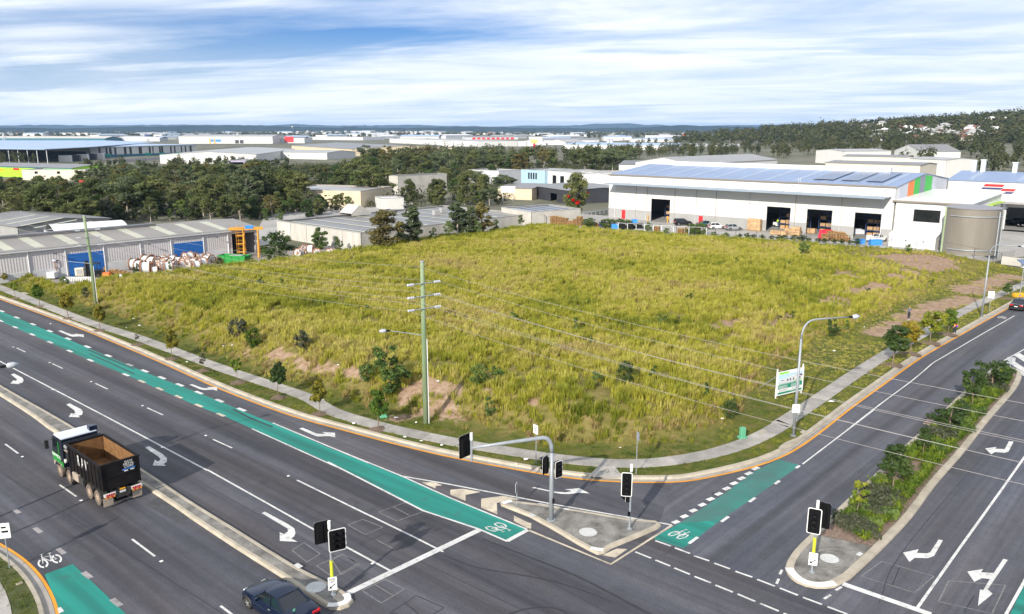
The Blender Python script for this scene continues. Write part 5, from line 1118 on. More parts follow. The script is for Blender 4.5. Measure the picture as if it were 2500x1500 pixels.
# sheds behind the warehouse
T,A_,e_,f_,le_,dp_,Ef,ro_=cbld('ribbed_roof_shed','white shed with a wide grey ribbed roof behind the big warehouse',('6',320,82),('6',650,92),('6',1120,68),9.5,-.5,WHITE,ribbed('ribbed_roof',(.30,.30,.31),3.2,.5,.5,0,(.7,.7)),'gable_end',rise=2.4)
fbld('flat_white_shed','white shed with dark solar panels on its roof behind the big warehouse',('6',250,96),('6',640,100),8.0,25,WHITE,R_DGREY,'mono',rise=1.0)
fbld('beige_shed','beige panelled shed with grey roof behind the big warehouse',('6',1385,85),('6',1905,100),9.0,22,M_BEIGE,R_GREY,'gable',rise=.8)
fbld('long_beige_shed','second beige shed row with dark door further back',('6',1480,50),('6',1835,56),9.0,26,M_BEIGE,R_GREY,'gable',rise=.8,openings=[(30,38,4,-.6)])
fbld('pale_shed','pale shed with a small blue sign beside the beige rows',('6',1845,62),('6',2050,70),9.0,22,WHITE,R_LGREY,'gable',rise=.8)
fbld('white_low_shed','low white shed behind the beige sheds near the hillside',('6',1485,22),('6',1745,20),10,30,WHITE,R_LGREY,'gable',rise=1.0)
fbld('grey_vault_shed','grey vaulted roof shed at the foot of the hillside',('d',1590,462),('d',1930,462),9,40,WHITE,R_GREY,'gable',rise=4.5)
# ---------------------------------------------------------------- distant estate
dN,dR=W('a',775,285,8.5),W('a',1690,266,8.5);dD=(dR-dN);dD.z=0;dP=V((-dD.y,dD.x,0)).normalized()
T,A_,e_,f_,le_,dp_,Ef,ro_=building('distribution_centre','huge distribution centre with pale blue roof and black striped white wall',dN+dP*110,dN,dD,-.6,8.5,WHITE,R_SKY,'mono',rise=.8,over=1)
for w in(.07,.13,.16,.205,.29,.34,.425,.44,.52,.555,.62,.64,.73,.77,.84,.88,.93):panel(T,Ef(le_,0,0),f_,e_,w*dp_,w*dp_+random.uniform(1.0,2.6),1.9,8.2,M_DARK,'dark_stripe',.2)
panel(T,Ef(le_,0,0),f_,e_,0,dp_,-.5,1.8,C_TEAL,'dock_band',.15)
for w in(.12,.48,.62,.78):panel(T,Ef(le_,0,0),f_,e_,w*dp_,(w+.05)*dp_,.2,2.4,C_TEALG,'dock_sign',.2,.16)
panel(T,A_,e_,-f_,2,le_-6,-.5,5,M_BLACK,'dock_shade_panel',.1)  # solid black slab on the wall, painted as the shade inside open docks
cr_=[W('a',*q,9.6)for q in((-260,296),(385,303),(770,284),(1335,241),(900,226),(-260,226))];T2=thing('canopy_roof','wide pale blue canopy roof spreading left of the striped warehouse','roof',(cr_[1].x,cr_[1].y,-.5));MB().poly(cr_,9.55,10.0).build('deck',R_SKY,T2)
for k in range(9):q=cr_[0].lerp(cr_[1],k/8)+V((0,2,0));MB().tube(V((q.x,q.y,-.5)),V((q.x,q.y,9.5)),.3,n=6).build('column',M_PALEG,T2)
for k in range(5):q=cr_[1].lerp(cr_[2],(k+.5)/5)+V((0,6,0));MB().box((q.x,q.y+14,2.0),(9,3,5)).build('truck_bay',[WHITE,M_DARK][k%2],T2)
T,A_,e_,f_,le_,dp_,Ef,ro_=fbld('lime_store','lime green retail building with orange signs among the trees at the left edge',('a',-160,443),('a',622,463),5.0,26,C_LIME,R_GREY,'gable',rise=1.2)
for t0,t1,z0,z1,m_ in[(.19,.25,2.6,3.8,C_YEL),(.36,.43,3.2,4.3,C_RED),(.52,.62,2.5,3.7,C_YEL),(.64,.76,2.5,3.7,C_YEL),(.79,.88,2.3,4.0,C_PALE)]:panel(T,A_,e_,-f_,t0*le_,t1*le_,z0,z1,m_,'sign_panel',.12)
panel(T,A_,e_,-f_,.8*le_,.83*le_,2.9,3.6,C_RED,'sign_word',.05,.122)
panel(T,A_,e_,-f_,0,le_,4.5,4.9,C_TEAL,'fascia',.1)
T,A_,e_,f_,le_,dp_,Ef,ro_=cbld('beige_units','beige block of units with small windows next to the lime building',('a',625,458),('a',735,478),('a',1010,452),4.6,-.6,M_BEIGE,R_LGREY,'flat')
for s in(.2,.55):
 for z in(.6,2.7):win(T,A_,e_,-f_,le_*s,le_*s+1.6,z,z+1.2)
fbld('lilac_block','lilac grey block with an open loading bay among the trees',('a',1960,398),('a',2128,398),5.4,24,C_PURP,R_GREY,'flat',openings=[(1,10,4.5,-.6)])
fbld('teal_warehouse','long teal walled warehouse with tan roof behind the distribution centre',('a',-150,205),('a',905,206),6.6,60,C_TEAL,R_CREAM,'gable',rise=4)
fbld('white_hall','white hall standing above the teal warehouse',('a',468,158),('a',755,160),11,60,WHITE,R_LGREY,'flat')
fbld('blue_walled_hall','long blue walled hall with grey roof near the skyline',('a',1245,172),('a',1800,172),8,70,C_NAVY,R_LGREY,'gable',rise=3)
T,A_,e_,f_,le_,dp_,Ef,ro_=fbld('sawtooth_hall','long white hall with blue and yellow signs in the distance',('a',1540,190),('a',2350,190),12,70,WHITE,R_LGREY,'gable',rise=3);panel(T,A_,e_,-f_,le_*.34,le_*.45,3,7,C_BLUES,'sign_panel',.6)
for s in(.39,.44):MB().obox(Ef(le_*s,-30,-.5),e_*2.2,f_*.8,V((0,0,9))).build('sign_pylon',C_YEL,T)
for s in(.6,.65):panel(T,A_,e_,-f_,le_*s,le_*(s+.04),0,6,M_DARK,'door',.2)
T,A_,e_,f_,le_,dp_,Ef,ro_=fbld('red_sign_hall','white hall carrying one large square red sign',('b',100,207),('b',505,207),8,60,WHITE,R_LGREY,'flat');panel(T,A_,e_,-f_,le_*.58,le_*.77,1.5,11.5,C_RED,'sign_panel',.8)
fbld('grey_hall','pale hall behind the red sign hall',('b',-120,188),('b',230,188),6.5,60,M_PALEG,R_LGREY,'gable',rise=3)
T,A_,e_,f_,le_,dp_,Ef,ro_=fbld('cream_front_shed','wide grey roofed shed with a thin cream wall',('b',395,268),('b',915,300),6,110,M_CREAMW,R_GREY,'gable',rise=3)
cbld('white_sawtooth_shed','white walled shed with grey roof beside the gum belt',('a',2100,325),('a',2210,345),('b',420,300),6,-.6,WHITE,R_LGREY,'gable_end',rise=2.0)
fbld('low_white_shed','low white shed with stepped grey roofs beside the gum belt',('b',230,325),('b',700,332),5,40,WHITE,R_LGREY,'gable',rise=1.6)
fbld('verandah_shed','grey shed with an open verandah beside the gum belt',('a',1965,300),('a',2180,310),5,40,M_GREYW,R_GREY,'gable',rise=2,openings=[(3,30,4,-.6)])
fbld('distant_hall','very long pale hall with grey bands near the skyline',('b',480,192),('b',1010,196),6.8,70,M_PALEG,R_LGREY,'flat')
T,A_,e_,f_,le_,dp_,Ef,ro_=fbld('banded_hall','long white hall with regular grey bands',('b',1240,208),('b',2000,232),7.5,80,WHITE,R_LGREY,'flat')
for k in range(14):panel(T,A_,e_,-f_,le_*(k+.2)/14,le_*(k+.42)/14,.5,7,M_PALEG,'grey_band',.2)
T,A_,e_,f_,le_,dp_,Ef,ro_=fbld('near_banded_hall','white hall with grey bands standing right behind the gum belt',('b',1690,235),('b',2480,235),6.6,60,WHITE,R_LGREY,'flat')
for k in range(10):panel(T,A_,e_,-f_,le_*(k+.2)/10,le_*(k+.36)/10,.5,6.2,M_GREYW,'grey_band',.2)
T,A_,e_,f_,le_,dp_,Ef,ro_=fbld('red_door_store','grey storage building with rows of red doors',('b',1890,197),('b',2350,196),5.4,40,M_PALEG,R_GREY,'gable',rise=3)
for k in range(9):panel(T,A_,e_,-f_,le_*(.14+k*.09),le_*(.2+k*.09),.3,4.6,C_RED,'red_door',.2)
T,A_,e_,f_,le_,dp_,Ef,ro_=cbld('large_white_shed','large plain white shed standing highest beyond the gum belt',('c',1045,212),('c',1510,214),('c',1932,210),9.6,-.6,WHITE,R_SKY,'gable',rise=1.6)
for k in range(1,10):panel(T,Ef(le_,0,0),f_,e_,dp_*k/10,dp_*k/10+.4,0,9.4,M_PALEG,'panel_joint',.1)
fbld('blue_roof_works','white works with pale blue roof and silver silos',('c',620,258),('c',1560,268),5.8,60,WHITE,R_SKY,'gable',rise=2.2)
for x in(1008,1035):
 p=W('c',x,300,-.5);si=thing('silo','pair of silver silos at the white works','silo',p,'silos of the white works');MB().lathe([(3,0),(3,11),(.6,13)],p,n=16).build('shell',M_STEEL,si,True);MB().lathe([(.7,13),(.7,13.7)],p,n=8).build('cap',M_PALEG,si)
fbld('white_gable_hall','white gable hall left of the silver silos',('c',240,240),('c',470,240),5,50,WHITE,R_LGREY,'gable_end',rise=4)
fbld('white_gable_store','white gable store with a small blue picture sign',('c',485,238),('c',640,240),5,50,WHITE,R_LGREY,'gable_end',rise=4)
fbld('grey_roof_row','row of grey roofs behind the white gables',('c',450,222),('c',930,222),6,60,M_PALEG,R_GREY,'gable',rise=3)
T,A_,e_,f_,le_,dp_,Ef,ro_=fbld('glass_office','pale office with a blue glass front and red fin sign',('c',1325,180),('c',1720,182),8.5,50,M_PALEG,R_LGREY,'flat');panel(T,A_,e_,-f_,le_*.62,le_*.77,1,7.5,M_BLUEGL,'glazing',.3);panel(T,A_,e_,-f_,le_*.84,le_*.88,4,12,C_RED,'fin_sign',.4)
fbld('low_grey_row','low pale row below the large white shed',('c',1560,262),('c',2200,268),4.2,40,M_PALEG,R_LGREY,'gable',rise=1.5)
for x0,x1,lab in((1935,2045,'teal freight carriage with curved roof on the far grass bank'),(2085,2195,'teal freight carriage with orange emblem on the far grass bank')):
 T,A_,e_,f_,le_,dp_,Ef,ro_=fbld('freight_carriage',lab,('c',x0,222),('c',x1,226),4,10,C_TEALG,C_TEALG,'gable',rise=1,z0=0,cat='carriage')
 if x0>2000:panel(T,A_,e_,-f_,le_*.35,le_*.65,1.2,2.8,C_ORANGE,'emblem',.2)
 # yellow and red sign mast
p=W('c',368,292,-.5);sg=thing('sign_mast','tall yellow sign with red panel rising from the gum belt','sign',p);h=height_at(p,'c',368,215);MB().box(p+V((0,0,h*.78)),(9,1,h*.42)).build('panel',flat('sign_yellow',(.75,.62,.15)),sg);MB().box(p+V((0,0,h*.32)),(3,.8,h*.5)).build('mast',C_RED,sg)
# houses: far suburb and hillside
def house(w,d,h,wall,roof):
 T=thing('house','x','house');MB().box((0,0,h/2-1),(w,d,h+2)).build('wall',wall,T)
 o=.5;a,b=w/2+o,d/2+o;r=min(w,d)*.28;k=max(0,w/2-d/2*.8)
 MB().add([(-a,-b,h),(a,-b,h),(a,b,h),(-a,b,h),(-k,0,h+r),(k,0,h+r)],[(0,1,5,4),(1,2,5),(2,3,4,5),(3,0,4)]).build('roof',roof,T)
 for s in(-.28,.25):MB().box((w*s,-d/2-.03,h*.55),(2.2,.1,1.3)).build('window',M_GLASS,T)
 return T
HP=[house(15,11,3.2,M_BEIGE,R_TILEG),house(13,10,5.6,WHITE,R_LGREY),house(16,11,3.2,M_BEIGE,R_TILE),house(14,10,3.2,WHITE,R_TILER),house(15,11,3.4,M_CREAMW,R_WHITE)]
HU=[False]*5
HLAB=['grey tiled cream house in the distant suburb','two storey white house with pale roof in the distant suburb','brown tiled house in the distant suburb','orange red tiled house in the distant suburb','cream house with white roof in the distant suburb']
def put_house(p,s=1.0):
 k=random.choices(range(5),[3,3,2,1,4])[0]
 o=HP[k]if not HU[k]else copy_tree(HP[k]);HU[k]=True;o.name='house';place(o,p,random.uniform(-.5,.5),s,HLAB[k],['grey tiled','two storey','brown tiled','red tiled','white roofed'][k]+' houses in the distance');FOOT.append((V((p[0]-8,p[1]-6,0)),V((1,0,0)),V((0,1,0)),16,12))
def ray_hill(u,v):
 """where the view ray through photograph pixel (u, v) meets the terrain"""
 a=(u-1250)/F;b=-(v-750)/F;d=V((a,cT+b*sT,-sT+b*cT));t=RAYT
 X,Y,Z=d.x*t,d.y*t,CAMH+d.z*t;k=np.nonzero(Z<hill_z(X,Y))[0]
 return V((X[k[0]],Y[k[0]],Z[k[0]]))if len(k)else None
RAYT=np.arange(250.0,6000,5.0)
for i in range(46):
 u=random.uniform(690,1120);v=random.uniform(322.5,329);p=ray_hill(u,v)
 if p and rect_ok(p.x,p.y,4):put_house((p.x,p.y,float(hill_z(np.array([p.x]),np.array([p.y]))[0])),1.15)
for u0,u1,v0,v1,n in[(1640,1800,316,324,14),(2130,2440,318,345,46),(2270,2440,334,342,24),(1810,1930,314,321,8),(2060,2200,310,318,8),(2380,2480,296,306,8),(1480,1640,328,336,10),(0,130,322,328,8),(1130,1260,323,330,14)]:
 for i in range(n):
  p=ray_hill(random.uniform(u0,u1),random.uniform(v0,v1))
  if p and rect_ok(p.x,p.y,2):put_house((p.x,p.y,float(hill_z(np.array([p.x]),np.array([p.y]))[0])),1.1)
  # pale sheds filling the distant flats
def far_shed(k):
 w,d,h=[(60,40,7),(90,45,8),(40,30,6),(70,55,9)][k];T=thing('distant_shed','x','shed');MB().box((0,0,h/2-.5),(w,d,h+1)).build('wall',[WHITE,M_PALEG,M_BEIGE,WHITE][k],T);MB().add([(-w/2-1,-d/2-1,h),(w/2+1,-d/2-1,h),(w/2+1,0,h+2.5),(-w/2-1,0,h+2.5),(w/2+1,d/2+1,h),(-w/2-1,d/2+1,h)],[(0,1,2,3),(3,2,4,5)]).build('roof',[R_LGREY,R_WHITE,R_GREY,R_SKY][k],T);MB().box((w*.2,-d/2-.1,h*.35),(6,.3,h*.7)).build('door',M_GREYW,T);return T
FS=[far_shed(k)for k in range(4)];FU=[0]*4;FL=['white walled shed with grey roof far out on the industrial flats','pale grey shed with white roof far out on the industrial flats','small beige shed far out on the industrial flats','white shed with pale blue roof far out on the industrial flats']
for i in range(130):
 p=ray_hill(random.uniform(-60,1780),321+26*random.random()**1.5);k=i%4
 if not p or not rect_ok(p.x,p.y,34)or p.z>8:continue
 o=FS[k]if not FU[k]else copy_tree(FS[k]);FU[k]+=1;o.name='distant_shed';place(o,(p.x,p.y,p.z),random.choice((-.72,.85,.0)),random.uniform(.7,1.2),FL[k],FL[k].split(' far ')[0]+'s on the flats');FOOT.append((V((p.x-34,p.y-24,0)),V((1,0,0)),V((0,1,0)),68,48))
for i in range(5):
 if not HU[i]:
  for q in list(HP[i].children):bpy.data.objects.remove(q)
  bpy.data.objects.remove(HP[i])
  # yards
M_YARD=mat('yard_concrete',(.27,.26,.25),.85,vs=.12,detail=9,col2=(.40,.385,.36),fine=.12,fs=5)
M_YARD2=mat('yard_gravel',(.20,.175,.15),.95,vs=.4,detail=9,col2=(.30,.27,.24),fine=.2,fs=8)
yl=[N0+FW*3-EW*1,L0+FW*3-EW*16];yb=BACK[11:19]
struct(MB().poly([*[p+V((.6,.9,0))for p in yb],OB+EW*8+FW*4,N0+EW*40+FW*36,N0+FW*38,*yl,BACK[11]+V((-4,12,0))],z0=-.5,z1=1.0).build('yard',M_YARD))
struct(MB().poly([SA2-se*30-sf*1,SB+se*16-sf*.0,BACK[7]+NL*2-DL*3,BACK[4],BACK[1],BACK[0],strip_l[1]-DL*0,SA2-se*30-sf*20],z0=-.08).build('yard',M_YARD2))
struct(MB().poly([W('f',*q,-.25)for q in((600,600),(640,520),(690,500),(930,478),(1010,492),(860,520),(760,545),(700,580))],z0=-.25).build('yard',M_YARD))
# street behind the trees (slivers seen between buildings)
for pts in([('a',850,395),('a',1700,352),('a',1880,356),('a',1000,412)],):
 struct(MB().poly([W(*q,-.3)for q in pts],z0=-.3).build('road',M_ASPH))
 # ================================================================== woods between and beyond the buildings
def in_poly_world(poly,n,hmin,clear=2.0,seed=1,spacing=0):
 P=np.array([(q.x,q.y)for q in poly]);r=random.Random(seed);out=[];x0,y0=P.min(0);x1,y1=P.max(0);t=0
 while len(out)<n and t<n*60:
  t+=1;x,y=r.uniform(x0,x1),r.uniform(y0,y1)
  if not inside(np.array([x]),np.array([y]),P)[0]or not rect_ok(x,y,clear):continue
  if spacing and any(abs(a-x)<spacing and abs(b-y)<spacing for a,b in out):continue
  out.append((x,y))
 return out
KL={'gum':'tall gum tree with open grey green crown in the belt between the warehouses','spread':'wide spreading gum tree in the belt between the warehouses','dense':'dense dark green tree in the belt between the warehouses','slim':'slim upright gum tree in the belt between the warehouses','wattle':'low bushy wattle in the belt between the warehouses'}
def belt(pts,n,h0,h1,kinds,seed,sp=3.2,clear=1.2):
 for x,y in in_poly_world([W('f',a,b,-.4)for a,b in pts],n,h0,clear,seed,sp):
  k=random.choices(*zip(*kinds))[0];fm=random.choice({'gum':[F_GUM,F_GREY,F_GUM,F_BRONZE],'spread':[F_GUM,F_GREY,F_GUM],'dense':[F_DARK,F_GUM],'slim':[F_GREY,F_GUM],'wattle':[F_SHRUB,F_DARK]}[k])
  h=random.uniform(h0,h1)*{'gum':1,'spread':.92,'dense':.8,'slim':.85,'wattle':.5}[k]
  u_,_,dep_=proj((x,y,0));lim=427 if u_<195 else 396 if u_<520 else 384 if u_<880 else 340 # crowns stay below the roofs seen over them
  h=max(3.0,min(h,CAMH-(lim-HORIZON)/F*dep_+random.uniform(-.5,.5)))
  tree(k,(x,y,float(hill_z(np.array([x]),np.array([y]))[0])),h,KL[k],KL[k].split(' in ')[0]+'s of the tree belt',fm,M_BARK,wide=random.uniform(1.0,1.4))
K1=[('gum',5),('spread',4),('dense',2),('slim',1),('wattle',2)]
belt([(-40,505),(-40,470),(180,462),(300,446),(640,452),(915,462),(915,492),(660,520),(250,532),(70,528)],126,6.5,14,K1,11,4.2)
belt([(190,456),(190,438),(400,425),(930,418),(930,462),(640,452),(300,446)],50,5,8.5,K1,12,4.5)
belt([(830,418),(930,402),(1500,402),(1500,425),(1180,437),(930,462),(830,450)],78,8.5,16,K1,13,4.5)
belt([(650,540),(650,502),(900,488),(890,503),(770,522),(690,548)],16,5,9,[('dense',3),('gum',2),('wattle',3)],16,4)
belt([(930,462),(1180,437),(1250,455),(1210,500),(1130,492),(940,505)],18,6,9.5,[('dense',3),('spread',3),('wattle',2)],14,4)
belt([(1480,400),(1480,388),(1530,385),(1530,402)],6,10,14,K1,15)
belt([(80,546),(80,531),(400,520),(660,508),(660,536),(400,538)],26,6,9.5,[('dense',4),('gum',3),('wattle',3)],17,3.5)
for x,yt in((60,60),(330,20),(520,70),(640,110)):p=W('8',x,345,-.3);tree('gum' if x%4 else 'spread',p,height_at(p,'8',x,yt),'open limbed gum standing directly behind the long shed','gums directly behind the long shed',F_GUM,M_BARK,wide=1.2)
# one very large spreading tree on the left and a leafless one beside it
p=W('8',470,330,-.3);tree('spread',p,height_at(p,'8',470,-40),'very large spreading gum towering over the long shed',None,F_GUM,M_BARK,k=2,wide=1.25)
p=W('8',830,300,-.3);tree('dense',p,height_at(p,'8',830,95),'leafless grey brown tree standing among the gums behind the long shed',None,F_GREYSH,M_BARK,k=0,wide=.8)
p=W('c',110,400,-.4);
for u,v,t,lab in[('7',1655,232,'round topped fig tree with very dark dense crown beside the blue office'),('7',1400,230,'broad dark fig tree left of the round topped one')]:pass
for x,y,yt,w,lab in[(1655,232,122,.95,'round topped fig tree with very dark dense crown beside the blue office'),(1400,235,105,1.0,'broad dark fig tree left of the round topped one'),(1590,380,195,.9,'tall gum in front of the tan building'),(1470,385,170,.8,'narrow gum left of the tall one before the tan building'),(1270,380,215,1.0,'broad olive tree in front of the concrete box building'),(1100,375,215,1.0,'dark tree at the corner of the concrete box building')]:
 p=W('7',x,y,-.4);tree('dense',p,height_at(p,'7',x,yt),lab,None,F_DARK if y<300 else F_GUM,M_BARK,wide=w)
 # distant woodland as one mass
def woodland():
 mb_v,mb_f=[],[];r=random.Random(3);cols=[]
 def blob(x,y,z,h,w,n,s):
  nonlocal mb_v,mb_f
  for _ in range(n):
   v=V((r.gauss(0,1),r.gauss(0,1),r.gauss(0,1))).normalized();k=r.random()**.4
   cz=h*.62;p=V((x+v.x*w*k,y+v.y*w*k,z+cz+v.z*h*.40*k))
   nn=(v+V((0,0,.4))+V((r.gauss(0,.4),r.gauss(0,.4),r.gauss(0,.4)))).normalized();u=nn.orthogonal().normalized();q=nn.cross(u);a=r.uniform(0,3.14);d=(u*math.cos(a)+q*math.sin(a))*s*r.uniform(.5,1.1);e2=nn.cross(d)*.75
   b=len(mb_v);mb_v+=[tuple(p-d),tuple(p-e2),tuple(p+d),tuple(p+e2)];mb_f.append((b,b+1,b+2,b+3))
  b=len(mb_v);mb_v+=[(x-.25,y,z-1),(x+.25,y,z-1),(x+.12,y,z+h*.6),(x-.12,y,z+h*.6)];mb_f.append((b,b+1,b+2,b+3))
 def region(pts,n,h0,h1,nl,s,wr=.34,seed=0,clear=2,layers=2):
  for x,y in in_poly_world([W('f',a,b,-.4)for a,b in pts],n,h0,clear,seed+100):
   h=r.uniform(h0,h1);z=float(hill_z(np.array([x]),np.array([y]))[0])
   for k in range(layers):
    w=h*wr*r.uniform(.6,.9);blob(x+r.uniform(-.4,.4)*h*wr,y+r.uniform(-.3,.3)*h*wr,z+r.uniform(-.12,.1)*h,h*r.uniform(.75,1.05),w,nl,s)
 region([(1480,402),(1480,372),(1760,362),(2060,362),(2120,388),(1890,394),(1520,388)],170,9,13.5,42,.95,seed=1)
 region([(960,402),(960,378),(1480,372),(1500,402)],110,10,14,42,.95,seed=2)
 region([(170,440),(170,402),(560,392),(700,402),(640,418),(400,425)],70,4,8,42,.8,seed=3)
 region([(2080,400),(2060,362),(2300,360),(2560,380),(2560,440),(2350,425)],150,9,14,46,.95,seed=4)
 region([(-60,402),(-60,392),(70,392),(110,402)],16,7,10,46,.8,seed=5)
 region([(1420,362),(1700,350),(2560,350),(2560,372),(2060,364),(1480,372)],120,9,13,32,1.2,seed=6)
 for seed,pts,n in[(21,[(-40,512),(-40,462),(180,456),(300,440),(640,448),(925,455),(925,500),(660,528),(250,540),(70,534)],620),(22,[(190,450),(190,432),(400,415),(960,405),(930,462),(640,452),(300,446)],420),(23,[(600,418),(930,395),(1500,395),(1500,425),(1180,440),(930,462)],380),(24,[(930,462),(1180,437),(1260,455),(1215,500),(1130,500),(940,512)],60)]:
  for x,y in in_poly_world([W('f',a,b,-.4)for a,b in pts],n,3,1.2,seed):
   h=r.uniform(2.2,7.0)if proj((x,y,0))[0]>195 else r.uniform(2,3.5);blob(x,y,-.45-h*.22,h,h*r.uniform(.5,.8),60,.34+.035*h)
 for i in range(2300):
  p=ray_hill(r.uniform(1650,2950),r.uniform(272,352))
  if not p or not rect_ok(p.x,p.y,2)or r.random()<.1:continue
  h=r.uniform(7,14);blob(p.x,p.y,p.z-1,h,h*r.uniform(.35,.6),30,1.0+p.length/900)
 region([(-520,500),(-520,400),(-50,440),(-50,505)],130,7,12,50,.6,seed=8,layers=3)
 # far rows and hillside crowns
 for i in range(1500):
  u=r.uniform(-60,2560);v=r.uniform(317.5,334)if u<1700 else r.uniform(290,352)
  p=ray_hill(u,v)
  if not p or not rect_ok(p.x,p.y,3):continue
  if u>2100 and 318<v<346 and r.random()<.45:continue
  if 690<u<1150 and r.random()<.5:continue
  h=r.uniform(8,15)+(4 if r.random()<.15 else 0);z=float(hill_z(np.array([p.x]),np.array([p.y]))[0]);blob(p.x,p.y,z,h,h*r.uniform(.32,.55),24,2.1)
 for i in range(650):
 # skyline of the right hand ridge
  u=r.uniform(1500,2950);p=None
  for v in range(262,330,2):
   p=ray_hill(u,v)
   if p:break
  if p and rect_ok(p.x,p.y,2):h=r.uniform(9,17);blob(p.x,p.y,p.z-1.5,h,h*r.uniform(.3,.5),42,1.5)
 for i in range(1400):
  u=r.uniform(-60,1750);p=ray_hill(u,318.6+20*r.random()**2);
  if p and rect_ok(p.x,p.y,2):h=r.uniform(7,15);blob(p.x,p.y,-1,h,h*r.uniform(.4,.7),26,1.0+p.length/1100)
 me=bpy.data.meshes.new('woodland');me.from_pydata(mb_v,[],mb_f);me.materials.append(foliage('leaves_far',[(.030,.041,.015),(.068,.077,.028),(.125,.118,.046)],vs=.045,rand=0));o=bpy.data.objects.new('distant_woodland',me);COL.objects.link(o)
 o['label']='distant dark green woodland covering the far flats and the hillside';o['category']='woodland';stuff(o)
woodland()
# lamp standards, pylon and flood light masts far away
def mast(c,x,yb,yt,label,grp=None,r=.16,head=None,z=-.4):
 p=W(c,x,yb,z);h=height_at(p,c,x,yt);o=thing('light_pole',label,'light pole',p,grp);MB().tube(p,p+V((0,0,h)),r*1.3,r*.7,6).build('pole',M_STEEL,o)
 if head=='arm':mb=MB();mb.path([p+V((0,0,h-.1)),p+V((1.2,-.4,h+.5)),p+V((2.2,-.8,h+.5))],.09,5);mb.build('arm',M_STEEL,o);MB().box(p+V((2.5,-.9,h+.5)),(.9,.4,.2)).build('lantern',M_PALEG,o)
 else:MB().box(p+V((0,0,h)),(1.0 if head is None else head,.5,.8 if head is None else head*.4)).build('lamp_head',M_PALEG,o)
for x,yb,yt in[(905,190,90),(1475,160,70),(2005,125,50),(1215,170,115),(1865,145,100)]:mast('7',x,yb,yt,'thin street lamp rising out of the gum belt','street lamps in the gum belt',head='arm')
for x,yb,yt in[(1065,440,320),(1188,435,352),(1405,420,350),(1515,405,330),(1555,400,320)]:mast('d',x,yb,yt,'slender lamp mast in front of the hillside','lamp masts in front of the hillside')
mast('d',2030,355,185,'tall sports ground floodlight tower below the hillside houses',None,.3,5);mast('d',258,350,250,'floodlight tower beside the far grass bank',None,.3,4);mast('b',405,190,105,'pale floodlight mast beside the red sign hall',None,.4,6)
for x in(1512,1535,1557,1572):mast('b',x,500,440,'white flagpole without flag among the gums','white flagpoles among the gums',.07,.25)
p=W('a',45,275,-.5);h=height_at(p,'a',45,165);py=thing('power_pylon','grey lattice power pylon at the left edge','pylon',p);mb=MB()
for sx in(-1,1):
 for sy in(-1,1):mb.tube(p+V((sx*3.2,sy*3.2,0)),p+V((sx*.4,sy*.4,h)),.22,.12,4)
for k in range(8):
 a,b=3.2-2.8*k/8,3.2-2.8*(k+1)/8
 for sy in(-1,1):mb.tube(p+V((-a,sy*a,h*k/8)),p+V((b,sy*b,h*(k+1)/8)),.1,n=4);mb.tube(p+V((a,sy*a,h*k/8)),p+V((-b,sy*b,h*(k+1)/8)),.1,n=4)
mb.build('lattice',M_STEEL,py)
mb=MB()
for f in(.7,.84,.97):mb.tube(p+V((-5,0,h*f)),p+V((5,0,h*f)),.16,n=4)
mb.build('cross_arm',M_STEEL,py)
# sign board on a roof, red boom lift
p=W('7',1760,360,2);sb=thing('sign_board','white lettered sign board on posts among the roofs','sign',p);MB().box(p+V((0,0,3.6)),(4.6,.3,2.0)).build('board',WHITE,sb)
for s in(-1.6,1.6):MB().tube(p+V((s,.1,0)),p+V((s,.1,2.7)),.1).build('post',M_STEEL,sb)
p=W('a',190,760,-.3);bl=thing('boom_lift','red boom lift cage raised above the trees at the left','lift',p);q1,q2=W('a',95,660,6),W('a',35,670,6.5);q1.y=q2.y=p.y;mb=MB();mb.path([p,p+(q1-p)*1.0,q1+(q2-q1)*.8],.18,6);mb.build('boom',M_DARK,bl);MB().box(q2,(1.8,1.0,1.2)).build('cage',C_RED,bl)
# ================================================================== poles, wires, signals, signs
M_TIMB=mat('pole_timber',(.12,.18,.09),.85,vs=2.2,detail=6,col2=(.26,.32,.19),stretch=(1,1,.08))
M_GALV=mat('galvanised_pole',(.27,.295,.32),.5,.2,var=.12,vs=2.5,stretch=(1,1,.2))
M_BOARD=mat('signal_black',(.006,.006,.007),.85,var=.2,spec=.1);M_LENS=mat('signal_lens',(.015,.015,.017),.3,var=.2,spec=.3)
M_SIGNW=mat('sign_white',(.72,.72,.71),.5,var=.04);M_SLEEVE=flat('sleeve_yellow',(.52,.56,.03));M_INSUL=mat('insulator',(.40,.42,.46),.3,var=.08)
def text(par,s,size,loc,rot,m,name='lettering',align='CENTER',ext=.004,sx=1.0):
 c=bpy.data.curves.new(name,'FONT');c.body=s;c.size=size;c.align_x=align;c.align_y='CENTER';c.extrude=ext
 o=bpy.data.objects.new(name,c);COL.objects.link(o)
 dg=bpy.context.evaluated_depsgraph_get();me=bpy.data.meshes.new_from_object(o.evaluated_get(dg));bpy.data.objects.remove(o);bpy.data.curves.remove(c)
 M=Matrix.Translation(V(loc))@rot.to_4x4()@Matrix.Diagonal((sx,1,1,1));me.transform(M)
 org=WO.get(par.name,V());me.transform(Matrix.Translation(-org));me.materials.clear();me.materials.append(m)
 q=bpy.data.objects.new(name,me);COL.objects.link(q);q.parent=par;WO[q.name]=org;return q
def frame(n):
 """axes of an upright board whose face looks along n"""
 n=V((n[0],n[1],0)).normalized();x=V((-n.y,n.x,0));return x,V((0,0,1)),n
def rotof(n):x,y,z=frame(n);return Matrix((x,y,z)).transposed()
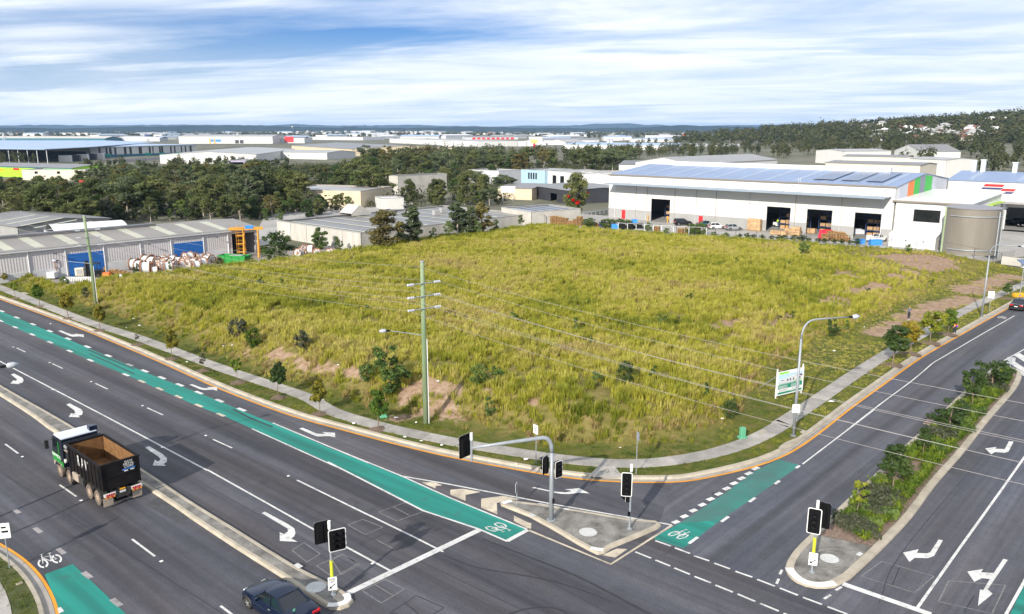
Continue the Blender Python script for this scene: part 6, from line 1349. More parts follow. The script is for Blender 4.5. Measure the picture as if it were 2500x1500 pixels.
def rrect(w,h,r,k=4):
 pts=[]
 for cx,cy,a0 in((w/2-r,h/2-r,0),(-w/2+r,h/2-r,90),(-w/2+r,-h/2+r,180),(w/2-r,-h/2+r,270)):
  for i in range(k+1):a=R(a0+90*i/k);pts.append((cx+r*math.cos(a),cy+r*math.sin(a)))
 return pts
def plate(par,c,n,pts,d,m,name):
 x,y,z=frame(n);mb=MB();k=len(pts);c=V(c)
 vs=[c+x*a+y*b+z*(d/2)for a,b in pts]+[c+x*a+y*b-z*(d/2)for a,b in pts]
 mb.add(vs,[tuple(range(k)),tuple(range(2*k-1,k-1,-1))]+[(i+k,(i+1)%k+k,(i+1)%k,i)for i in range(k)]);return mb.build(name,m,par)
def lantern(par,c,n,cols=1,rows=3,w=None,h=None,name='lantern'):
 """signal head: black target board with white edge, lamps under visors"""
 w=w or(.55 if cols==1 else.92);h=h or.34*rows+.28;x,y,z=frame(n);c=V(c)
 b=plate(par,c,n,rrect(w,h,.11),.03,M_SIGNW,name)
 plate(b,c+z*.012,n,rrect(w-.09,h-.09,.08),.03,M_BOARD,'target_board');plate(b,c-z*.012,n,rrect(w+.006,h+.006,.115),.025,M_BOARD,'board_back')
 hb=MB()
 for i in range(cols):
  o=c+x*((i-(cols-1)/2)*.36);hb.obox(o-x*.15-y*(rows*.165)-z*.2,x*.3,y*(rows*.33),z*.19)
 hb.build('housing',M_BOARD,b)
 for i in range(cols):
  for j in range(rows):
   o=c+x*((i-(cols-1)/2)*.36)+y*((j-(rows-1)/2)*.33)+z*.03
   MB().lathe([(.115,0),(.10,.02)],o,z,12).build('lens',M_LENS,b)
   mb=MB();k=9;r_=.125;vs=[]
   for q in range(k):a=R(-20+220*q/(k-1));p=o+x*(math.cos(a)*r_)+y*(math.sin(a)*r_);vs+=[p,p+z*(.26 if 20<math.degrees(a)<160 else.14)]
   mb.add(vs,[(2*q,2*q+1,2*q+3,2*q+2)for q in range(k-1)]);mb.build('visor',M_BOARD,b)
 return b
def pole_top(p,c,x,y):return height_at(p,c,x,y)
NR=V((.759,-.651,0));NRb=-NR;NS=V((.66,.75,0)) # towards the right along the main road; along the side road
# -- mast arm signal on the island
p=W('2',1500,742,.15);T=thing('mast_arm_signal','grey mast arm traffic signal with a curved arm reaching over the slip lane','traffic light',p)
zt=height_at(p,'2',1500,262);za=height_at(p,'2',1450,190)
tip=W('2',965,255,0);arm_d=V((-1,0,0));
# the arm's far end stands over the road at the height it shows there
def on_plane(c,x,y,p0,d):
 """point of the vertical plane through p0 along d that shows at the pixel"""
 u,v=src(c,x,y);a=(u-1250)/F;b=-(v-750)/F;r=V((a,cT+b*sT,-sT+b*cT));n=V((-d.y,d.x,0));t=(p0-V((0,0,CAMH))).dot(n)/r.dot(n);return V((0,0,CAMH))+r*t
ad=V((-.97,-.25,0)).normalized();tp=on_plane('2',965,258,p,ad);elb=on_plane('2',1440,190,p,ad);ub=on_plane('2',1500,290,p,ad)
MB().lathe([(.28,0),(.28,.05),(.2,.06)],p,n=12).build('base_plate',M_GALV,T);mb=MB();mb.path([p,p.lerp(V((p.x,p.y,ub.z)),.5),V((p.x,p.y,ub.z))],[.155,.14,.13],12);mb.build('pole',M_GALV,T,True)
c0=V((p.x,p.y,ub.z));mb=MB();mb.path([c0]+[c0*(1-t)**2+V((p.x,p.y,elb.z))*2*t*(1-t)+elb*t*t for t in(.25,.5,.75,1)]+[elb.lerp(tp,.5),tp],[.13,.13,.13,.13,.125,.105,.08],12);mb.build('arm',M_GALV,T,True)
MB().tube(tp+V((0,0,-.85)),tp+V((0,0,.75)),.07).build('drop_post',M_GALV,T);MB().tube(tp+V((0,0,.5)),tp+V((0,0,.95)),.09).build('post_cap',M_SIGNW,T)
lantern(T,tp+V((-.42,.18,.05)),V((-.75,.65,0)),2,3,.95,1.42)
lantern(T,V((p.x,p.y,0))+V((.42,-.12,height_at(p,'2',1530,397)+.15)),V((.62,-.78,0)),1,3,.62,1.12)
lantern(T,V((p.x,p.y,0))+V((-.42,.05,height_at(p,'2',1465,375)+.15)),V((-.85,.5,0)),1,3,.62,1.12)
MB().box(p+V((.12,-.14,1.35)),(.14,.12,.3)).build('push_button',M_BOARD,T)
def signal(name,label,c,xb,yb,xt,yt,heads,keep=None,sleeve=None,z=.15,button=False):
 p=W(c,xb,yb,z);h=height_at(p,c,xt,yt);T=thing(name,label,'traffic light',p)
 MB().lathe([(.16,0),(.16,.05),(.09,.06)],p,n=10).build('base_plate',M_GALV,T);MB().tube(p,p+V((0,0,h-.35)),.06,n=10).build('pole',M_GALV,T);MB().tube(p+V((0,0,h-.45)),p+V((0,0,h)),.085,n=10).build('post_cap',M_SIGNW,T)
 for off,zc,n,cols,rows,w,hh in heads:lantern(T,p+V((off[0],off[1],zc)),n,cols,rows,w,hh)
 if sleeve:MB().tube(p+V((0,0,sleeve[0])),p+V((0,0,sleeve[1])),.085,n=10).build('sleeve',M_SLEEVE,T)
 if keep:
  zc,n=keep;x,y,zz=frame(n);b=plate(T,p+V((0,0,zc))+zz*.1,n,rrect(.46,.74,.03),.02,M_SIGNW,'keep_left_sign');rt=rotof(n);o=p+V((0,0,zc))+zz*.114
  text(b,'KEEP',.15,o+y*.24,rt,C_BLACKP);text(b,'LEFT',.15,o+y*.09,rt,C_BLACKP)
  ap=[(.13,.0),(.16,-.04),(-.06,-.2),(-.02,-.26),(-.18,-.27),(-.12,-.12),(-.09,-.17)]
  plate(b,o+V((0,0,0)),n,[(a,q)for a,q in ap][::-1],.006,C_BLACKP,'arrow')
 if button:MB().box(p+V((-.08,-.12,1.05)),(.14,.12,.26)).build('push_button',M_BOARD,T)
 return T
signal('traffic_signal','slim traffic signal with one white edged head at the island point beside the green box','2',2025,802,2035,368,[((-.28,-.15),3.0,V((-.15,-1,0)),1,4,.66,1.55),((-.25,.05),2.15,V((-.9,.3,0)),1,2,.42,.7)],button=True)
signal('traffic_signal','traffic signal with six lamp head, yellow sleeve and keep left sign on the long median','1',2235,1245,2205,748,[((.42,-.2),3.28,V((.45,-.9,0)),2,3,.92,1.24),((-.38,.12),3.55,V((-.5,.87,0)),2,3,.9,1.24)],(.72,V((.30,-.95,0))),(.98,2.0))
signal('traffic_signal','traffic signal with yellow sleeve and keep left sign at the planted median tip','3',1050,1092,1090,612,[((-.22,-.25),3.2,V((-.45,-.9,0)),1,3,.72,1.5),((.42,.15),3.35,V((.6,.8,0)),1,3,.72,1.5)],(.85,V((-.30,-.95,0))),(1.1,2.1))
# -- street lights
def street_light(label,base,h,reach,d,name='street_light',sign=None):
 T=thing(name,label,'street light',base);d=V((d[0],d[1],0)).normalized();MB().lathe([(.22,0),(.22,.05),(.12,.06)],base,n=10).build('base_plate',M_GALV,T)
 mb=MB();top=base+V((0,0,h-1.5));el=base+V((0,0,h))+d*1.2;mb.path([base,base+V((0,0,(h-1.5)*.5)),top],[.125,.105,.085],10);mb.build('pole',M_GALV,T,True)
 mb=MB();mb.path([top]+[top*(1-t)**2+(base+V((0,0,h)))*2*t*(1-t)+el*t*t for t in(.2,.4,.6,.8,1)]+[base+V((0,0,h+.05))+d*reach],[.085,.082,.08,.078,.075,.072,.05],8);mb.build('arm',M_GALV,T,True)
 q=base+V((0,0,h+.05))+d*reach;a=math.atan2(d.y,d.x);MB().box(q+d*.12,(.34,.16,.14),a).build('lamp_socket',C_BLACKP,T);MB().lathe([(.07,0),(.17,.12),(.19,.4),(.08,.66)],q+d*.24,d,10).build('lantern',M_INSUL,T,True)
 if sign:sign(T,base)
 return T
def lamp_sign(T,b):
 n=V((-.1,-1,0));x,y,z=frame(n);o=b+V((0,0,2.35));s=plate(T,o+z*.14,n,rrect(.58,.70,.04),.02,M_SIGNW,'lane_sign')
 for k,(a,q,w,h)in enumerate([(-.12,.1,.16,.03),(.12,.1,.16,.03),(0,.16,.2,.025),(0,.04,.3,.02),(0,-.18,.34,.02)]):plate(s,o+z*.153+x*a+y*q,n,rrect(w,h,.009,2),.006,C_BLACKP,'sign_mark')
lb=W('5',735,1400,.16);lb=W('f',1916,1053,.16);street_light('curved arm street light in front of the sale board',lb,9.5,4.0,(.97,.2),sign=lamp_sign)
lb2=W('f',2370,766,.16);street_light('street light beside the footpath with the small white bicycle sign',lb2,9.6,3.2,(.6,-.75))
hp=W('4',60,690,9.9);street_light('street light reaching in over the main road from the near verge',V((hp.x-3.9,hp.y-3.1,.15)),9.9,4.6,(3.9,3.1))
# -- small signs on posts
def post_sign(label,c,xb,yb,yt,n,w,h,marks=(),z=.16,m=None,name='road_sign',face=None):
 p=W(c,xb,yb,z);H=height_at(p,c,xb,yt);T=thing(name,label,'sign',p);MB().tube(p+V((0,0,-.2)),p+V((0,0,H)),.032,n=8).build('post',M_GALV,T);x,y,zz=frame(n)
 s=plate(T,p+V((0,0,H-h/2))+zz*.05,n,rrect(w,h,.03),.012,m or M_SIGNW,'sign_face');plate(s,p+V((0,0,H-h/2))+zz*.038,n,rrect(w-.01,h-.01,.03),.012,M_STEEL,'sign_back')
 for a,q,ww,hh,mm in marks:plate(s,p+V((0,0,H-h/2))+zz*.06+x*a+y*q,n,rrect(ww,hh,min(ww,hh)*.3,2),.006,mm,'sign_mark')
 return T
K=C_BLACKP
post_sign('small white lettered sign on a thin post beside the slip lane','2',1398,365,103,(-.8,-.6),.52,.68,[(0,.18,.3,.05,K),(0,.05,.34,.05,K),(0,-.1,.3,.05,K),(0,-.2,.2,.04,K)])
post_sign('dark sign seen edge on from the rear on a thin post behind the island crossing','2',2070,432,152,(.95,.3),.45,.6,m=C_NAVY)
post_sign('low edge on sign at the sharp end of the traffic island','2',1270,645,494,(-.98,.2),.45,.6)
post_sign('white bicycle sign on a thin post beside the far footpath','5',2210,495,344,(-.3,-1),.75,.95,[(0,.12,.36,.05,K),(0,0,.3,.04,K),(0,-.26,.66,.05,K)])
post_sign('faded white sign seen from behind at the end of the planted median','5',2372,905,845,(.5,.86),.7,.75,z=.17)
ps=post_sign('white sign with blue border and dark letters on the near corner verge','1',65,1062,762,(.25,-1),.62,.9,[(0,.2,.26,.1,K),(.05,-.05,.34,.12,K)])
# -- solar cabinet post, orange bench block
p=W('z',910,975,.16);T=thing('solar_post','grey post topped with a tilted blue solar panel and white box','post',p);H=height_at(p,'z',910,440);MB().tube(p,p+V((0,0,H)),.07).build('pole',M_GALV,T);MB().box(p+V((.4,0,H+.2)),(1.3,.7,.5)).build('cabinet',M_SIGNW,T)
q=p+V((.4,0,H+.75));MB().obox(q+V((-1.1,-.8,-.25)),V((2.2,0,.1)),V((0,1.6,.5)),V((0,-.02,.08))).build('solar_panel',mat('solar_cells',(.10,.14,.24),.2),T)
p=W('z',890,1035,.16);T=thing('orange_barrier','orange barrier block with a small grey emblem beside the solar post','barrier',p);MB().obox(p+V((-.75,-.3,0)),V((1.6,.3,0)),V((-.1,.6,0)),V((0,0,.55))).build('block',C_YEL,T,bevel=.06);MB().obox(p+V((-.2,-.215,.15)),V((.36,.0675,0)),V((.004,-.02,0)),V((0,0,.25))).build('emblem',C_GREYP,T)
# -- timber power poles and wires
def cross(T,p,z,d,L):
 c=p+V((0,0,z))+V((d.y,-d.x,0))*.2;MB().tube(c-d*L,c+d*L,.045,n=6).build('cross_arm',M_GALV,T)
 for s in(-1,1):MB().lathe([(.05,0),(.12,.04),(.085,.12),(.12,.2),(.085,.28),(.12,.36),(.085,.44),(.12,.52),(.05,.58)],c+d*s*(L-.05),d*s,8).build('insulator',M_INSUL,T)
 return c-d*(L+.45),c+d*(L+.45)
def power_pole(label,c,xb,yb,xt,yt,arms,z,light,lean=(0,0)):
 p=on_field(c,xb,yb)if z is None else W(c,xb,yb,z);H=height_at(p,c,xt,yt);T=thing('power_pole',label,'power pole',p)
 MB().path([p+V((0,0,-.6)),p+V((0,0,H*.5)),p+V((lean[0],lean[1],H))],[.23,.20,.16],12).build('shaft',M_TIMB,T,True);MB().lathe([(.175,0),(.175,.1)],p+V((lean[0],lean[1],H-.02)),n=12).build('cap',M_STEEL,T)
 MB().tube(p+V((.25,-.05,-.2)),p+V((.25,-.05,light[0]-.3)),.035,n=6).build('conduit',M_SIGNW,T)
 d=V((.80,.60,0)).normalized();pts=[(p+V((-.25,-.1,H-.35)),p+V((-.25,-.1,H-.35)))]+[cross(T,p,a,d,1.0)for a in arms]
 a=p+V((0,0,light[0]));e=p+V((light[1][0],light[1][1],light[0]+.55));MB().tube(a,e,.04,.03).build('lamp_arm',M_GALV,T);dd=(e-a);dd.z=0;dd.normalize();MB().box(e+dd*.1,(.32,.15,.14),math.atan2(dd.y,dd.x)).build('lamp_socket',C_BLACKP,T);MB().lathe([(.07,0),(.16,.12),(.17,.36),(.07,.58)],e+dd*.22,dd,10).build('lantern',M_INSUL,T,True)
 return p,H,pts
pm=on_field('p',540,1395);armz=[height_at(pm,'p',507,y)for y in(240,346,448)];lz=height_at(pm,'p',507,672)
p1,H1,w1=power_pole('green weathered timber power pole standing at the road corner of the block','p',540,1395,507,68,armz,None,(lz,(-2.7,-.6)))
pz=W('8',722,880,.9);armz2=[height_at(pz,'8',650,y)for y in(345,400,460)]
p2,H2,w2=power_pole('green weathered timber power pole in front of the long shed','8',722,880,640,240,armz2,.9,(height_at(pz,'8',660,600),(-4.0,-.8)),(-.25,0))
M_WIRE=mat('wire',(.36,.34,.33),.5,.3,var=.1)
P3=p1+(p1-p2);P3.z=0;P0=p2-(p1-p2)*.9
def wires(A,B,sag,name='overhead_wire',lab=''):
 n=26;o=MB().path([A.lerp(B,t/n)+V((0,0,-4*sag*(t/n)*(1-t/n)))for t in range(n+1)],.0100,5,cap=False).build(name,M_WIRE);return tag(o,lab,'wire','overhead wires between the timber poles')
for k,(a,b)in enumerate(w1):
 for s,q in((0,a),(1,b))if k else((0,a),):
  c2=w2[k][s];d3=P3+(q-p1);d3.z=q.z-.4
  wires(c2,q,1.1,lab='thin overhead wire between the two timber power poles');wires(q,d3,1.5,lab='thin overhead wire running over the side road from the corner pole');wires(P0+(c2-p2),c2,1.0,lab='thin overhead wire leaving the shed pole along the main road')
  # -- sale board
BL,TL_,TR_,BR_=('s',290,690),('s',325,265),('s',762,218),('s',722,600)
b0=on_field('s',288,702);b1=on_field('s',722,606);ex=(b1-b0);ex.z=0;wB=ex.length;exn=ex.normalized();nB=V((exn.y,-exn.x,0))
HB=height_at(b0,'s',325,265);T=thing('sale_board','large white and green sale board on posts at the edge of the vacant block','sign board',b0);zb=b0.z+.25;hB=HB-.25
def bp(u0,u1,v0,v1,m,name,par,d=.012,lift=0):o=b0+exn*(u0*wB)+nB*(.05+lift);return MB().obox((o.x,o.y,zb+v0*hB),exn*((u1-u0)*wB),nB*d,V((0,0,(v1-v0)*hB))).build(name,m,par)
for s in(.015,.985):q=b0+exn*(s*wB);MB().box(V((q.x,q.y,zb+hB*.42))+nB*-.02,(.09,.09,hB+.9),math.atan2(exn.y,exn.x)).build('post',M_SIGNW,T)
panel_=bp(0,1,0,1,M_SIGNW,'board',T,.03,0)
C_SIGNG=flat('sign_green',(.01,.22,.14));C_SKYB=flat('sign_sky',(.42,.62,.85));C_LAWN=flat('sign_lawn',(.35,.55,.15))
bp(.06,.42,.88,.96,flat('sign_lime',(.22,.72,.03)),'lime_tab',panel_,.006,.031);bp(.05,.95,.58,.86,C_SKYB,'picture_sky',panel_,.006,.031);bp(.05,.95,.50,.58,C_PALE,'picture_forecourt',panel_,.006,.031)
bp(.62,.95,.49,.53,C_LAWN,'picture_lawn',panel_,.005,.038)
o=b0+nB*.088
def pic(pts,m,nm,l=.038):q0=b0+nB*(.05+l);vs=[q0+exn*(a*wB)+V((0,0,zb-b0.z+b*hB))for a,b in pts];k=len(vs);MB().add(vs+[v+nB*.004 for v in vs],[tuple(range(k,2*k))]+[(i,(i+1)%k,(i+1)%k+k,i+k)for i in range(k)]).build(nm,m,panel_)
pic([(.08,.55),(.95,.55),(.95,.76),(.80,.79),(.30,.70),(.08,.64)],M_OFFW,'picture_building');pic([(.30,.66),(.80,.735),(.80,.70),(.30,.64)],M_PALEG,'picture_awning',.046)
for a in(.36,.46,.58,.82):pic([(a,.565),(a+.05,.565),(a+.05,.645),(a,.64)],C_NAVY,'picture_door',.046)
pic([(.84,.68),(.93,.67),(.93,.74),(.84,.75)],C_NAVY,'picture_window',.046);pic([(.14,.60),(.26,.61),(.26,.635),(.14,.625)],C_NAVY,'picture_window',.046)
bp(.05,.95,.26,.44,C_SIGNG,'green_panel',panel_,.006,.031);bp(.05,.95,.05,.13,C_SIGNG,'green_band',panel_,.006,.031)
for k in range(4):bp(.09,.40,.285+k*.032,.295+k*.032,M_SIGNW,'text_line',panel_,.004,.038);bp(.52,.86,.285+k*.032,.295+k*.032,M_SIGNW,'text_line',panel_,.004,.038)
bp(.07,.90,.45,.475,C_SIGNG,'headline',panel_,.004,.031)
for k in range(2):bp(.07,.38,.17+k*.035,.182+k*.035,C_GREYP,'text_line',panel_,.004,.031);bp(.56,.9,.17+k*.035,.182+k*.035,C_GREYP,'text_line',panel_,.004,.031)
q=b0-nB*2.2+exn*.1;MB().tube(V((q.x,q.y,float(field_z([q.x],[q.y])[0])-.1)),b0+V((0,0,HB*.85))-nB*.02,.035).build('strut',M_STEEL,T)
# -- service pillars and pits
for c,x,y,yt,lab in[('p',190,1345,1290,'green service pillar beside a street tree near the timber pole'),('3',583,192,128,'green service pillar in the grass near the street light')]:
 p=on_field(c,x,y);h=.95;T=thing('service_pillar',lab,'service pillar',p);MB().box(p+V((0,0,h/2-.05)),(.42,.34,h),.3).build('body',flat('pillar_green',(.10,.34,.20)),T,bevel=.04);MB().box(p+V((0,0,.06)),(.62,.5,.2),.3).build('plinth',flat('pillar_green',(.10,.34,.20)),T,bevel=.03)
for c,pts in[('4',[(135,180),(165,174),(193,186),(160,193)]),('4',[(1122,542),(1155,534),(1188,548),(1150,558)]),('4',[(2095,890),(2140,880),(2180,898),(2135,908)]),('3',[(686,155),(720,135),(752,148),(715,167)]),('3',[(970,152),(990,140),(1015,150),(995,163)]),('z',[(155,1405),(190,1388),(230,1395),(205,1415)]),('q',[(212,1055),(300,1025),(322,1045),(235,1082)])]:
 P=[W(c,*q,.16)for q in pts];MB().poly(P,z0=.1,z1=.185 if c!='q' else.172).build('pit_lid',M_CONC,field if c!='q' else None)if c!='q' else struct(MB().poly(P,z0=.1,z1=.18).build('pit_lid',M_CONC))
 # litter on the verge
M_LITTER=mat('litter_white',(.7,.7,.7),.6,var=.1);nl_=0
rr=random.Random(21)
for c,x,y in[('4',848,422),('4',937,405),('4',895,360),('4',1560,540),('4',1500,545),('4',1815,690),('4',1255,652),('4',2375,1065),('2',520,195),('2',630,222),('2',765,250),('2',595,97),('2',1330,345),('2',1265,380),('2',1962,270),('4',2270,672),('4',340,395),('s',1205,765),('5',1268,622),('5',1040,805),('3',450,72),('3',210,48),('p',205,1140),('p',638,1060),('p',295,1360)]:
 p=on_field(c,x,y);o=MB();s=rr.uniform(.1,.22)
 if c=='s':s=.35
 k=6;ring=[p+V((s*rr.uniform(.6,1.2)*math.cos(i*1.047),s*rr.uniform(.4,.8)*math.sin(i*1.047),.12+rr.uniform(0,.06)))for i in range(k)];o.add(ring+[p+V((0,0,.22))],[(i,(i+1)%k,k)for i in range(k)]);tag(o.build('litter',M_LITTER),'small scrap of white litter lying in the grass','litter','scraps of litter in the grass')
 # ================================================================== vehicles, people, yard things
M_TYRE=mat('tyre',(.02,.019,.018),.85,var=.2,vs=4);M_TYRED=mat('tyre_dusty',(.12,.095,.075),.9,var=.3,vs=3);M_RIM=mat('rim_alloy',(.45,.44,.43),.35,.6,var=.1);M_RIMD=mat('rim_dusty',(.36,.27,.20),.7,.1,var=.2)
M_CARGL=mat('car_glass',(.008,.011,.016),.05,var=.1,spec=.8);M_TAIL=mat('tail_lamp',(.5,.01,.015),.2,var=.1);M_HEAD=mat('head_lamp',(.6,.62,.64),.15,var=.1);M_PLATE=mat('number_plate',(.6,.6,.58),.5,var=.05);M_RUB=mat('black_trim',(.014,.014,.015),.6,var=.2)
def paintm(name,c,rough=.22,metal=.2):
 m=mat(name,c,rough,metal,var=.05,vs=.5);b=m.node_tree.nodes['Principled BSDF'];b.inputs['Coat Weight'].default_value=.3;b.inputs['Coat Roughness'].default_value=.06;return m
def wheel(T,c,r,w,side,tm=M_TYRE,rm=M_RIM,spokes=5):
 """axle along y; side +1 / -1 is the outer face"""
 c=V(c);t=MB();t.lathe([(r*.62,-w/2),(r*.93,-w/2),(r,-w/2+.03),(r,w/2-.03),(r*.93,w/2),(r*.62,w/2),(r*.62,w/2-.02)],c,(0,side,0),20);o=t.build('wheel',tm,T,True,auto=True)
 MB().lathe([(r*.62,w/2-.05),(r*.60,w/2-.02),(r*.5,w/2-.05),(r*.2,w/2-.03),(r*.15,w/2)],c,(0,side,0),20).build('rim',rm,o,True,auto=True)
 mb=MB()
 for k in range(spokes):
  a=k*6.283/spokes;d=V((math.cos(a),0,math.sin(a)));n=V((-d.z,0,d.x))*r*.09;q=c+V((0,side*(w/2-.01),0));mb.add([q+d*r*.1-n,q+d*r*.1+n,q+d*r*.58+n*1.2,q+d*r*.58-n*1.2],[(0,1,2,3)])
 mb.build('spokes',rm,o);return o
def loft(secs,n=None):
 """sections: list of point rings of equal length"""
 mb=MB();k=len(secs[0]);vs=[p for s in secs for p in s];fs=[(i*k+j,i*k+(j+1)%k,(i+1)*k+(j+1)%k,(i+1)*k+j)for i in range(len(secs)-1)for j in range(k)]
 fs+=[tuple(range(k-1,-1,-1)),tuple((len(secs)-1)*k+j for j in range(k))];mb.add(vs,fs);return mb
def car(name,label,paint,kind='sedan',plates=True,group=None):
 """x forward, length about 4.7, wheels on z=0"""
 T=thing(name,label,'car',(0,0,0),group)
 L,Wd={'sedan':(4.8,1.84),'hatch':(4.2,1.76),'suv':(4.6,1.86),'ute':(5.1,1.86)}[kind];hl=L/2;r=.335 if kind!='suv' else.36
 def sec(x,w,zb,zm,zt,tw):
  """lower body ring at x: half width w at the belt, tw at the top edge"""
  pts=[(-w*.94,zb),(-w,zb+.12),(-w*1.0,zm),(-tw,zt-.03),(-tw*.85,zt),(tw*.85,zt),(tw,zt-.03),(w*1.0,zm),(w,zb+.12),(w*.94,zb)]
  return[(x,a,b)for a,b in pts]
 h=Wd/2;up=.12 if kind in('suv','ute')else 0
 Bz={'sedan':[(-hl,.62,.34,.55,.74,.55),(-hl+.12,.84,.26,.58,.93,.74),(-hl+.5,h-.03,.22,.62,.99,.80),(-hl+1.1,h,.2,.66,.98,.84),(0,h,.19,.66,.95,.85),(hl-1.45,h,.2,.66,.97,.84),(hl-.9,h-.02,.2,.62,.92,.80),(hl-.35,h-.1,.22,.56,.80,.70),(hl-.06,.72,.26,.50,.66,.58),(hl,.55,.32,.46,.56,.5)]}
 Bz['hatch']=[(a*L/4.8,min(b,h),c,d,e,f)for a,b,c,d,e,f in Bz['sedan']];Bz['suv']=[(a*L/4.8,min(b,h),c+up,d+up,e+up+.06,f)for a,b,c,d,e,f in Bz['sedan']]
 Bz['ute']=[(a*L/4.8,min(b,h),c+up,d+up,e+up,f)for a,b,c,d,e,f in Bz['sedan']]
 loft([sec(*s)for s in Bz[kind]]).build('body',paint,T,True,auto=True)
 x0,x1,x2,x3,zr={'sedan':(-hl+.75,-hl+1.65,.25,hl-1.45,1.43),'hatch':(-hl+.12,-hl+.62,.2,hl-1.3,1.47),'suv':(-hl+.15,-hl+.5,.15,hl-1.45,1.72),'ute':(-.55,-.35,.45,hl-1.45,1.62)}[kind]
 zb=.90+(up+.04 if up else 0)
 def cab(x,w,z):return[(x,-w,z),(x,w,z)]
 g=MB();wb,wt=h-.10,h-.30
 lo=[(x0,wb-.06,zb),(x3,wb-.02,zb)];hi=[(x1,wt,zr),(x2,wt,zr)]
 xm=(x0+x3)/2
 vs=[(x0,-wb+.05,zb),(x3,-wb,zb),(x3,wb,zb),(x0,wb-.05,zb),(x1,-wt,zr-.04),(x2,-wt,zr-.04),(x2,wt,zr-.04),(x1,wt,zr-.04)]
 g.add(vs,[(0,1,5,4),(1,2,6,5),(2,3,7,6),(3,0,4,7)]);g.build('glass',M_CARGL,T)
 rf=MB();rs=[]
 for x,dz in((x1-.06,-.03),(x1+.18,.02),((x1+x2)/2,.045),(x2-.2,.025),(x2+.06,-.03)):rs.append([(x,-wt-.01,zr-.05+dz),(x,-wt+.12,zr-.012+dz),(x,0,zr+.012+dz),(x,wt-.12,zr-.012+dz),(x,wt+.01,zr-.05+dz)])
 rf.add([p for s in rs for p in s],[(i*5+j,(i+1)*5+j,(i+1)*5+j+1,i*5+j+1)for i in range(4)for j in range(4)]);rf.build('roof',paint,T,True)
 pl=MB()
 for s in(-1,1):
  for a,b in(((x0,s*(wb-.05),zb),(x1,s*wt,zr-.03)),((x3,s*wb,zb),(x2,s*wt,zr-.03))):pl.tube(a,b,.05,n=5)
  pl.tube(((x0+x3)/2-.05,s*(wb+.005),zb),((x1+x2)/2,s*(wt+.01),zr-.03),.04,n=5)
 pl.build('pillars',paint,T)
 if kind=='ute':
  t=MB();t.box((-hl+.92,0,.98+up),(1.75,Wd-.05,.06));[t.box((-hl+.92,s*(h-.05),1.12+up),(1.75,.06,.3))for s in(-1,1)];t.box((-hl+.05,0,1.12+up),(.06,Wd-.05,.3));t.build('tray',paint,T)
 for sx,x in((1,hl-.88),(-1,-hl+.98)):
  for s in(-1,1):wheel(T,(x,s*(h-.10),r),r,.22,s);a=[(x+(r+.07)*math.cos(t),s*(h+.004),r+(r+.07)*math.sin(t))for t in np.linspace(0,math.pi,11)];MB().path(a,.035,4).build('wheel_arch',M_RUB,T)
 for s in(-1,1):
  MB().box((-hl+.10,s*(h-.36),.80+up),(.16,.46,.16)).build('tail_light',M_TAIL,T,bevel=.03);MB().box((hl-.21,s*(h-.40),.64+up),(.26,.26,.10)).build('headlight',M_HEAD,T,bevel=.03)
  MB().box((x3-.35,s*(h+.02),zb+.06),(.18,.2,.13)).build('mirror',paint,T,bevel=.03);MB().box((x2-.75,s*(h-.0),.82+up),(.18,.03,.035)).build('door_handle',M_RIM,T)
 MB().box((-hl+.0,0,.66+up),(.03,.4,.12)).build('number_plate',M_PLATE,T);MB().box((-hl+.05,0,.36+up),(.12,Wd-.35,.16)).build('bumper',M_RUB,T,bevel=.03);MB().box((hl-.02,0,.42+up),(.06,Wd-.7,.14)).build('grille',M_RUB,T)
 return T
P_BLUEBLK=paintm('paint_midnight',(.003,.010,.032));P_BLACK=paintm('paint_black',(.008,.009,.011));P_WHITE=paintm('paint_white',(.7,.7,.69),.3,0);P_SILV=paintm('paint_silver',(.4,.42,.44),.3,.5);P_TEALC=paintm('paint_teal',(.02,.09,.10))
def put(o,a,b,along=.5,z=0.0):
 """stand a vehicle built along x so that its near side wheels run from a (front) to b (rear)"""
 d=(a-b);ang=math.atan2(d.y,d.x);c=(a+b)/2;o.location=(c.x,c.y,z);o.rotation_euler=(0,0,ang);return o
T=car('sedan','dark blue sedan driving away beside the long median',P_BLUEBLK,'sedan')
fw=W('1',1672,1335);d=-DL;side=V((-d.y,d.x,0));c=fw-d*(4.8/2-.88)-side*(.84);T.location=(c.x,c.y,0.0);T.rotation_euler=(0,0,math.atan2(d.y,d.x))
MB().box((-1.82,.35,1.09),(.02,.12,.12)).build('window_sticker',flat('sticker_green',(.15,.5,.3)),T)
T=car('sedan','black sedan with red tail lights stopped at the kerb of the side road',P_BLACK,'sedan');rl=W('5',2345,488);d=(KB[-20]-KB[-60]).normalized();nn_=V((d.y,-d.x,0));c=rl+d*2.4+nn_*1.0;T.location=(c.x,c.y,.0);T.rotation_euler=(0,0,math.atan2(d.y,d.x));MB().box((-.1,.2,1.47),(.3,.25,.1)).build('roof_pod',M_RUB,T)
for kind,pm_,lab,x,y,ang in[('suv',P_BLACK,'black four wheel drive parked at the warehouse front',600,428,8),('sedan',P_TEALC,'dark teal car parked behind the white hatchback',728,435,12),('hatch',P_WHITE,'white hatchback parked in front of the warehouse',785,448,10),('hatch',P_SILV,'silver hatchback parked in front of the warehouse',878,455,10),('ute',P_WHITE,'white utility with tray parked near the office',1668,518,30)]:
 T=car(dict(suv='four_wheel_drive',sedan='sedan',hatch='hatchback',ute='utility')[kind],lab,pm_,kind);p=W('6',x,y,1.0);T.location=p;T.rotation_euler=(0,0,R(ang))
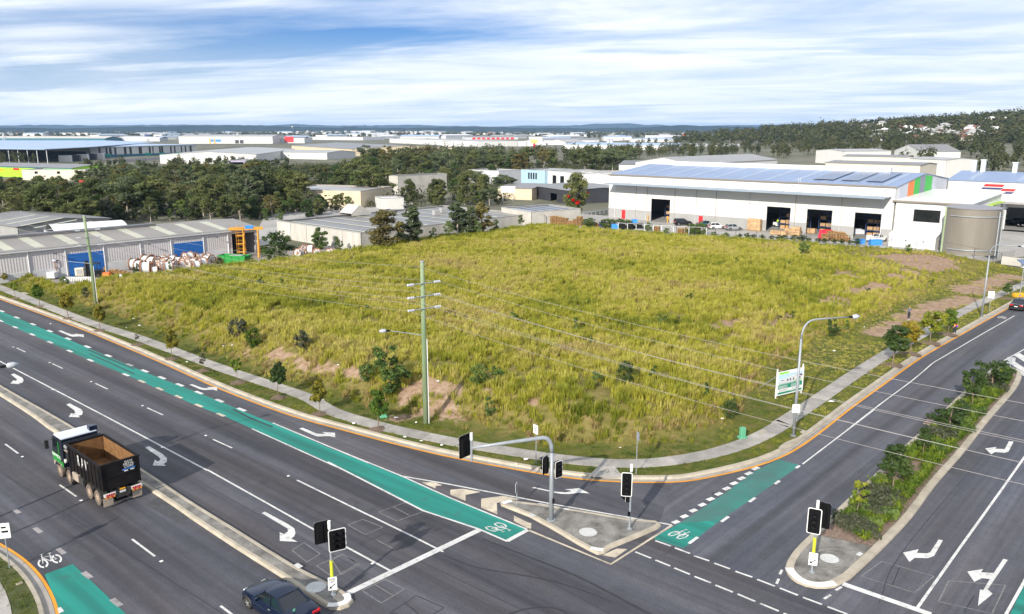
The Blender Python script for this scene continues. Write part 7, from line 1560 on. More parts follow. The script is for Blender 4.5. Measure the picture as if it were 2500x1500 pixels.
for k,(x,y,pm_,lab)in enumerate([(1895,810,P_SILV,'silver car parked in the office car park'),(1985,850,P_BLACK,'dark car parked in the office car park'),(1985,640,paintm('paint_red',(.4,.01,.015)),'red car at the far unit')]):
 T=car('hatchback',lab,pm_,'hatch');T.location=W('t',x,y+30,1.0);T.rotation_euler=(0,0,R(200+20*k))
 # ---------------------------------------------------------------- the hook lift truck
def truck():
 T=thing('skip_truck','eight wheeled hook lift truck with green and black cab carrying an open black bin','truck')
 G=paintm('cab_green',(.02,.30,.04));Bk=paintm('cab_black',(.008,.012,.02));Wh=mat('cab_roof',(.66,.70,.78),.4,var=.05);BIN=mat('bin_black',(.005,.005,.007),.6,vs=1.2,detail=6,col2=(.016,.013,.012),spec=.12);RUST=mat('bin_rust',(.10,.045,.015),.9,vs=2.5,detail=9,col2=(.23,.115,.036));DUST=mat('dusty_steel',(.30,.25,.20),.85,var=.25,vs=2);CH=mat('chassis',(.03,.028,.026),.8,var=.3)
 # x forward: rear bumper at -4.6, cab front at 4.2
 mb=MB();[mb.box((-.3,s*.42,.95),(8.4,.12,.26))for s in(-1,1)];[mb.box((x,0,.95),(.14,.84,.2))for x in(-4.2,-2.2,0,2,3.6)];mb.build('chassis',CH,T)
 # cab
 w=1.22;prof=[(4.05,.75),(4.22,1.05),(4.25,1.75),(4.05,2.85),(3.7,3.0),(2.25,3.02),(2.2,.95)]
 def prism(pts,y0,y1):mb=MB();n=len(pts);mb.add([(a,y0,b)for a,b in pts]+[(a,y1,b)for a,b in pts],[tuple(range(n)),tuple(range(2*n-1,n-1,-1))]+[(i+n,(i+1)%n+n,(i+1)%n,i)for i in range(n)]);return mb
 cab=prism(prof,-w,w).build('cab',Bk,T,bevel=.05)
 for s in(-1,1):
  y=s*(w+.012);y2=s*(w+.02)
  prism([(4.2,1.12),(4.2,1.72),(2.75,1.72),(2.75,1.12)],min(y,y2),max(y,y2)).build('door_panel',G,cab)
  g=prism([(4.08,1.82),(3.95,2.72),(3.15,2.72),(3.05,1.82)],min(y,y2),max(y,y2)).build('side_window',M_CARGL,cab);prism([(3.0,1.82),(3.0,2.72),(2.85,2.72),(2.85,1.82)],min(y,y2),max(y,y2)).build('window_pillar',G,cab)
  prism([(4.1,.78),(4.1,1.1),(2.4,1.1),(2.4,.98),(2.75,.98),(2.95,1.08),(3.75,1.08),(3.95,.78)],min(y,y2),max(y,y2)).build('wing_panel',DUST,cab)
  prism([(2.7,.95),(2.7,1.35),(2.25,1.35),(2.25,.95)],min(y,y2),max(y,y2)).build('step_panel',G,cab)
  mr=MB();mr.tube((4.05,s*w,2.6),(4.3,s*(w+.28),2.55),.025);mr.box((4.32,s*(w+.3),2.25),(.12,.24,.62));mr.build('mirror',M_RUB,cab)
  rt=Matrix(((-s,0,0),(0,0,-s if False else 1),(0,1,0)))
  rt=Matrix(((-1 if s>0 else 1,0,0),(0,0,1 if s>0 else-1),(0,1,0)))
  text(cab,'RAW METAL',.34,(3.45,s*(w+.026),1.55),rt,M_SIGNW,sx=.82)
 prism([(4.235,1.85),(4.07,2.78),(4.09,2.78),(4.255,1.85)],-1.05,1.05).build('windscreen',M_CARGL,cab)
 rf=MB();n=13
 for k in range(n):x=2.35+k*1.35/n;z=3.04+.10*math.sin(math.pi*(k+.5)/n);rf.box((x+.05,0,z+.02),(.088,2.36,.09))
 rf.box((3.02,0,3.05),(1.42,2.34,.08));rf.build('ribbed_roof',Wh,cab)
 MB().box((2.6,-1.0,3.2),(.5,.55,.45)).build('roof_unit',P_BLUEBLK,cab,bevel=.05)
 pr=MB();pr.box((2.0,0,2.55),(.16,2.3,.5));pr.tube((2.0,1.2,2.86),(2.0,-1.3,2.86),.05);pr.build('headboard',Bk,T)
 lt=MB();lt.lathe([(.14,0),(.16,.1)],(1.95,1.05,2.62),(-1,0,0),12);lt.build('work_lamp',M_HEAD,T)
 mb=MB();mb.box((1.75,0,1.55),(.5,1.7,1.0));mb.box((1.75,.95,1.9),(.55,.3,.7));mb.tube((1.7,1.0,2.0),(1.7,1.0,2.6),.09);mb.build('engine_gear',M_RUB,T);MB().box((1.7,1.05,2.36),(.6,.26,.07)).build('intake_lid',DUST,T);MB().lathe([(.14,0),(.14,.1)],(1.72,1.2,1.65),(0,1,0),12).build('air_tank_end',M_PLATE,T)
 # wheels: two steer axles, two drive axles
 for x in(3.25,1.5,-1.95,-3.3):
  for s in(-1,1):
   wheel(T,(x,s*1.06,.52),.52,.32,s,M_TYRED,M_RIMD,8)
   if x<0:wheel(T,(x,s*.70,.52),.52,.28,s,M_TYRE,M_RIMD,8)
  if x<3:
   for s in(-1,1):a=[(x+.64*math.cos(t),.52+.62*math.sin(t))for t in np.linspace(.15,math.pi-.15,12)];mb=MB();mb.add([(p[0],s*.78,p[1])for p in a]+[(p[0],s*1.24,p[1])for p in a],[(i,i+1,i+13,i+12)for i in range(11)]);mb.build('mudguard',CH,T,True)
 for s in(-1,1):
  MB().box((.35,s*.98,.85),(1.0,.5,.55)).build('fuel_tank',DUST if s>0 else CH,T,bevel=.06);MB().box((-.65,s*.98,.85),(.75,.5,.5)).build('tool_box',CH,T,bevel=.04)
  MB().box((-4.28,s*.92,.45),(.04,.62,.55)).build('mud_flap',DUST,T)
  tb=MB();tb.box((-4.45,s*.85,.98),(.12,.72,.18));tb=tb.build('tail_bar',M_PLATE,T)
  for k in range(4):MB().box((-4.52,s*(.62+k*.14),.98),(.03,.1,.12)).build('tail_light',M_TAIL,tb)
  for k in range(5):MB().box((-4.52,s*(.6+k*.13),.83),(.025,.11,.1)).build('marker_stripe',C_RED if k%2 else C_YEL,tb)
 mb=MB();mb.box((-4.35,0,.8),(.25,.9,.35));mb.tube((-4.4,-.4,.62),(-4.4,.4,.62),.08);mb.build('rear_beam',CH,T);MB().box((-4.5,.05,.98),(.03,.38,.13)).build('number_plate',M_PLATE,T);MB().box((-4.5,.05,1.16),(.03,.34,.1)).build('warning_plate',C_YEL,T)
 # the bin, open on top
 bn=MB();x0,x1,hw,z0,z1=-4.35,1.25,1.2,1.28,3.0;t=.05
 for s in(-1,1):bn.box(((x0+x1)/2,s*(hw-t/2),(z0+z1)/2),(x1-x0,t,z1-z0));bn.box(((x0+x1)/2,s*(hw+.02),z1),(x1-x0+.1,.13,.12))
 for x in(x0+t/2,x1-t/2):bn.box((x,0,(z0+z1)/2),(t,2*hw-.1,z1-z0));bn.box((x,0,z1),(.13,2*hw+.05,.118))
 bn.box(((x0+x1)/2,0,z0),(x1-x0-.1,2*hw-.1,.08));b=bn.build('bin',BIN,T)
 ins=MB();i=.004
 for s in(-1,1):ins.box(((x0+x1)/2,s*(hw-t-.012),(z0+z1)/2),(x1-x0-.16,.012,z1-z0-.12))
 for x in(x0+t+.012,x1-t-.012):ins.box((x,0,(z0+z1)/2),(.012,2*hw-.18,z1-z0-.12))
 ins.box(((x0+x1)/2,0,z0+.06),(x1-x0-.16,2*hw-.16,.02));ins.build('rusty_lining',RUST,b)
 for k in range(9):
  x=x0+.35+k*(x1-x0-.7)/8
  for s in(-1,1):MB().box((x,s*(hw+.025),(z0+z1)/2-.03),(.12,.05,z1-z0-.08)).build('rib',BIN,b)
 MB().box((x0-.03,0,2.1),(.06,2.36,.07)).build('tail_rail',BIN,b);mb=MB();[mb.box((x0-.03,s*1.17,2.12),(.08,.1,1.7))for s in(-1,1)];mb.build('tail_frame',BIN,b)
 rt=Matrix(((0,0,-1),(-1,0,0),(0,1,0)))
 for k,(s_,z,sz,m_)in enumerate([('RAW',2.84,.20,M_SIGNW),('METAL',2.67,.20,M_SIGNW),('CORP',2.50,.20,M_SIGNW)]):text(b,s_,sz,(x0-.008,-.55,z),rt,m_,sx=1.15)
 for a,z,m_ in[(-.05,2.34,flat('blue_lettering',(.12,.28,.8))),(-.35,2.345,C_BLUES),(-.62,2.35,C_BLUES),(-.15,2.23,M_SIGNW),(-.55,2.235,M_SIGNW)]:MB().box((x0-.006,a-.2,z),(.008,.24,.07)).build('small_lettering',m_,b)
 rt=Matrix(((-1,0,0),(0,0,1),(0,1,0)))
 for ch,x in zip('RAW',(-.62,-1.30,-1.98)):text(b,ch,1.05,(x+.0,hw+.008,2.3),rt,M_SIGNW,sx=.5)
 rt=Matrix(((1,0,0),(0,0,-1),(0,1,0)))
 for ch,x in zip('RAW',(-1.98,-1.30,-.62)):text(b,ch,1.05,(x,-hw-.008,2.3),rt,M_SIGNW,sx=.5)
 hk=MB();hk.box((1.45,0,1.9),(.2,.22,1.4));hk.path([(1.45,0,2.6),(1.4,0,2.75),(1.3,0,2.7)],.07,6);hk.build('hook_arm',DUST,T)
 return T
T=truck();rw=W('1',662,642);fwh=W('1',428,466);d=(fwh-rw).normalized();c=rw+d*3.3+V((d.y,-d.x,0))*1.2;T.location=(c.x,c.y,0.0);T.rotation_euler=(0,0,math.atan2(d.y,d.x));TR_DEBUG=(fwh-rw).length
# ---------------------------------------------------------------- people
M_SKIN=mat('skin',(.42,.24,.17),.6,var=.06);M_HAIRD=mat('hair_dark',(.015,.012,.01),.6)
def person(label,loc,face,h,shirt,pants,shoes,hair,arms,extra=None,legs=((.10,0),(-.10,0))):
 """skinned body, pose by joint positions (x right, y forward) in units of a 1.75 m figure; arms = ((elbow), (wrist)) for left and right"""
 T=thing('person',label,'person',(0,0,0));v=[];ed=[];rad=[]
 def add(p,r,par=None):v.append(p);rad.append(r if isinstance(r,tuple)else(r,r));(ed.append((par,len(v)-1))if par is not None else None);return len(v)-1
 pel=add((0,0,.95),(.155,.115));wst=add((0,.0,1.10),(.14,.105),pel);cst=add((0,.0,1.30),(.165,.115),wst);shl=add((0,-.01,1.43),(.12,.09),cst);nck=add((0,.0,1.52),(.055,.06),shl);hd0=add((0,.02,1.60),(.072,.085),nck);hd1=add((0,.03,1.70),(.07,.085),hd0)
 for s,(el,wr)in zip((-1,1),arms):
  a=add((s*.17,0,1.42),(.065,.06),shl);b=add(el,(.046,.046),a);c=add(wr,(.032,.03),b);dr=(V(wr)-V(el)).normalized();hp=V(wr)+dr*.07;hn=add(tuple(hp),(.036,.022),c);sd=dr.cross(V((0,0,1))).normalized()
  for k in range(4):o=hp+sd*(.024*(k-1.5));f1=add(tuple(o+dr*.04),.0095,hn);add(tuple(o+dr*(.075 if k in(1,2)else.062)+V((0,0,-.012))),.008,f1)
  th=add(tuple(V(wr)+dr*.03+sd*.045*-s),.011,c);add(tuple(V(wr)+dr*.065+sd*.055*-s),.009,th)
 for s,(lx,ly)in zip((-1,1),((-abs(legs[0][0]),legs[0][1]),(abs(legs[1][0]),legs[1][1]))):
  a=add((s*.09,0,.88),(.092,.095),pel);b=add((lx*.95,ly*.5+.02,.50),(.066,.068),a);c=add((lx,ly,.10),(.045,.05),b);d_=add((lx*1.05,ly+.03,.045),(.045,.04),c);add((lx*1.12,ly+.15,.035),(.042,.032),d_)
 me=bpy.data.meshes.new('body');me.from_pydata(v,ed,[]);o=bpy.data.objects.new('body',me);COL.objects.link(o)
 sk=o.modifiers.new('skin','SKIN');lay=me.skin_vertices[0].data if me.skin_vertices else None
 if lay is None:
  bpy.context.view_layer.update();me.skin_vertices # layer is created with the modifier below
 bm_=bmesh.new();bm_.from_mesh(me);ly_=bm_.verts.layers.skin.verify();bm_.verts.ensure_lookup_table()
 for i,r in enumerate(rad):bm_.verts[i][ly_].radius=r;bm_.verts[i][ly_].use_root=(i==0)
 bm_.to_mesh(me);bm_.free();ss=o.modifiers.new('sub','SUBSURF');ss.levels=ss.render_levels=1
 dg=bpy.context.evaluated_depsgraph_get();m2=bpy.data.meshes.new_from_object(o.evaluated_get(dg));bpy.data.objects.remove(o)
 m2.transform(Matrix.Diagonal((h/1.78,h/1.78,h/1.78,1)));
 for q in(M_SKIN,shirt,pants,shoes,hair or M_SKIN):m2.materials.append(q)
 k=1.78/h
 for p in m2.polygons:
  c=V(p.center)*k;p.use_smooth=True;hands=any((c-V(wr)).length<.20 and(c-V(el)).length>(V(wr)-V(el)).length*.9 for el,wr in arms)
  p.material_index=3 if c.z<.085 else 2 if c.z<.98 and not hands and abs(c.x)<.30 and not any((c-V(el)).length<.16 for el,_ in arms)else 0 if hands or c.z>1.49 else 1
  if c.z>1.68 or(c.z>1.58 and c.y<-.01):
   if hair:p.material_index=4
 b=bpy.data.objects.new('body',m2);COL.objects.link(b);b.parent=T
 fc=MB();s=h/1.78
 for x in(-.03,.03):fc.lathe([(.011,0),(.009,.006)],(x*s,.108*s,1.665*s),(0,1,0),6)
 fc.build('eyes',M_HAIRD,T);MB().add([(0,.15*s,1.628*s),(-.016*s,.112*s,1.622*s),(.016*s,.112*s,1.622*s),(0,.112*s,1.665*s)],[(0,1,2),(0,2,3),(0,3,1)]).build('nose',M_SKIN,T);MB().box((0,.108*s,1.595*s),(.045*s,.012,.01)).build('mouth',flat('lips',(.3,.09,.07)),T)
 for x in(-1,1):MB().box((x*.085*s,.02*s,1.64*s),(.018,.04,.06)).build('ear',M_SKIN,T,bevel=.006)
 if extra:extra(T,s)
 T.location=loc;T.rotation_euler=(0,0,face);return T
SH_G=mat('shirt_grey',(.10,.115,.15),.85,var=.1,vs=8);PN=mat('trousers_navy',(.012,.016,.035),.85,var=.15,vs=8);SHO=mat('shoes_white',(.62,.62,.62),.7,var=.1);SH_O=mat('jacket_orange',(.72,.28,.07),.8,var=.08,vs=8);SHP=mat('shoes_pink',(.55,.36,.38),.7,var=.1);HV=mat('hi_vis',(.42,.75,.02),.7,var=.05)
def phone(T,s):MB().box((0,.36*s,1.21*s),(.09,.16,.012),.05).build('phone',M_RUB,T)
def bag(T,s):
 MB().box((-.10*s,.17*s,1.02*s),(.24,.10,.22)).build('handbag',flat('bag_purple',(.13,.02,.42)),T,bevel=.03);mb=MB();mb.path([(.15*s,.05*s,1.47*s),(.06*s,.14*s,1.3*s),(-.05*s,.15*s,1.12*s)],.016,5);mb.build('bag_strap',flat('bag_purple',(.13,.02,.42)),T);MB().box((0,.115*s,1.607*s),(.11,.03,.075)).build('face_mask',M_SIGNW,T,bevel=.012)
 MB().box((.34*s,.02*s,.80*s),(.18,.10,.2)).build('carry_bag',M_RUB,T,bevel=.03)
gm_=on_field('f',2194,772);person('man in grey shirt and dark trousers looking down at a phone on the dirt track',gm_,R(195),1.78,SH_G,PN,SHO,None,(((-.27,.06,1.16),(-.07,.27,1.20)),((.27,.06,1.16),(.07,.27,1.20))),phone)
gw_=W('z',10,10,0);gw_=W('5',1948,668,.17);person('person in orange jacket and face mask with purple bag standing beside the kerb',gw_,R(185),1.72,SH_O,PN,SHP,M_HAIRD,(((-.30,.02,1.14),(-.22,.18,1.0)),((.31,.0,1.14),(.33,.06,.92))),bag,((.09,.04),(.13,-.05)))
# ---------------------------------------------------------------- the warehouse yard
M_PAL=mat('pallet_timber',(.34,.20,.085),.9,var=.3,vs=2,objrand=.2)
def pallet_mesh():
 mb=MB()
 for k in range(5):mb.box((0,-.5+k*.25,.13),(1.16,.15,.022))
 for k in range(3):mb.box((-.52+k*.52,0,.07),(.09,1.15,.10))
 for k in range(3):mb.box((0,-.5+k*.5,.01),(1.16,.1,.02))
 me=bpy.data.meshes.new('pallet');me.from_pydata(mb.v,[],mb.f);me.materials.append(M_PAL);return me
PM=pallet_mesh()
def pallet(p,rz,label,grp,tilt=0):
 o=bpy.data.objects.new('pallet',PM);COL.objects.link(o);o.location=p;o.rotation_euler=(tilt,0,rz);return tag(o,label,'pallet',grp)
wa=math.atan2(EW.y,EW.x)
def stack(p,n,label,grp,rz=None):
 for k in range(n):pallet(p+V((random.uniform(-.05,.05),random.uniform(-.05,.05),k*.145)),(wa if rz is None else rz)+random.uniform(-.06,.06),label,grp)
base=W('w',230,340,1.0);end=W('w',590,355,1.0)
for k in range(9):stack(base.lerp(end,k/8.5),[15,15,14,13,12,11,12,11,16][k]-(4 if k in(5,6)else 0),'timber pallet in the tall stacks at the corner of the warehouse yard','pallets stacked in the yard corner')
pc=W('y',1290,585,1.0)
for i in range(4):
 for j in range(3):
  if(i,j)!=(0,0):stack(pc+V((-1.9+i*1.25,-1.0+j*1.25,0)),[9,13,12,11][i]-(2 if j==0 else 0),'timber pallet in the big block pile before the loading doors','pallets in the big block pile',0)
for k in range(6):pallet(pc+V((-2.6+.2*k,-1.6,.3+.16*k)),R(30*k),'loose timber pallet leaning on the big block pile','loose pallets on the big pile',R(10*(k%3)))
stack(W('y',1465,605,1.0),7,'pallet in the low stack next to the big block pile','pallets of the low stack');stack(W('w',1790,455,1.0),9,'pallet in the vine covered stack by the fence','pallets of the vine covered stacks');stack(W('w',1880,450,1.0),11,'pallet in the vine covered stack by the fence','pallets of the vine covered stacks');stack(W('w',1990,455,1.0),11,'pallet in the vine covered stack by the fence','pallets of the vine covered stacks');stack(W('w',1500,430,1.0),9,'pallet in the stack behind the white fence posts','pallets behind the white posts')
for k in range(3):stack(W('w',680+70*k,360+6*k,1.0),8-k,'dark weathered pallet beside the blue crates','weathered pallets near the blue crates')
def crate(c,x,y,s,m,label,name='crate',z=1.0,grp=None,n=1,h=1.0):
 p=W(c,x,y,z);T=thing(name,label,name.split('_')[-1],p,grp);w,d=s
 for k in range(n):
  z0=p.z+k*h;mb=MB();t=.05
  for sx in(-1,1):mb.box((p.x+sx*w/2,p.y,z0+h/2),(t,d,h));mb.box((p.x,p.y+sx*d/2,z0+h/2),(w,t,h))
  mb.box((p.x,p.y,z0+.05),(w,d,.08));mb.build('bin_shell' if n>1 else 'shell',m,T);mr=MB();[mr.box((p.x+sx*w/2,p.y,z0+h-.05),(t*2.2,d+.1,.1))for sx in(-1,1)];[mr.box((p.x,p.y+sx*d/2,z0+h-.06),(w+.1,t*2.2,.1))for sx in(-1,1)];mr.build('rim',m,T)
 return T
crate('y',1850,652,(2.3,1.1),C_BLUES,'row of bright blue crates below the white utility',h=1.1);crate('y',1645,632,(1.6,1.1),C_BLUES,'blue crate between the low pallet stack and the utility',h=.9);crate('w',990,390,(1.5,1.0),C_BLUES,'blue crate standing by the white fence posts',h=1.1);crate('w',845,378,(1.6,1.0),C_NAVY,'dark blue crate half covered by climbing plants',h=1.4);crate('w',1230,335,(1.3,1.0),C_BLUES,'blue crate standing behind the stacked black bins',h=1.2);crate('w',1130,400,(3.0,1.1),C_BLACKP,'black stacked bins next to the climbing plants',h=1.6);crate('w',1270,385,(2.2,1.2),C_BLACKP,'black bin at the end of the climbing plants',h=1.2)
crate('y',1600,500,(3.0,1.2),C_PALE,'pale bin inside the doorway nearest the office',h=1.2)
p=W('y',1180,575,1.0);T=thing('tarpaulin','bright red tarpaulin draped against the big pallet pile','tarpaulin',p);mb=MB();q=[(-1.9,-.7,.4),(-1.4,-.2,2.1),(.9,-.2,2.2),(1.5,.1,1.9),(1.0,-.8,.3)];mb.add([p+V(a)for a in q]+[p+V(a)+V((0,.12,-.06))for a in q],[(0,1,2,3,4),(9,8,7,6,5)]+[(i,(i+1)%5,(i+1)%5+5,i+5)for i in range(5)]);mb.build('sheet',flat('tarp_red',(.62,.01,.04)),T);MB().box(p+V((.9,.2,.3)),(.9,.5,.7)).build('blue_foot',C_BLUES,T)
def cartons(c,x,y,w,h,label,k=2):
 p=W(c,x,y,1.0);T=thing('carton_load',label,'cartons',p);MB().box(p+V((0,0,.08)),(w,1.1,.14),wa).build('pallet',M_PAL,T)
 for i in range(k):
  for j in range(4):MB().box(p+EW*((i-(k-1)/2)*w/k)+V((0,0,.16+h*(j+.5)/4)),(w/k-.04,1.05,h/4-.02),wa).build('carton',M_BOXC,T)
cartons('y',185,455,1.7,2.6,'tall wrapped cartons standing before the second door');cartons('y',260,462,1.9,2.6,'tall wrapped cartons nearest the orange bollard');cartons('y',785,520,2.0,1.7,'carton load between two loading doors');cartons('y',978,495,2.4,1.0,'low carton load inside the third doorway');cartons('y',555,515,3.6,.8,'low timber load in front of the second doorway');cartons('y',700,510,2.2,1.2,'grey timber frames leaning beside the second doorway')
for c,x,y in[('w',1068,265),('w',1393,297),('w',1632,315),('w',2008,335),('y',338,458),('y',662,482),('y',876,505),('y',1512,555),('w',583,330),('w',608,340)]:
 p=W(c,x,y,1.0);T=thing('bollard','orange safety bollard at the warehouse front','bollard',p,'orange bollards at the warehouse front');MB().tube(p,p+V((0,0,1.5)),.13,n=10).build('shaft',C_YEL,T);MB().lathe([(.13,0),(.1,.08),(.03,.12)],p+V((0,0,1.5)),n=10).build('cap',C_YEL,T)
 # forklift and worker in the second doorway
p=W('y',515,405,1.02);T=thing('forklift','white forklift in the second doorway','forklift',p);MB().box(p+V((0,0,.75)),(1.6,1.2,1.0),wa).build('body',P_WHITE,T,bevel=.08);mb=MB();[mb.tube(p+V((a,b,1.2)),p+V((a*.9,b,2.3)),.05)for a in(-.6,.5)for b in(-.5,.5)];mb.box(p+V((0,0,2.32)),(1.3,1.2,.06));mb.build('guard',M_RUB,T);[MB().lathe([(.28,-.1),(.28,.1)],p+V((a,b,.28)),(0,1,0),12).build('wheel',M_TYRE,T)for a in(-.55,.55)for b in(-.6,.6)];MB().box(p+V((-.9,0,1.2)),(.1,.9,2.2)).build('mast',M_RUB,T)
ARM0=(((-.28,.05,1.14),(-.24,.22,1.0)),((.28,.05,1.14),(.24,.22,1.0)))
person('worker in lime hi vis shirt on the forklift',W('y',540,395,1.55),R(180),1.75,HV,PN,SHO,M_HAIRD,ARM0);person('worker in lime hi vis shirt inside the doorway nearest the office',W('y',1655,490,1.02),R(160),1.75,HV,PN,SHO,M_HAIRD,ARM0)
# ---------------------------------------------------------------- chain wire fence along the yard
M_FENCE=mat('fence_post',(.05,.055,.055),.6,.3,var=.1);M_FPW=mat('fence_white',(.66,.67,.68),.5,var=.08)
def mesh_mat():
 m,n,l,b=_nodes('chain_wire');tc=n.new('ShaderNodeTexCoord');w=[]
 for sx,sz in((1,1),(1,-1)):
  d=n.new('ShaderNodeVectorMath');d.operation='DOT_PRODUCT';d.inputs[1].default_value=(sx*9*1.4,0,sz*9*1.4);l.new(tc.outputs['UV'],d.inputs[0]);f=n.new('ShaderNodeMath');f.operation='FRACT';l.new(d.outputs['Value'],f.inputs[0]);q=n.new('ShaderNodeMath');q.operation='LESS_THAN';q.inputs[1].default_value=.10;l.new(f.outputs[0],q.inputs[0]);w.append(q.outputs[0])
 mx=n.new('ShaderNodeMath');mx.operation='MAXIMUM';l.new(w[0],mx.inputs[0]);l.new(w[1],mx.inputs[1]);tr=n.new('ShaderNodeBsdfTransparent');ms=n.new('ShaderNodeMixShader');l.new(mx.outputs[0],ms.inputs[0]);l.new(tr.outputs[0],ms.inputs[1]);l.new(b.outputs[0],ms.inputs[2]);b.inputs['Base Color'].default_value=(.12,.12,.12,1);l.new(ms.outputs[0],n['Material Output'].inputs[0]);return m
M_CHAIN=mesh_mat()
def fence(pts,h,label,step=3.0,braces=(),mesh=True):
 T=thing('chain_wire_fence',label,'fence',pts[0]);L=[pts[0]]
 for a,b in zip(pts[:-1],pts[1:]):
  n=max(1,round((b-a).length/step))
  for k in range(1,n+1):L.append(a.lerp(b,k/n))
 for k,p in enumerate(L):
  MB().tube(p+V((0,0,-.3)),p+V((0,0,h)),.045,n=6).build('post',M_FENCE,T)
  if k in braces and k+1<len(L):MB().tube(p+V((0,0,h*.8)),L[k+1]+V((0,0,.1)),.03,n=5).build('brace',M_FENCE,T)
  if k in braces and k>0:MB().tube(p+V((0,0,h*.8)),L[k-1]+V((0,0,.1)),.03,n=5).build('brace',M_FENCE,T)
 mb=MB();mb.path([p+V((0,0,h-.05))for p in L],.022,5);mb.build('top_rail',M_FENCE,T)
 if mesh:
  me=bpy.data.meshes.new('wire_mesh');vs=[];uv=[];s=0;fs=[]
  for k,p in enumerate(L):
   s+=(p-L[k-1]).length if k else 0;vs+=[p+V((0,0,.02))-L[0],p+V((0,0,h-.06))-L[0]];uv+=[(s,0),(s,h)]
  fs=[(2*k,2*k+2,2*k+3,2*k+1)for k in range(len(L)-1)];me.from_pydata(vs,[],fs);lay=me.uv_layers.new(name='uv')
  for lp in me.loops:lay.data[lp.index].uv=(uv[lp.vertex_index][0]*.2,uv[lp.vertex_index][1]*.2)
  me.materials.append(M_CHAIN);o=bpy.data.objects.new('wire_mesh',me);COL.objects.link(o);o.parent=T
 return T
def edge_pts(i,j):return[V((p.x,p.y,float(field_z([p.x],[p.y])[0])))+V((.3,.5,0))for p in BACK[i:j]]
fence(edge_pts(11,20),2.0,'dark chain wire fence along the warehouse side of the vacant block',4.2,(14,18),False)
pg=[W('w',-120,300,1.2),W('w',75,300,1.2),W('w',160,345,1.4)];fence(pg,2.3,'tall dark gate fence at the corner of the block beside the pallet stacks',2.0,(),False)
wp=[W('w',x,y,1.3)for x,y in((1035,408),(1147,413),(1250,418),(1352,425),(1458,436),(1558,440),(1700,448),(1888,460),(2100,468))];T=thing('white_post_rail','low white post and rail beside the pallets','rail',wp[0])
for p in wp:MB().box(p+V((0,0,.9)),(.09,.09,1.6)).build('post',M_FPW,T);MB().tube(p+V((-.6,0,1.6)),p+V((0,0,1.1)),.035,n=5).build('brace',M_FPW,T)
mb=MB();mb.path([p+V((0,0,1.68))for p in wp],.03,6);mb.build('rail',M_FPW,T)
# climbing plants on the fence
for x,y,s,w in[(690,365,2.0,1.6),(900,375,2.0,1.8),(960,370,1.8,1.4),(1060,370,1.9,1.8),(1150,380,1.8,1.8),(1395,420,1.9,1.2),(1930,455,2.2,1.4),(2030,455,2.3,1.5),(1620,450,1.2,1.4),(2200,480,.9,2.2),(2330,490,.9,2.2),(640,360,1.6,1.3)]:
 p=W('w',x,y,1.2);tree('round',p,s,'leafy climbing plant growing on the yard fence beside the pallets','climbing plants on the yard fence',F_SHRUB,M_BARK2,name='climbing_plant',cat='plant',wide=w,trunk='stem',crown='foliage')
for k in range(16):
 p=W('y',20+k*105+random.uniform(-20,20),545+k*6.2,1.3);tree('round',p,random.uniform(.6,1.1),'low green ground cover bush along the warehouse fence','bushes along the warehouse fence',F_DARK,M_BARK2,name='bush',cat='bush',wide=2.0,trunk='stem',crown='foliage')
gr=thing('guard_rail','galvanised guard rail on the ramp beside the white warehouse','guard rail',W('w',620,225,1.2));a,b=W('w',610,225,1.2),W('w',915,185,1.6);MB().obox(a+V((0,0,.45)),b-a,V((0,.06,0)),V((0,0,.35))).build('beam',M_STEEL,gr);[MB().box(a.lerp(b,k/6)+V((0,.12,.2)),(.12,.12,1.2)).build('post',M_STEEL,gr)for k in range(7)]
# ---------------------------------------------------------------- the left yard: gantry crane, skip, cable drums
def gantry():
 c0,c1=W('g',230,1080,-.08),W('g',660,1065,-.08);T=thing('gantry_crane','orange yellow gantry crane standing before the open end bay','crane',c0);OR=mat('crane_orange',(.60,.27,.02),.6,var=.15,vs=2);ax=(c1-c0);ax.z=0;L=ax.length;ax.normalize();nx=V((-ax.y,ax.x,0));hz=height_at(c0,'g',110,265)
 for base,nm in((c0,0),(c1,1)):
  for s in(-1,1):MB().path([base+nx*s*1.9,base+nx*s*.35+V((0,0,hz))],[.17,.13],6).build('leg',OR,T);MB().path([base+nx*s*1.9+ax*.0,base+nx*-s*.9+V((0,0,hz*.55))],.07,5).build('brace',OR,T)
  for z,w in((.35,1.75),(hz*.35,1.35),(hz*.62,.95)):MB().box(base+V((0,0,z)),(w*2,.16,.16),math.atan2(nx.y,nx.x)).build('tie_beam',OR,T)
  for s in(-1,1):MB().lathe([(.25,-.1),(.25,.1)],base+nx*s*1.7+V((0,0,.25)),ax,10).build('wheel',M_RUB,T)
 for s in(-.3,.3):MB().obox(c0-ax*2.6+nx*(s-.11)+V((0,0,hz)),ax*(L+3.6),nx*.22,V((0,0,.45))).build('girder',OR,T)
 tr_=c0+ax*(L*.42)+V((0,0,hz+.5));MB().box(tr_,(1.5,1.0,.5),math.atan2(ax.y,ax.x)).build('hoist',C_BLUES,T);MB().tube(tr_,tr_+V((0,0,-1.2)),.05).build('hook_cable',M_RUB,T)
 st=MB();p=c0-ax*.6;[st.box(p+V((0,0,1.0+k*1.6)),(1.4,1.2,.08))for k in range(3)];[st.tube(p+V((a,b,.2)),p+V((a,b,hz+.9)),.035,n=5)for a in(-.65,.65)for b in(-.55,.55)];[st.tube(p+V((-.65,b,1.6+k*.8)),p+V((.65,b,1.6+k*.8)),.025,n=4)for k in range(6)for b in(-.55,.55)];st.build('access_ladder',OR,T)
gantry()
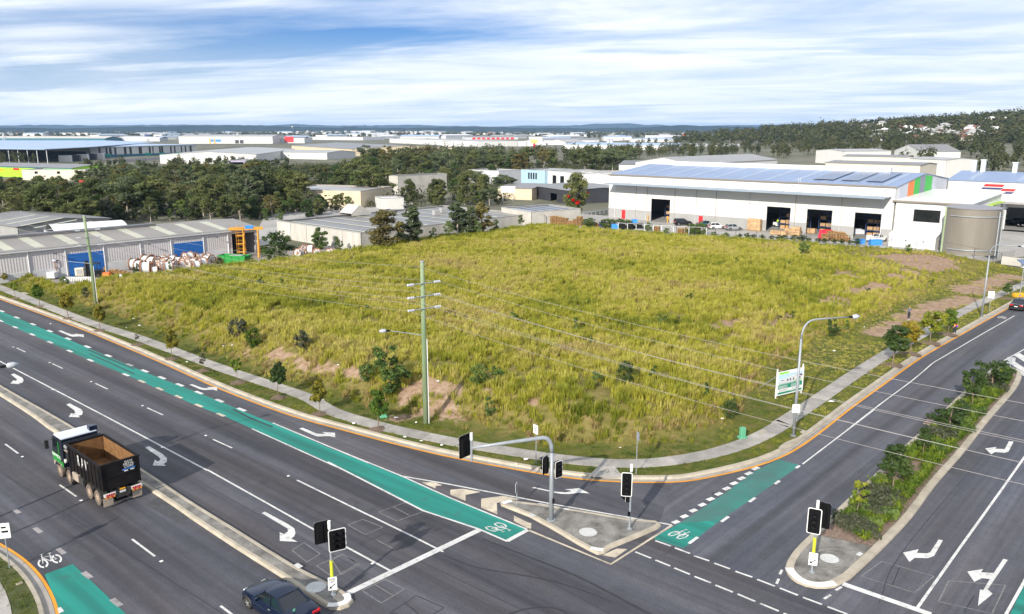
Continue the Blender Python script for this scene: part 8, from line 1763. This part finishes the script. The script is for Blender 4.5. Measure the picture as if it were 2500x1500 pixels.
def skip():
 p=W('8',1775,600,.2);T=thing('skip_bin','bright green open skip beside the gantry crane','skip',p);mb=MB();L,w,h=5.6,2.2,1.6;a=math.atan2(se.y,se.x)-R(60)
 M=Matrix.Rotation(a,3,'Z');Q=lambda x,y,z:p+M@V((x,y,z))
 for s in(-1,1):mb.add([Q(-L/2+.6,s*w/2,0),Q(L/2-.6,s*w/2,0),Q(L/2,s*w/2,h),Q(-L/2,s*w/2,h),Q(-L/2+.6,s*(w/2-.08),0),Q(L/2-.6,s*(w/2-.08),0),Q(L/2,s*(w/2-.08),h),Q(-L/2,s*(w/2-.08),h)],[(0,1,2,3),(7,6,5,4),(3,2,6,7)])
 for s in(-1,1):mb.add([Q(s*(L/2-.6),-w/2,0),Q(s*(L/2-.6),w/2,0),Q(s*L/2,w/2,h),Q(s*L/2,-w/2,h)],[(0,1,2,3)])
 mb.add([Q(-L/2+.6,-w/2,.05),Q(L/2-.6,-w/2,.05),Q(L/2-.6,w/2,.05),Q(-L/2+.6,w/2,.05)],[(0,1,2,3)]);mb.build('shell',C_GRNB,T)
 rb=MB();[rb.obox(Q(x,s*(w/2+.02)-.05,.05),M@V((.12,0,0)),M@V((0,.1,0)),V((0,0,h-.1)))for x in(-1.4,0,1.4)for s in(-1,1)];rb.build('ribs',C_GRNB,T);MB().box(Q(.4,0,1.1),(2.4,1.5,.9),a).build('rubbish',mat('rubbish',(.45,.44,.43),.8,vs=3,col2=(.2,.17,.15)),T)
skip()
M_DRW=mat('drum_wrap',(.62,.63,.63),.6,var=.12,vs=2,objrand=.1);M_DRR=mat('drum_rust',(.26,.12,.06),.8,var=.35,vs=3,objrand=.25)
def drum():
 T=thing('cable_drum','x','cable drum');R0=.95;mb=MB();mb.lathe([(R0*.78,-.5),(R0*.78,.5)],(0,0,R0),(0,1,0),20);mb.build('wrapped_cable',M_DRW,T,True,auto=True)
 for s in(-1,1):
  fl=MB();n=20;o=V((0,s*.56,R0));ring=lambda r,y:[o+V((r*math.cos(k*6.283/n),y,r*math.sin(k*6.283/n)))for k in range(n)]
  vs=ring(R0,-.05)+ring(R0*.86,-.05)+ring(R0*.86,.05)+ring(R0,.05);fl.add(vs,[(a*n+k,a*n+(k+1)%n,((a+1)%4)*n+(k+1)%n,((a+1)%4)*n+k)for a in range(4)for k in range(n)]);f=fl.build('flange_ring',M_DRR,T)
  sp=MB();[sp.tube(o+V((.1*math.cos(a),0,.1*math.sin(a))),o+V((R0*.88*math.cos(a),0,R0*.88*math.sin(a))),.04,n=4)for a in np.arange(0,6.28,.785)];sp.lathe([(.16,-.06),(.16,.06)],o,(0,1,0),10);sp.build('flange_spokes',M_DRR,f)
 return T
D0=drum();first=True;rr=random.Random(4)
spots=[(440,470,1.1),(560,500,1.1),(690,570,1.25),(730,440,1.35),(860,470,1.35),(880,570,.8),(990,480,1.1),(1010,540,1.1),(1020,380,1.0),(1130,430,1.05),(1160,560,1.2),(1270,360,1.0),(1240,450,1.0),(1290,520,1.1),(1390,400,1.0),(1420,500,1.0),(1530,440,1.05),(1590,340,1.2),(1650,480,1.15),(1700,320,1.1),(1730,410,1.0),(1760,490,1.0),(1860,330,1.0),(1880,450,1.1),(1990,330,1.0),(2030,420,1.25),(1340,450,.9),(1480,380,.9),(930,420,.9)]
for x,y,s in spots:
 p=W('r',x,y+40,.05);p.z=-.06;o=D0 if first else copy_tree(D0);first=False;o.name='cable_drum';place(o,p,math.atan2(sf.y,sf.x)+rr.uniform(-.9,.9)-.4,s,'rusty flanged cable drum wrapped in white in the shed yard','cable drums in the shed yard')
for x,y,s in[(400,715,1.0),(440,720,1.1),(480,735,.9),(360,740,1.0),(565,730,.8)]:
 p=W('7',x,y,-.2);o=copy_tree(D0);o.name='cable_drum';place(o,p,rr.uniform(0,3),s,'white wrapped cable drum beside the stained concrete wall','cable drums at the concrete wall')
p=W('r',1420,520,.2);T=thing('white_trough','long white trough lying in front of the cable drums','trough',p);a=math.atan2(se.y,se.x)-R(25);MB().box(p+V((0,0,.35)),(5.5,1.1,.8),a).build('body',M_PALEG,T,bevel=.05);MB().tube(p+V((-2.4*math.cos(a),-2.4*math.sin(a),.85)),p+V((2.6*math.cos(a),2.6*math.sin(a),.85)),.2).build('roll',C_PALE,T)
p=W('8',1470,560,-.05);T=thing('site_container','white low container with railing before the blue door','container',p);MB().box(p+V((0,0,.9)),(8.0,2.4,1.9),math.atan2(se.y,se.x)).build('body',WHITE,T,bevel=.04);mb=MB();[mb.tube(p+se*(k*.8-3.8)-sf*1.1+V((0,0,1.9)),p+se*(k*.8-3.8)-sf*1.1+V((0,0,2.7)),.025,n=4)for k in range(10)];mb.tube(p-se*3.8-sf*1.1+V((0,0,2.7)),p+se*3.6-sf*1.1+V((0,0,2.7)),.03,n=4);mb.build('railing',M_STEEL,T)
for k in range(4):stack(W('8',860+30*k,690,-.05),7-k,'timber pallet stacked against the long shed','pallets beside the long shed',0)
# rack of scrap, IBC and forklift near the left door
p=W('8',360,705,-.05);T=thing('storage_rack','steel rack with black drum, red bundle and boards before the long shed','rack',p);mb=MB();[mb.tube(p+V((a,b,0)),p+V((a,b,3.3)),.06,n=5)for a in(-2,2)for b in(-.6,.6)];[mb.box(p+V((0,0,z)),(4.1,1.3,.1))for z in(.6,1.7,2.7)];mb.build('frame',mat('rack_rust',(.22,.13,.09),.8,var=.3),T);MB().lathe([(.45,-.8),(.45,.8)],p+V((-1.0,0,3.1)),(1,0,0),12).build('black_roll',C_BLACKP,T);MB().lathe([(.05,-.35),(.5,-.1),(.55,.1),(.2,.45)],p+V((.9,0,3.1)),(0,0,1),12).build('red_bundle',C_RED,T);MB().box(p+V((0,0,2.0)),(3.6,1.0,.5)).build('boards',M_BOXC,T)
p=W('8',400,715,-.05);T=thing('liquid_tank','white caged liquid tank beside the storage rack','tank',p);MB().box(p+V((0,0,.65)),(1.3,1.2,1.0)).build('bottle',M_SIGNW,T,bevel=.08);mb=MB();[mb.box(p+V((0,0,.3+k*.25)),(1.36,1.26,.03))for k in range(4)];mb.build('cage',M_STEEL,T)
p=W('8',690,700,-.05);T=thing('forklift','dark forklift parked in front of the blue roller door','forklift',p);MB().box(p+V((.8,0,.75)),(2.2,1.2,.9),.2).build('body',P_BLACK,T,bevel=.08);mb=MB();[mb.tube(p+V((a,b,1.1)),p+V((a,b,2.3)),.05)for a in(.1,1.4)for b in(-.5,.5)];mb.box(p+V((.75,0,2.35)),(1.6,1.2,.07));mb.build('guard',M_RUB,T);MB().box(p+V((-.6,0,1.4)),(.2,1.0,2.6)).build('mast',M_RUB,T);[MB().lathe([(.32,-.12),(.32,.12)],p+V((a,b,.32)),(0,1,0),12).build('wheel',M_TYRE,T)for a in(.1,1.5)for b in(-.6,.6)];MB().box(p+V((2.6,.1,.45)),(1.1,.8,.6)).build('orange_counterweight',flat('orange_red',(.7,.15,.03)),T)
p=W('8',610,690,-.05);T=thing('compressor','beige compressor box in front of the blue roller door','box',p);MB().box(p+V((0,0,.7)),(1.4,1.0,1.3),.1).build('case',M_BEIGE,T,bevel=.05);MB().box(p+V((.1,-.53,.7)),(.9,.05,.9),.1).build('grille',M_GREYW,T)
for x in(525,795):p=W('8',x,690,-.05);T=thing('bollard','yellow bollard at the blue roller door of the long shed','bollard',p,'yellow bollards at the long shed');MB().tube(p,p+V((0,0,1.4)),.14,n=10).build('shaft',C_YEL,T);MB().lathe([(.14,0),(.05,.1)],p+V((0,0,1.4)),n=10).build('cap',C_YEL,T)
p=W('8',580,735,-.05);T=thing('palisade_panel','row of white palisade pickets at the shed yard edge','fence',p);[MB().box(p+V((k*.28-2.2,0,.4)),(.14,.05,.8)).build('picket',M_SIGNW,T)for k in range(17)];MB().box(p+V((0,.06,.6)),(4.8,.06,.08)).build('rail',M_SIGNW,T)
p=W('8',930,715,.1);T=thing('covered_pile','pile under white and blue plastic sheets beside the shed','pile',p);mb=MB();rr=random.Random(9);g=[[p+V((i*.8-2.4,j*.6-1.2,.1+(.55 if 0<i<6 and 0<j<4 else 0)*rr.uniform(.6,1.2)))for i in range(7)]for j in range(5)];mb.add([q for r_ in g for q in r_],[(j*7+i,j*7+i+1,j*7+8+i,j*7+7+i)for j in range(4)for i in range(6)]);mb.build('sheet',mat('plastic_sheet',(.62,.64,.66),.5,vs=.8,col2=(.35,.48,.62)),T)
# low wall and cars beyond the tank
p0,p1_=W('z',535,235,1.0),W('z',990,310,.8);T=thing('retaining_wall','pale concrete retaining wall with railing beyond the tank','wall',p0);d=(p1_-p0);d.z=0;MB().obox(V((p0.x,p0.y,-.3)),d*2.2,V((-d.y,d.x,0)).normalized()*.3,V((0,0,1.5))).build('wall',M_CON2,T);mb=MB();[mb.tube(V((p0.x,p0.y,1.2))+d*(k/12),V((p0.x,p0.y,2.2))+d*(k/12),.03,n=4)for k in range(25)];mb.tube(V((p0.x,p0.y,2.2)),V((p0.x,p0.y,2.2))+d*2,.035,n=4);mb.build('railing',M_STEEL,T)
# ---------------------------------------------------------------- air between here and the ranges
def haze():
 o=MB().obox((-21000,-400,-14),(42000,0,0),(0,21500,0),(0,0,180)).build('haze',None);o.data.materials.clear()
 m=bpy.data.materials.new('haze_air');m.use_nodes=True;n=m.node_tree.nodes;n.clear();out=n.new('ShaderNodeOutputMaterial');v=n.new('ShaderNodeVolumePrincipled')
 v.inputs['Color'].default_value=(.42,.65,1.0,1);v.inputs['Density'].default_value=4.5e-5;m.node_tree.links.new(v.outputs[0],out.inputs['Volume'])
 o.data.materials.append(m);o['label']='thin blue air haze over the whole place';o['category']='haze';stuff(o)
haze()
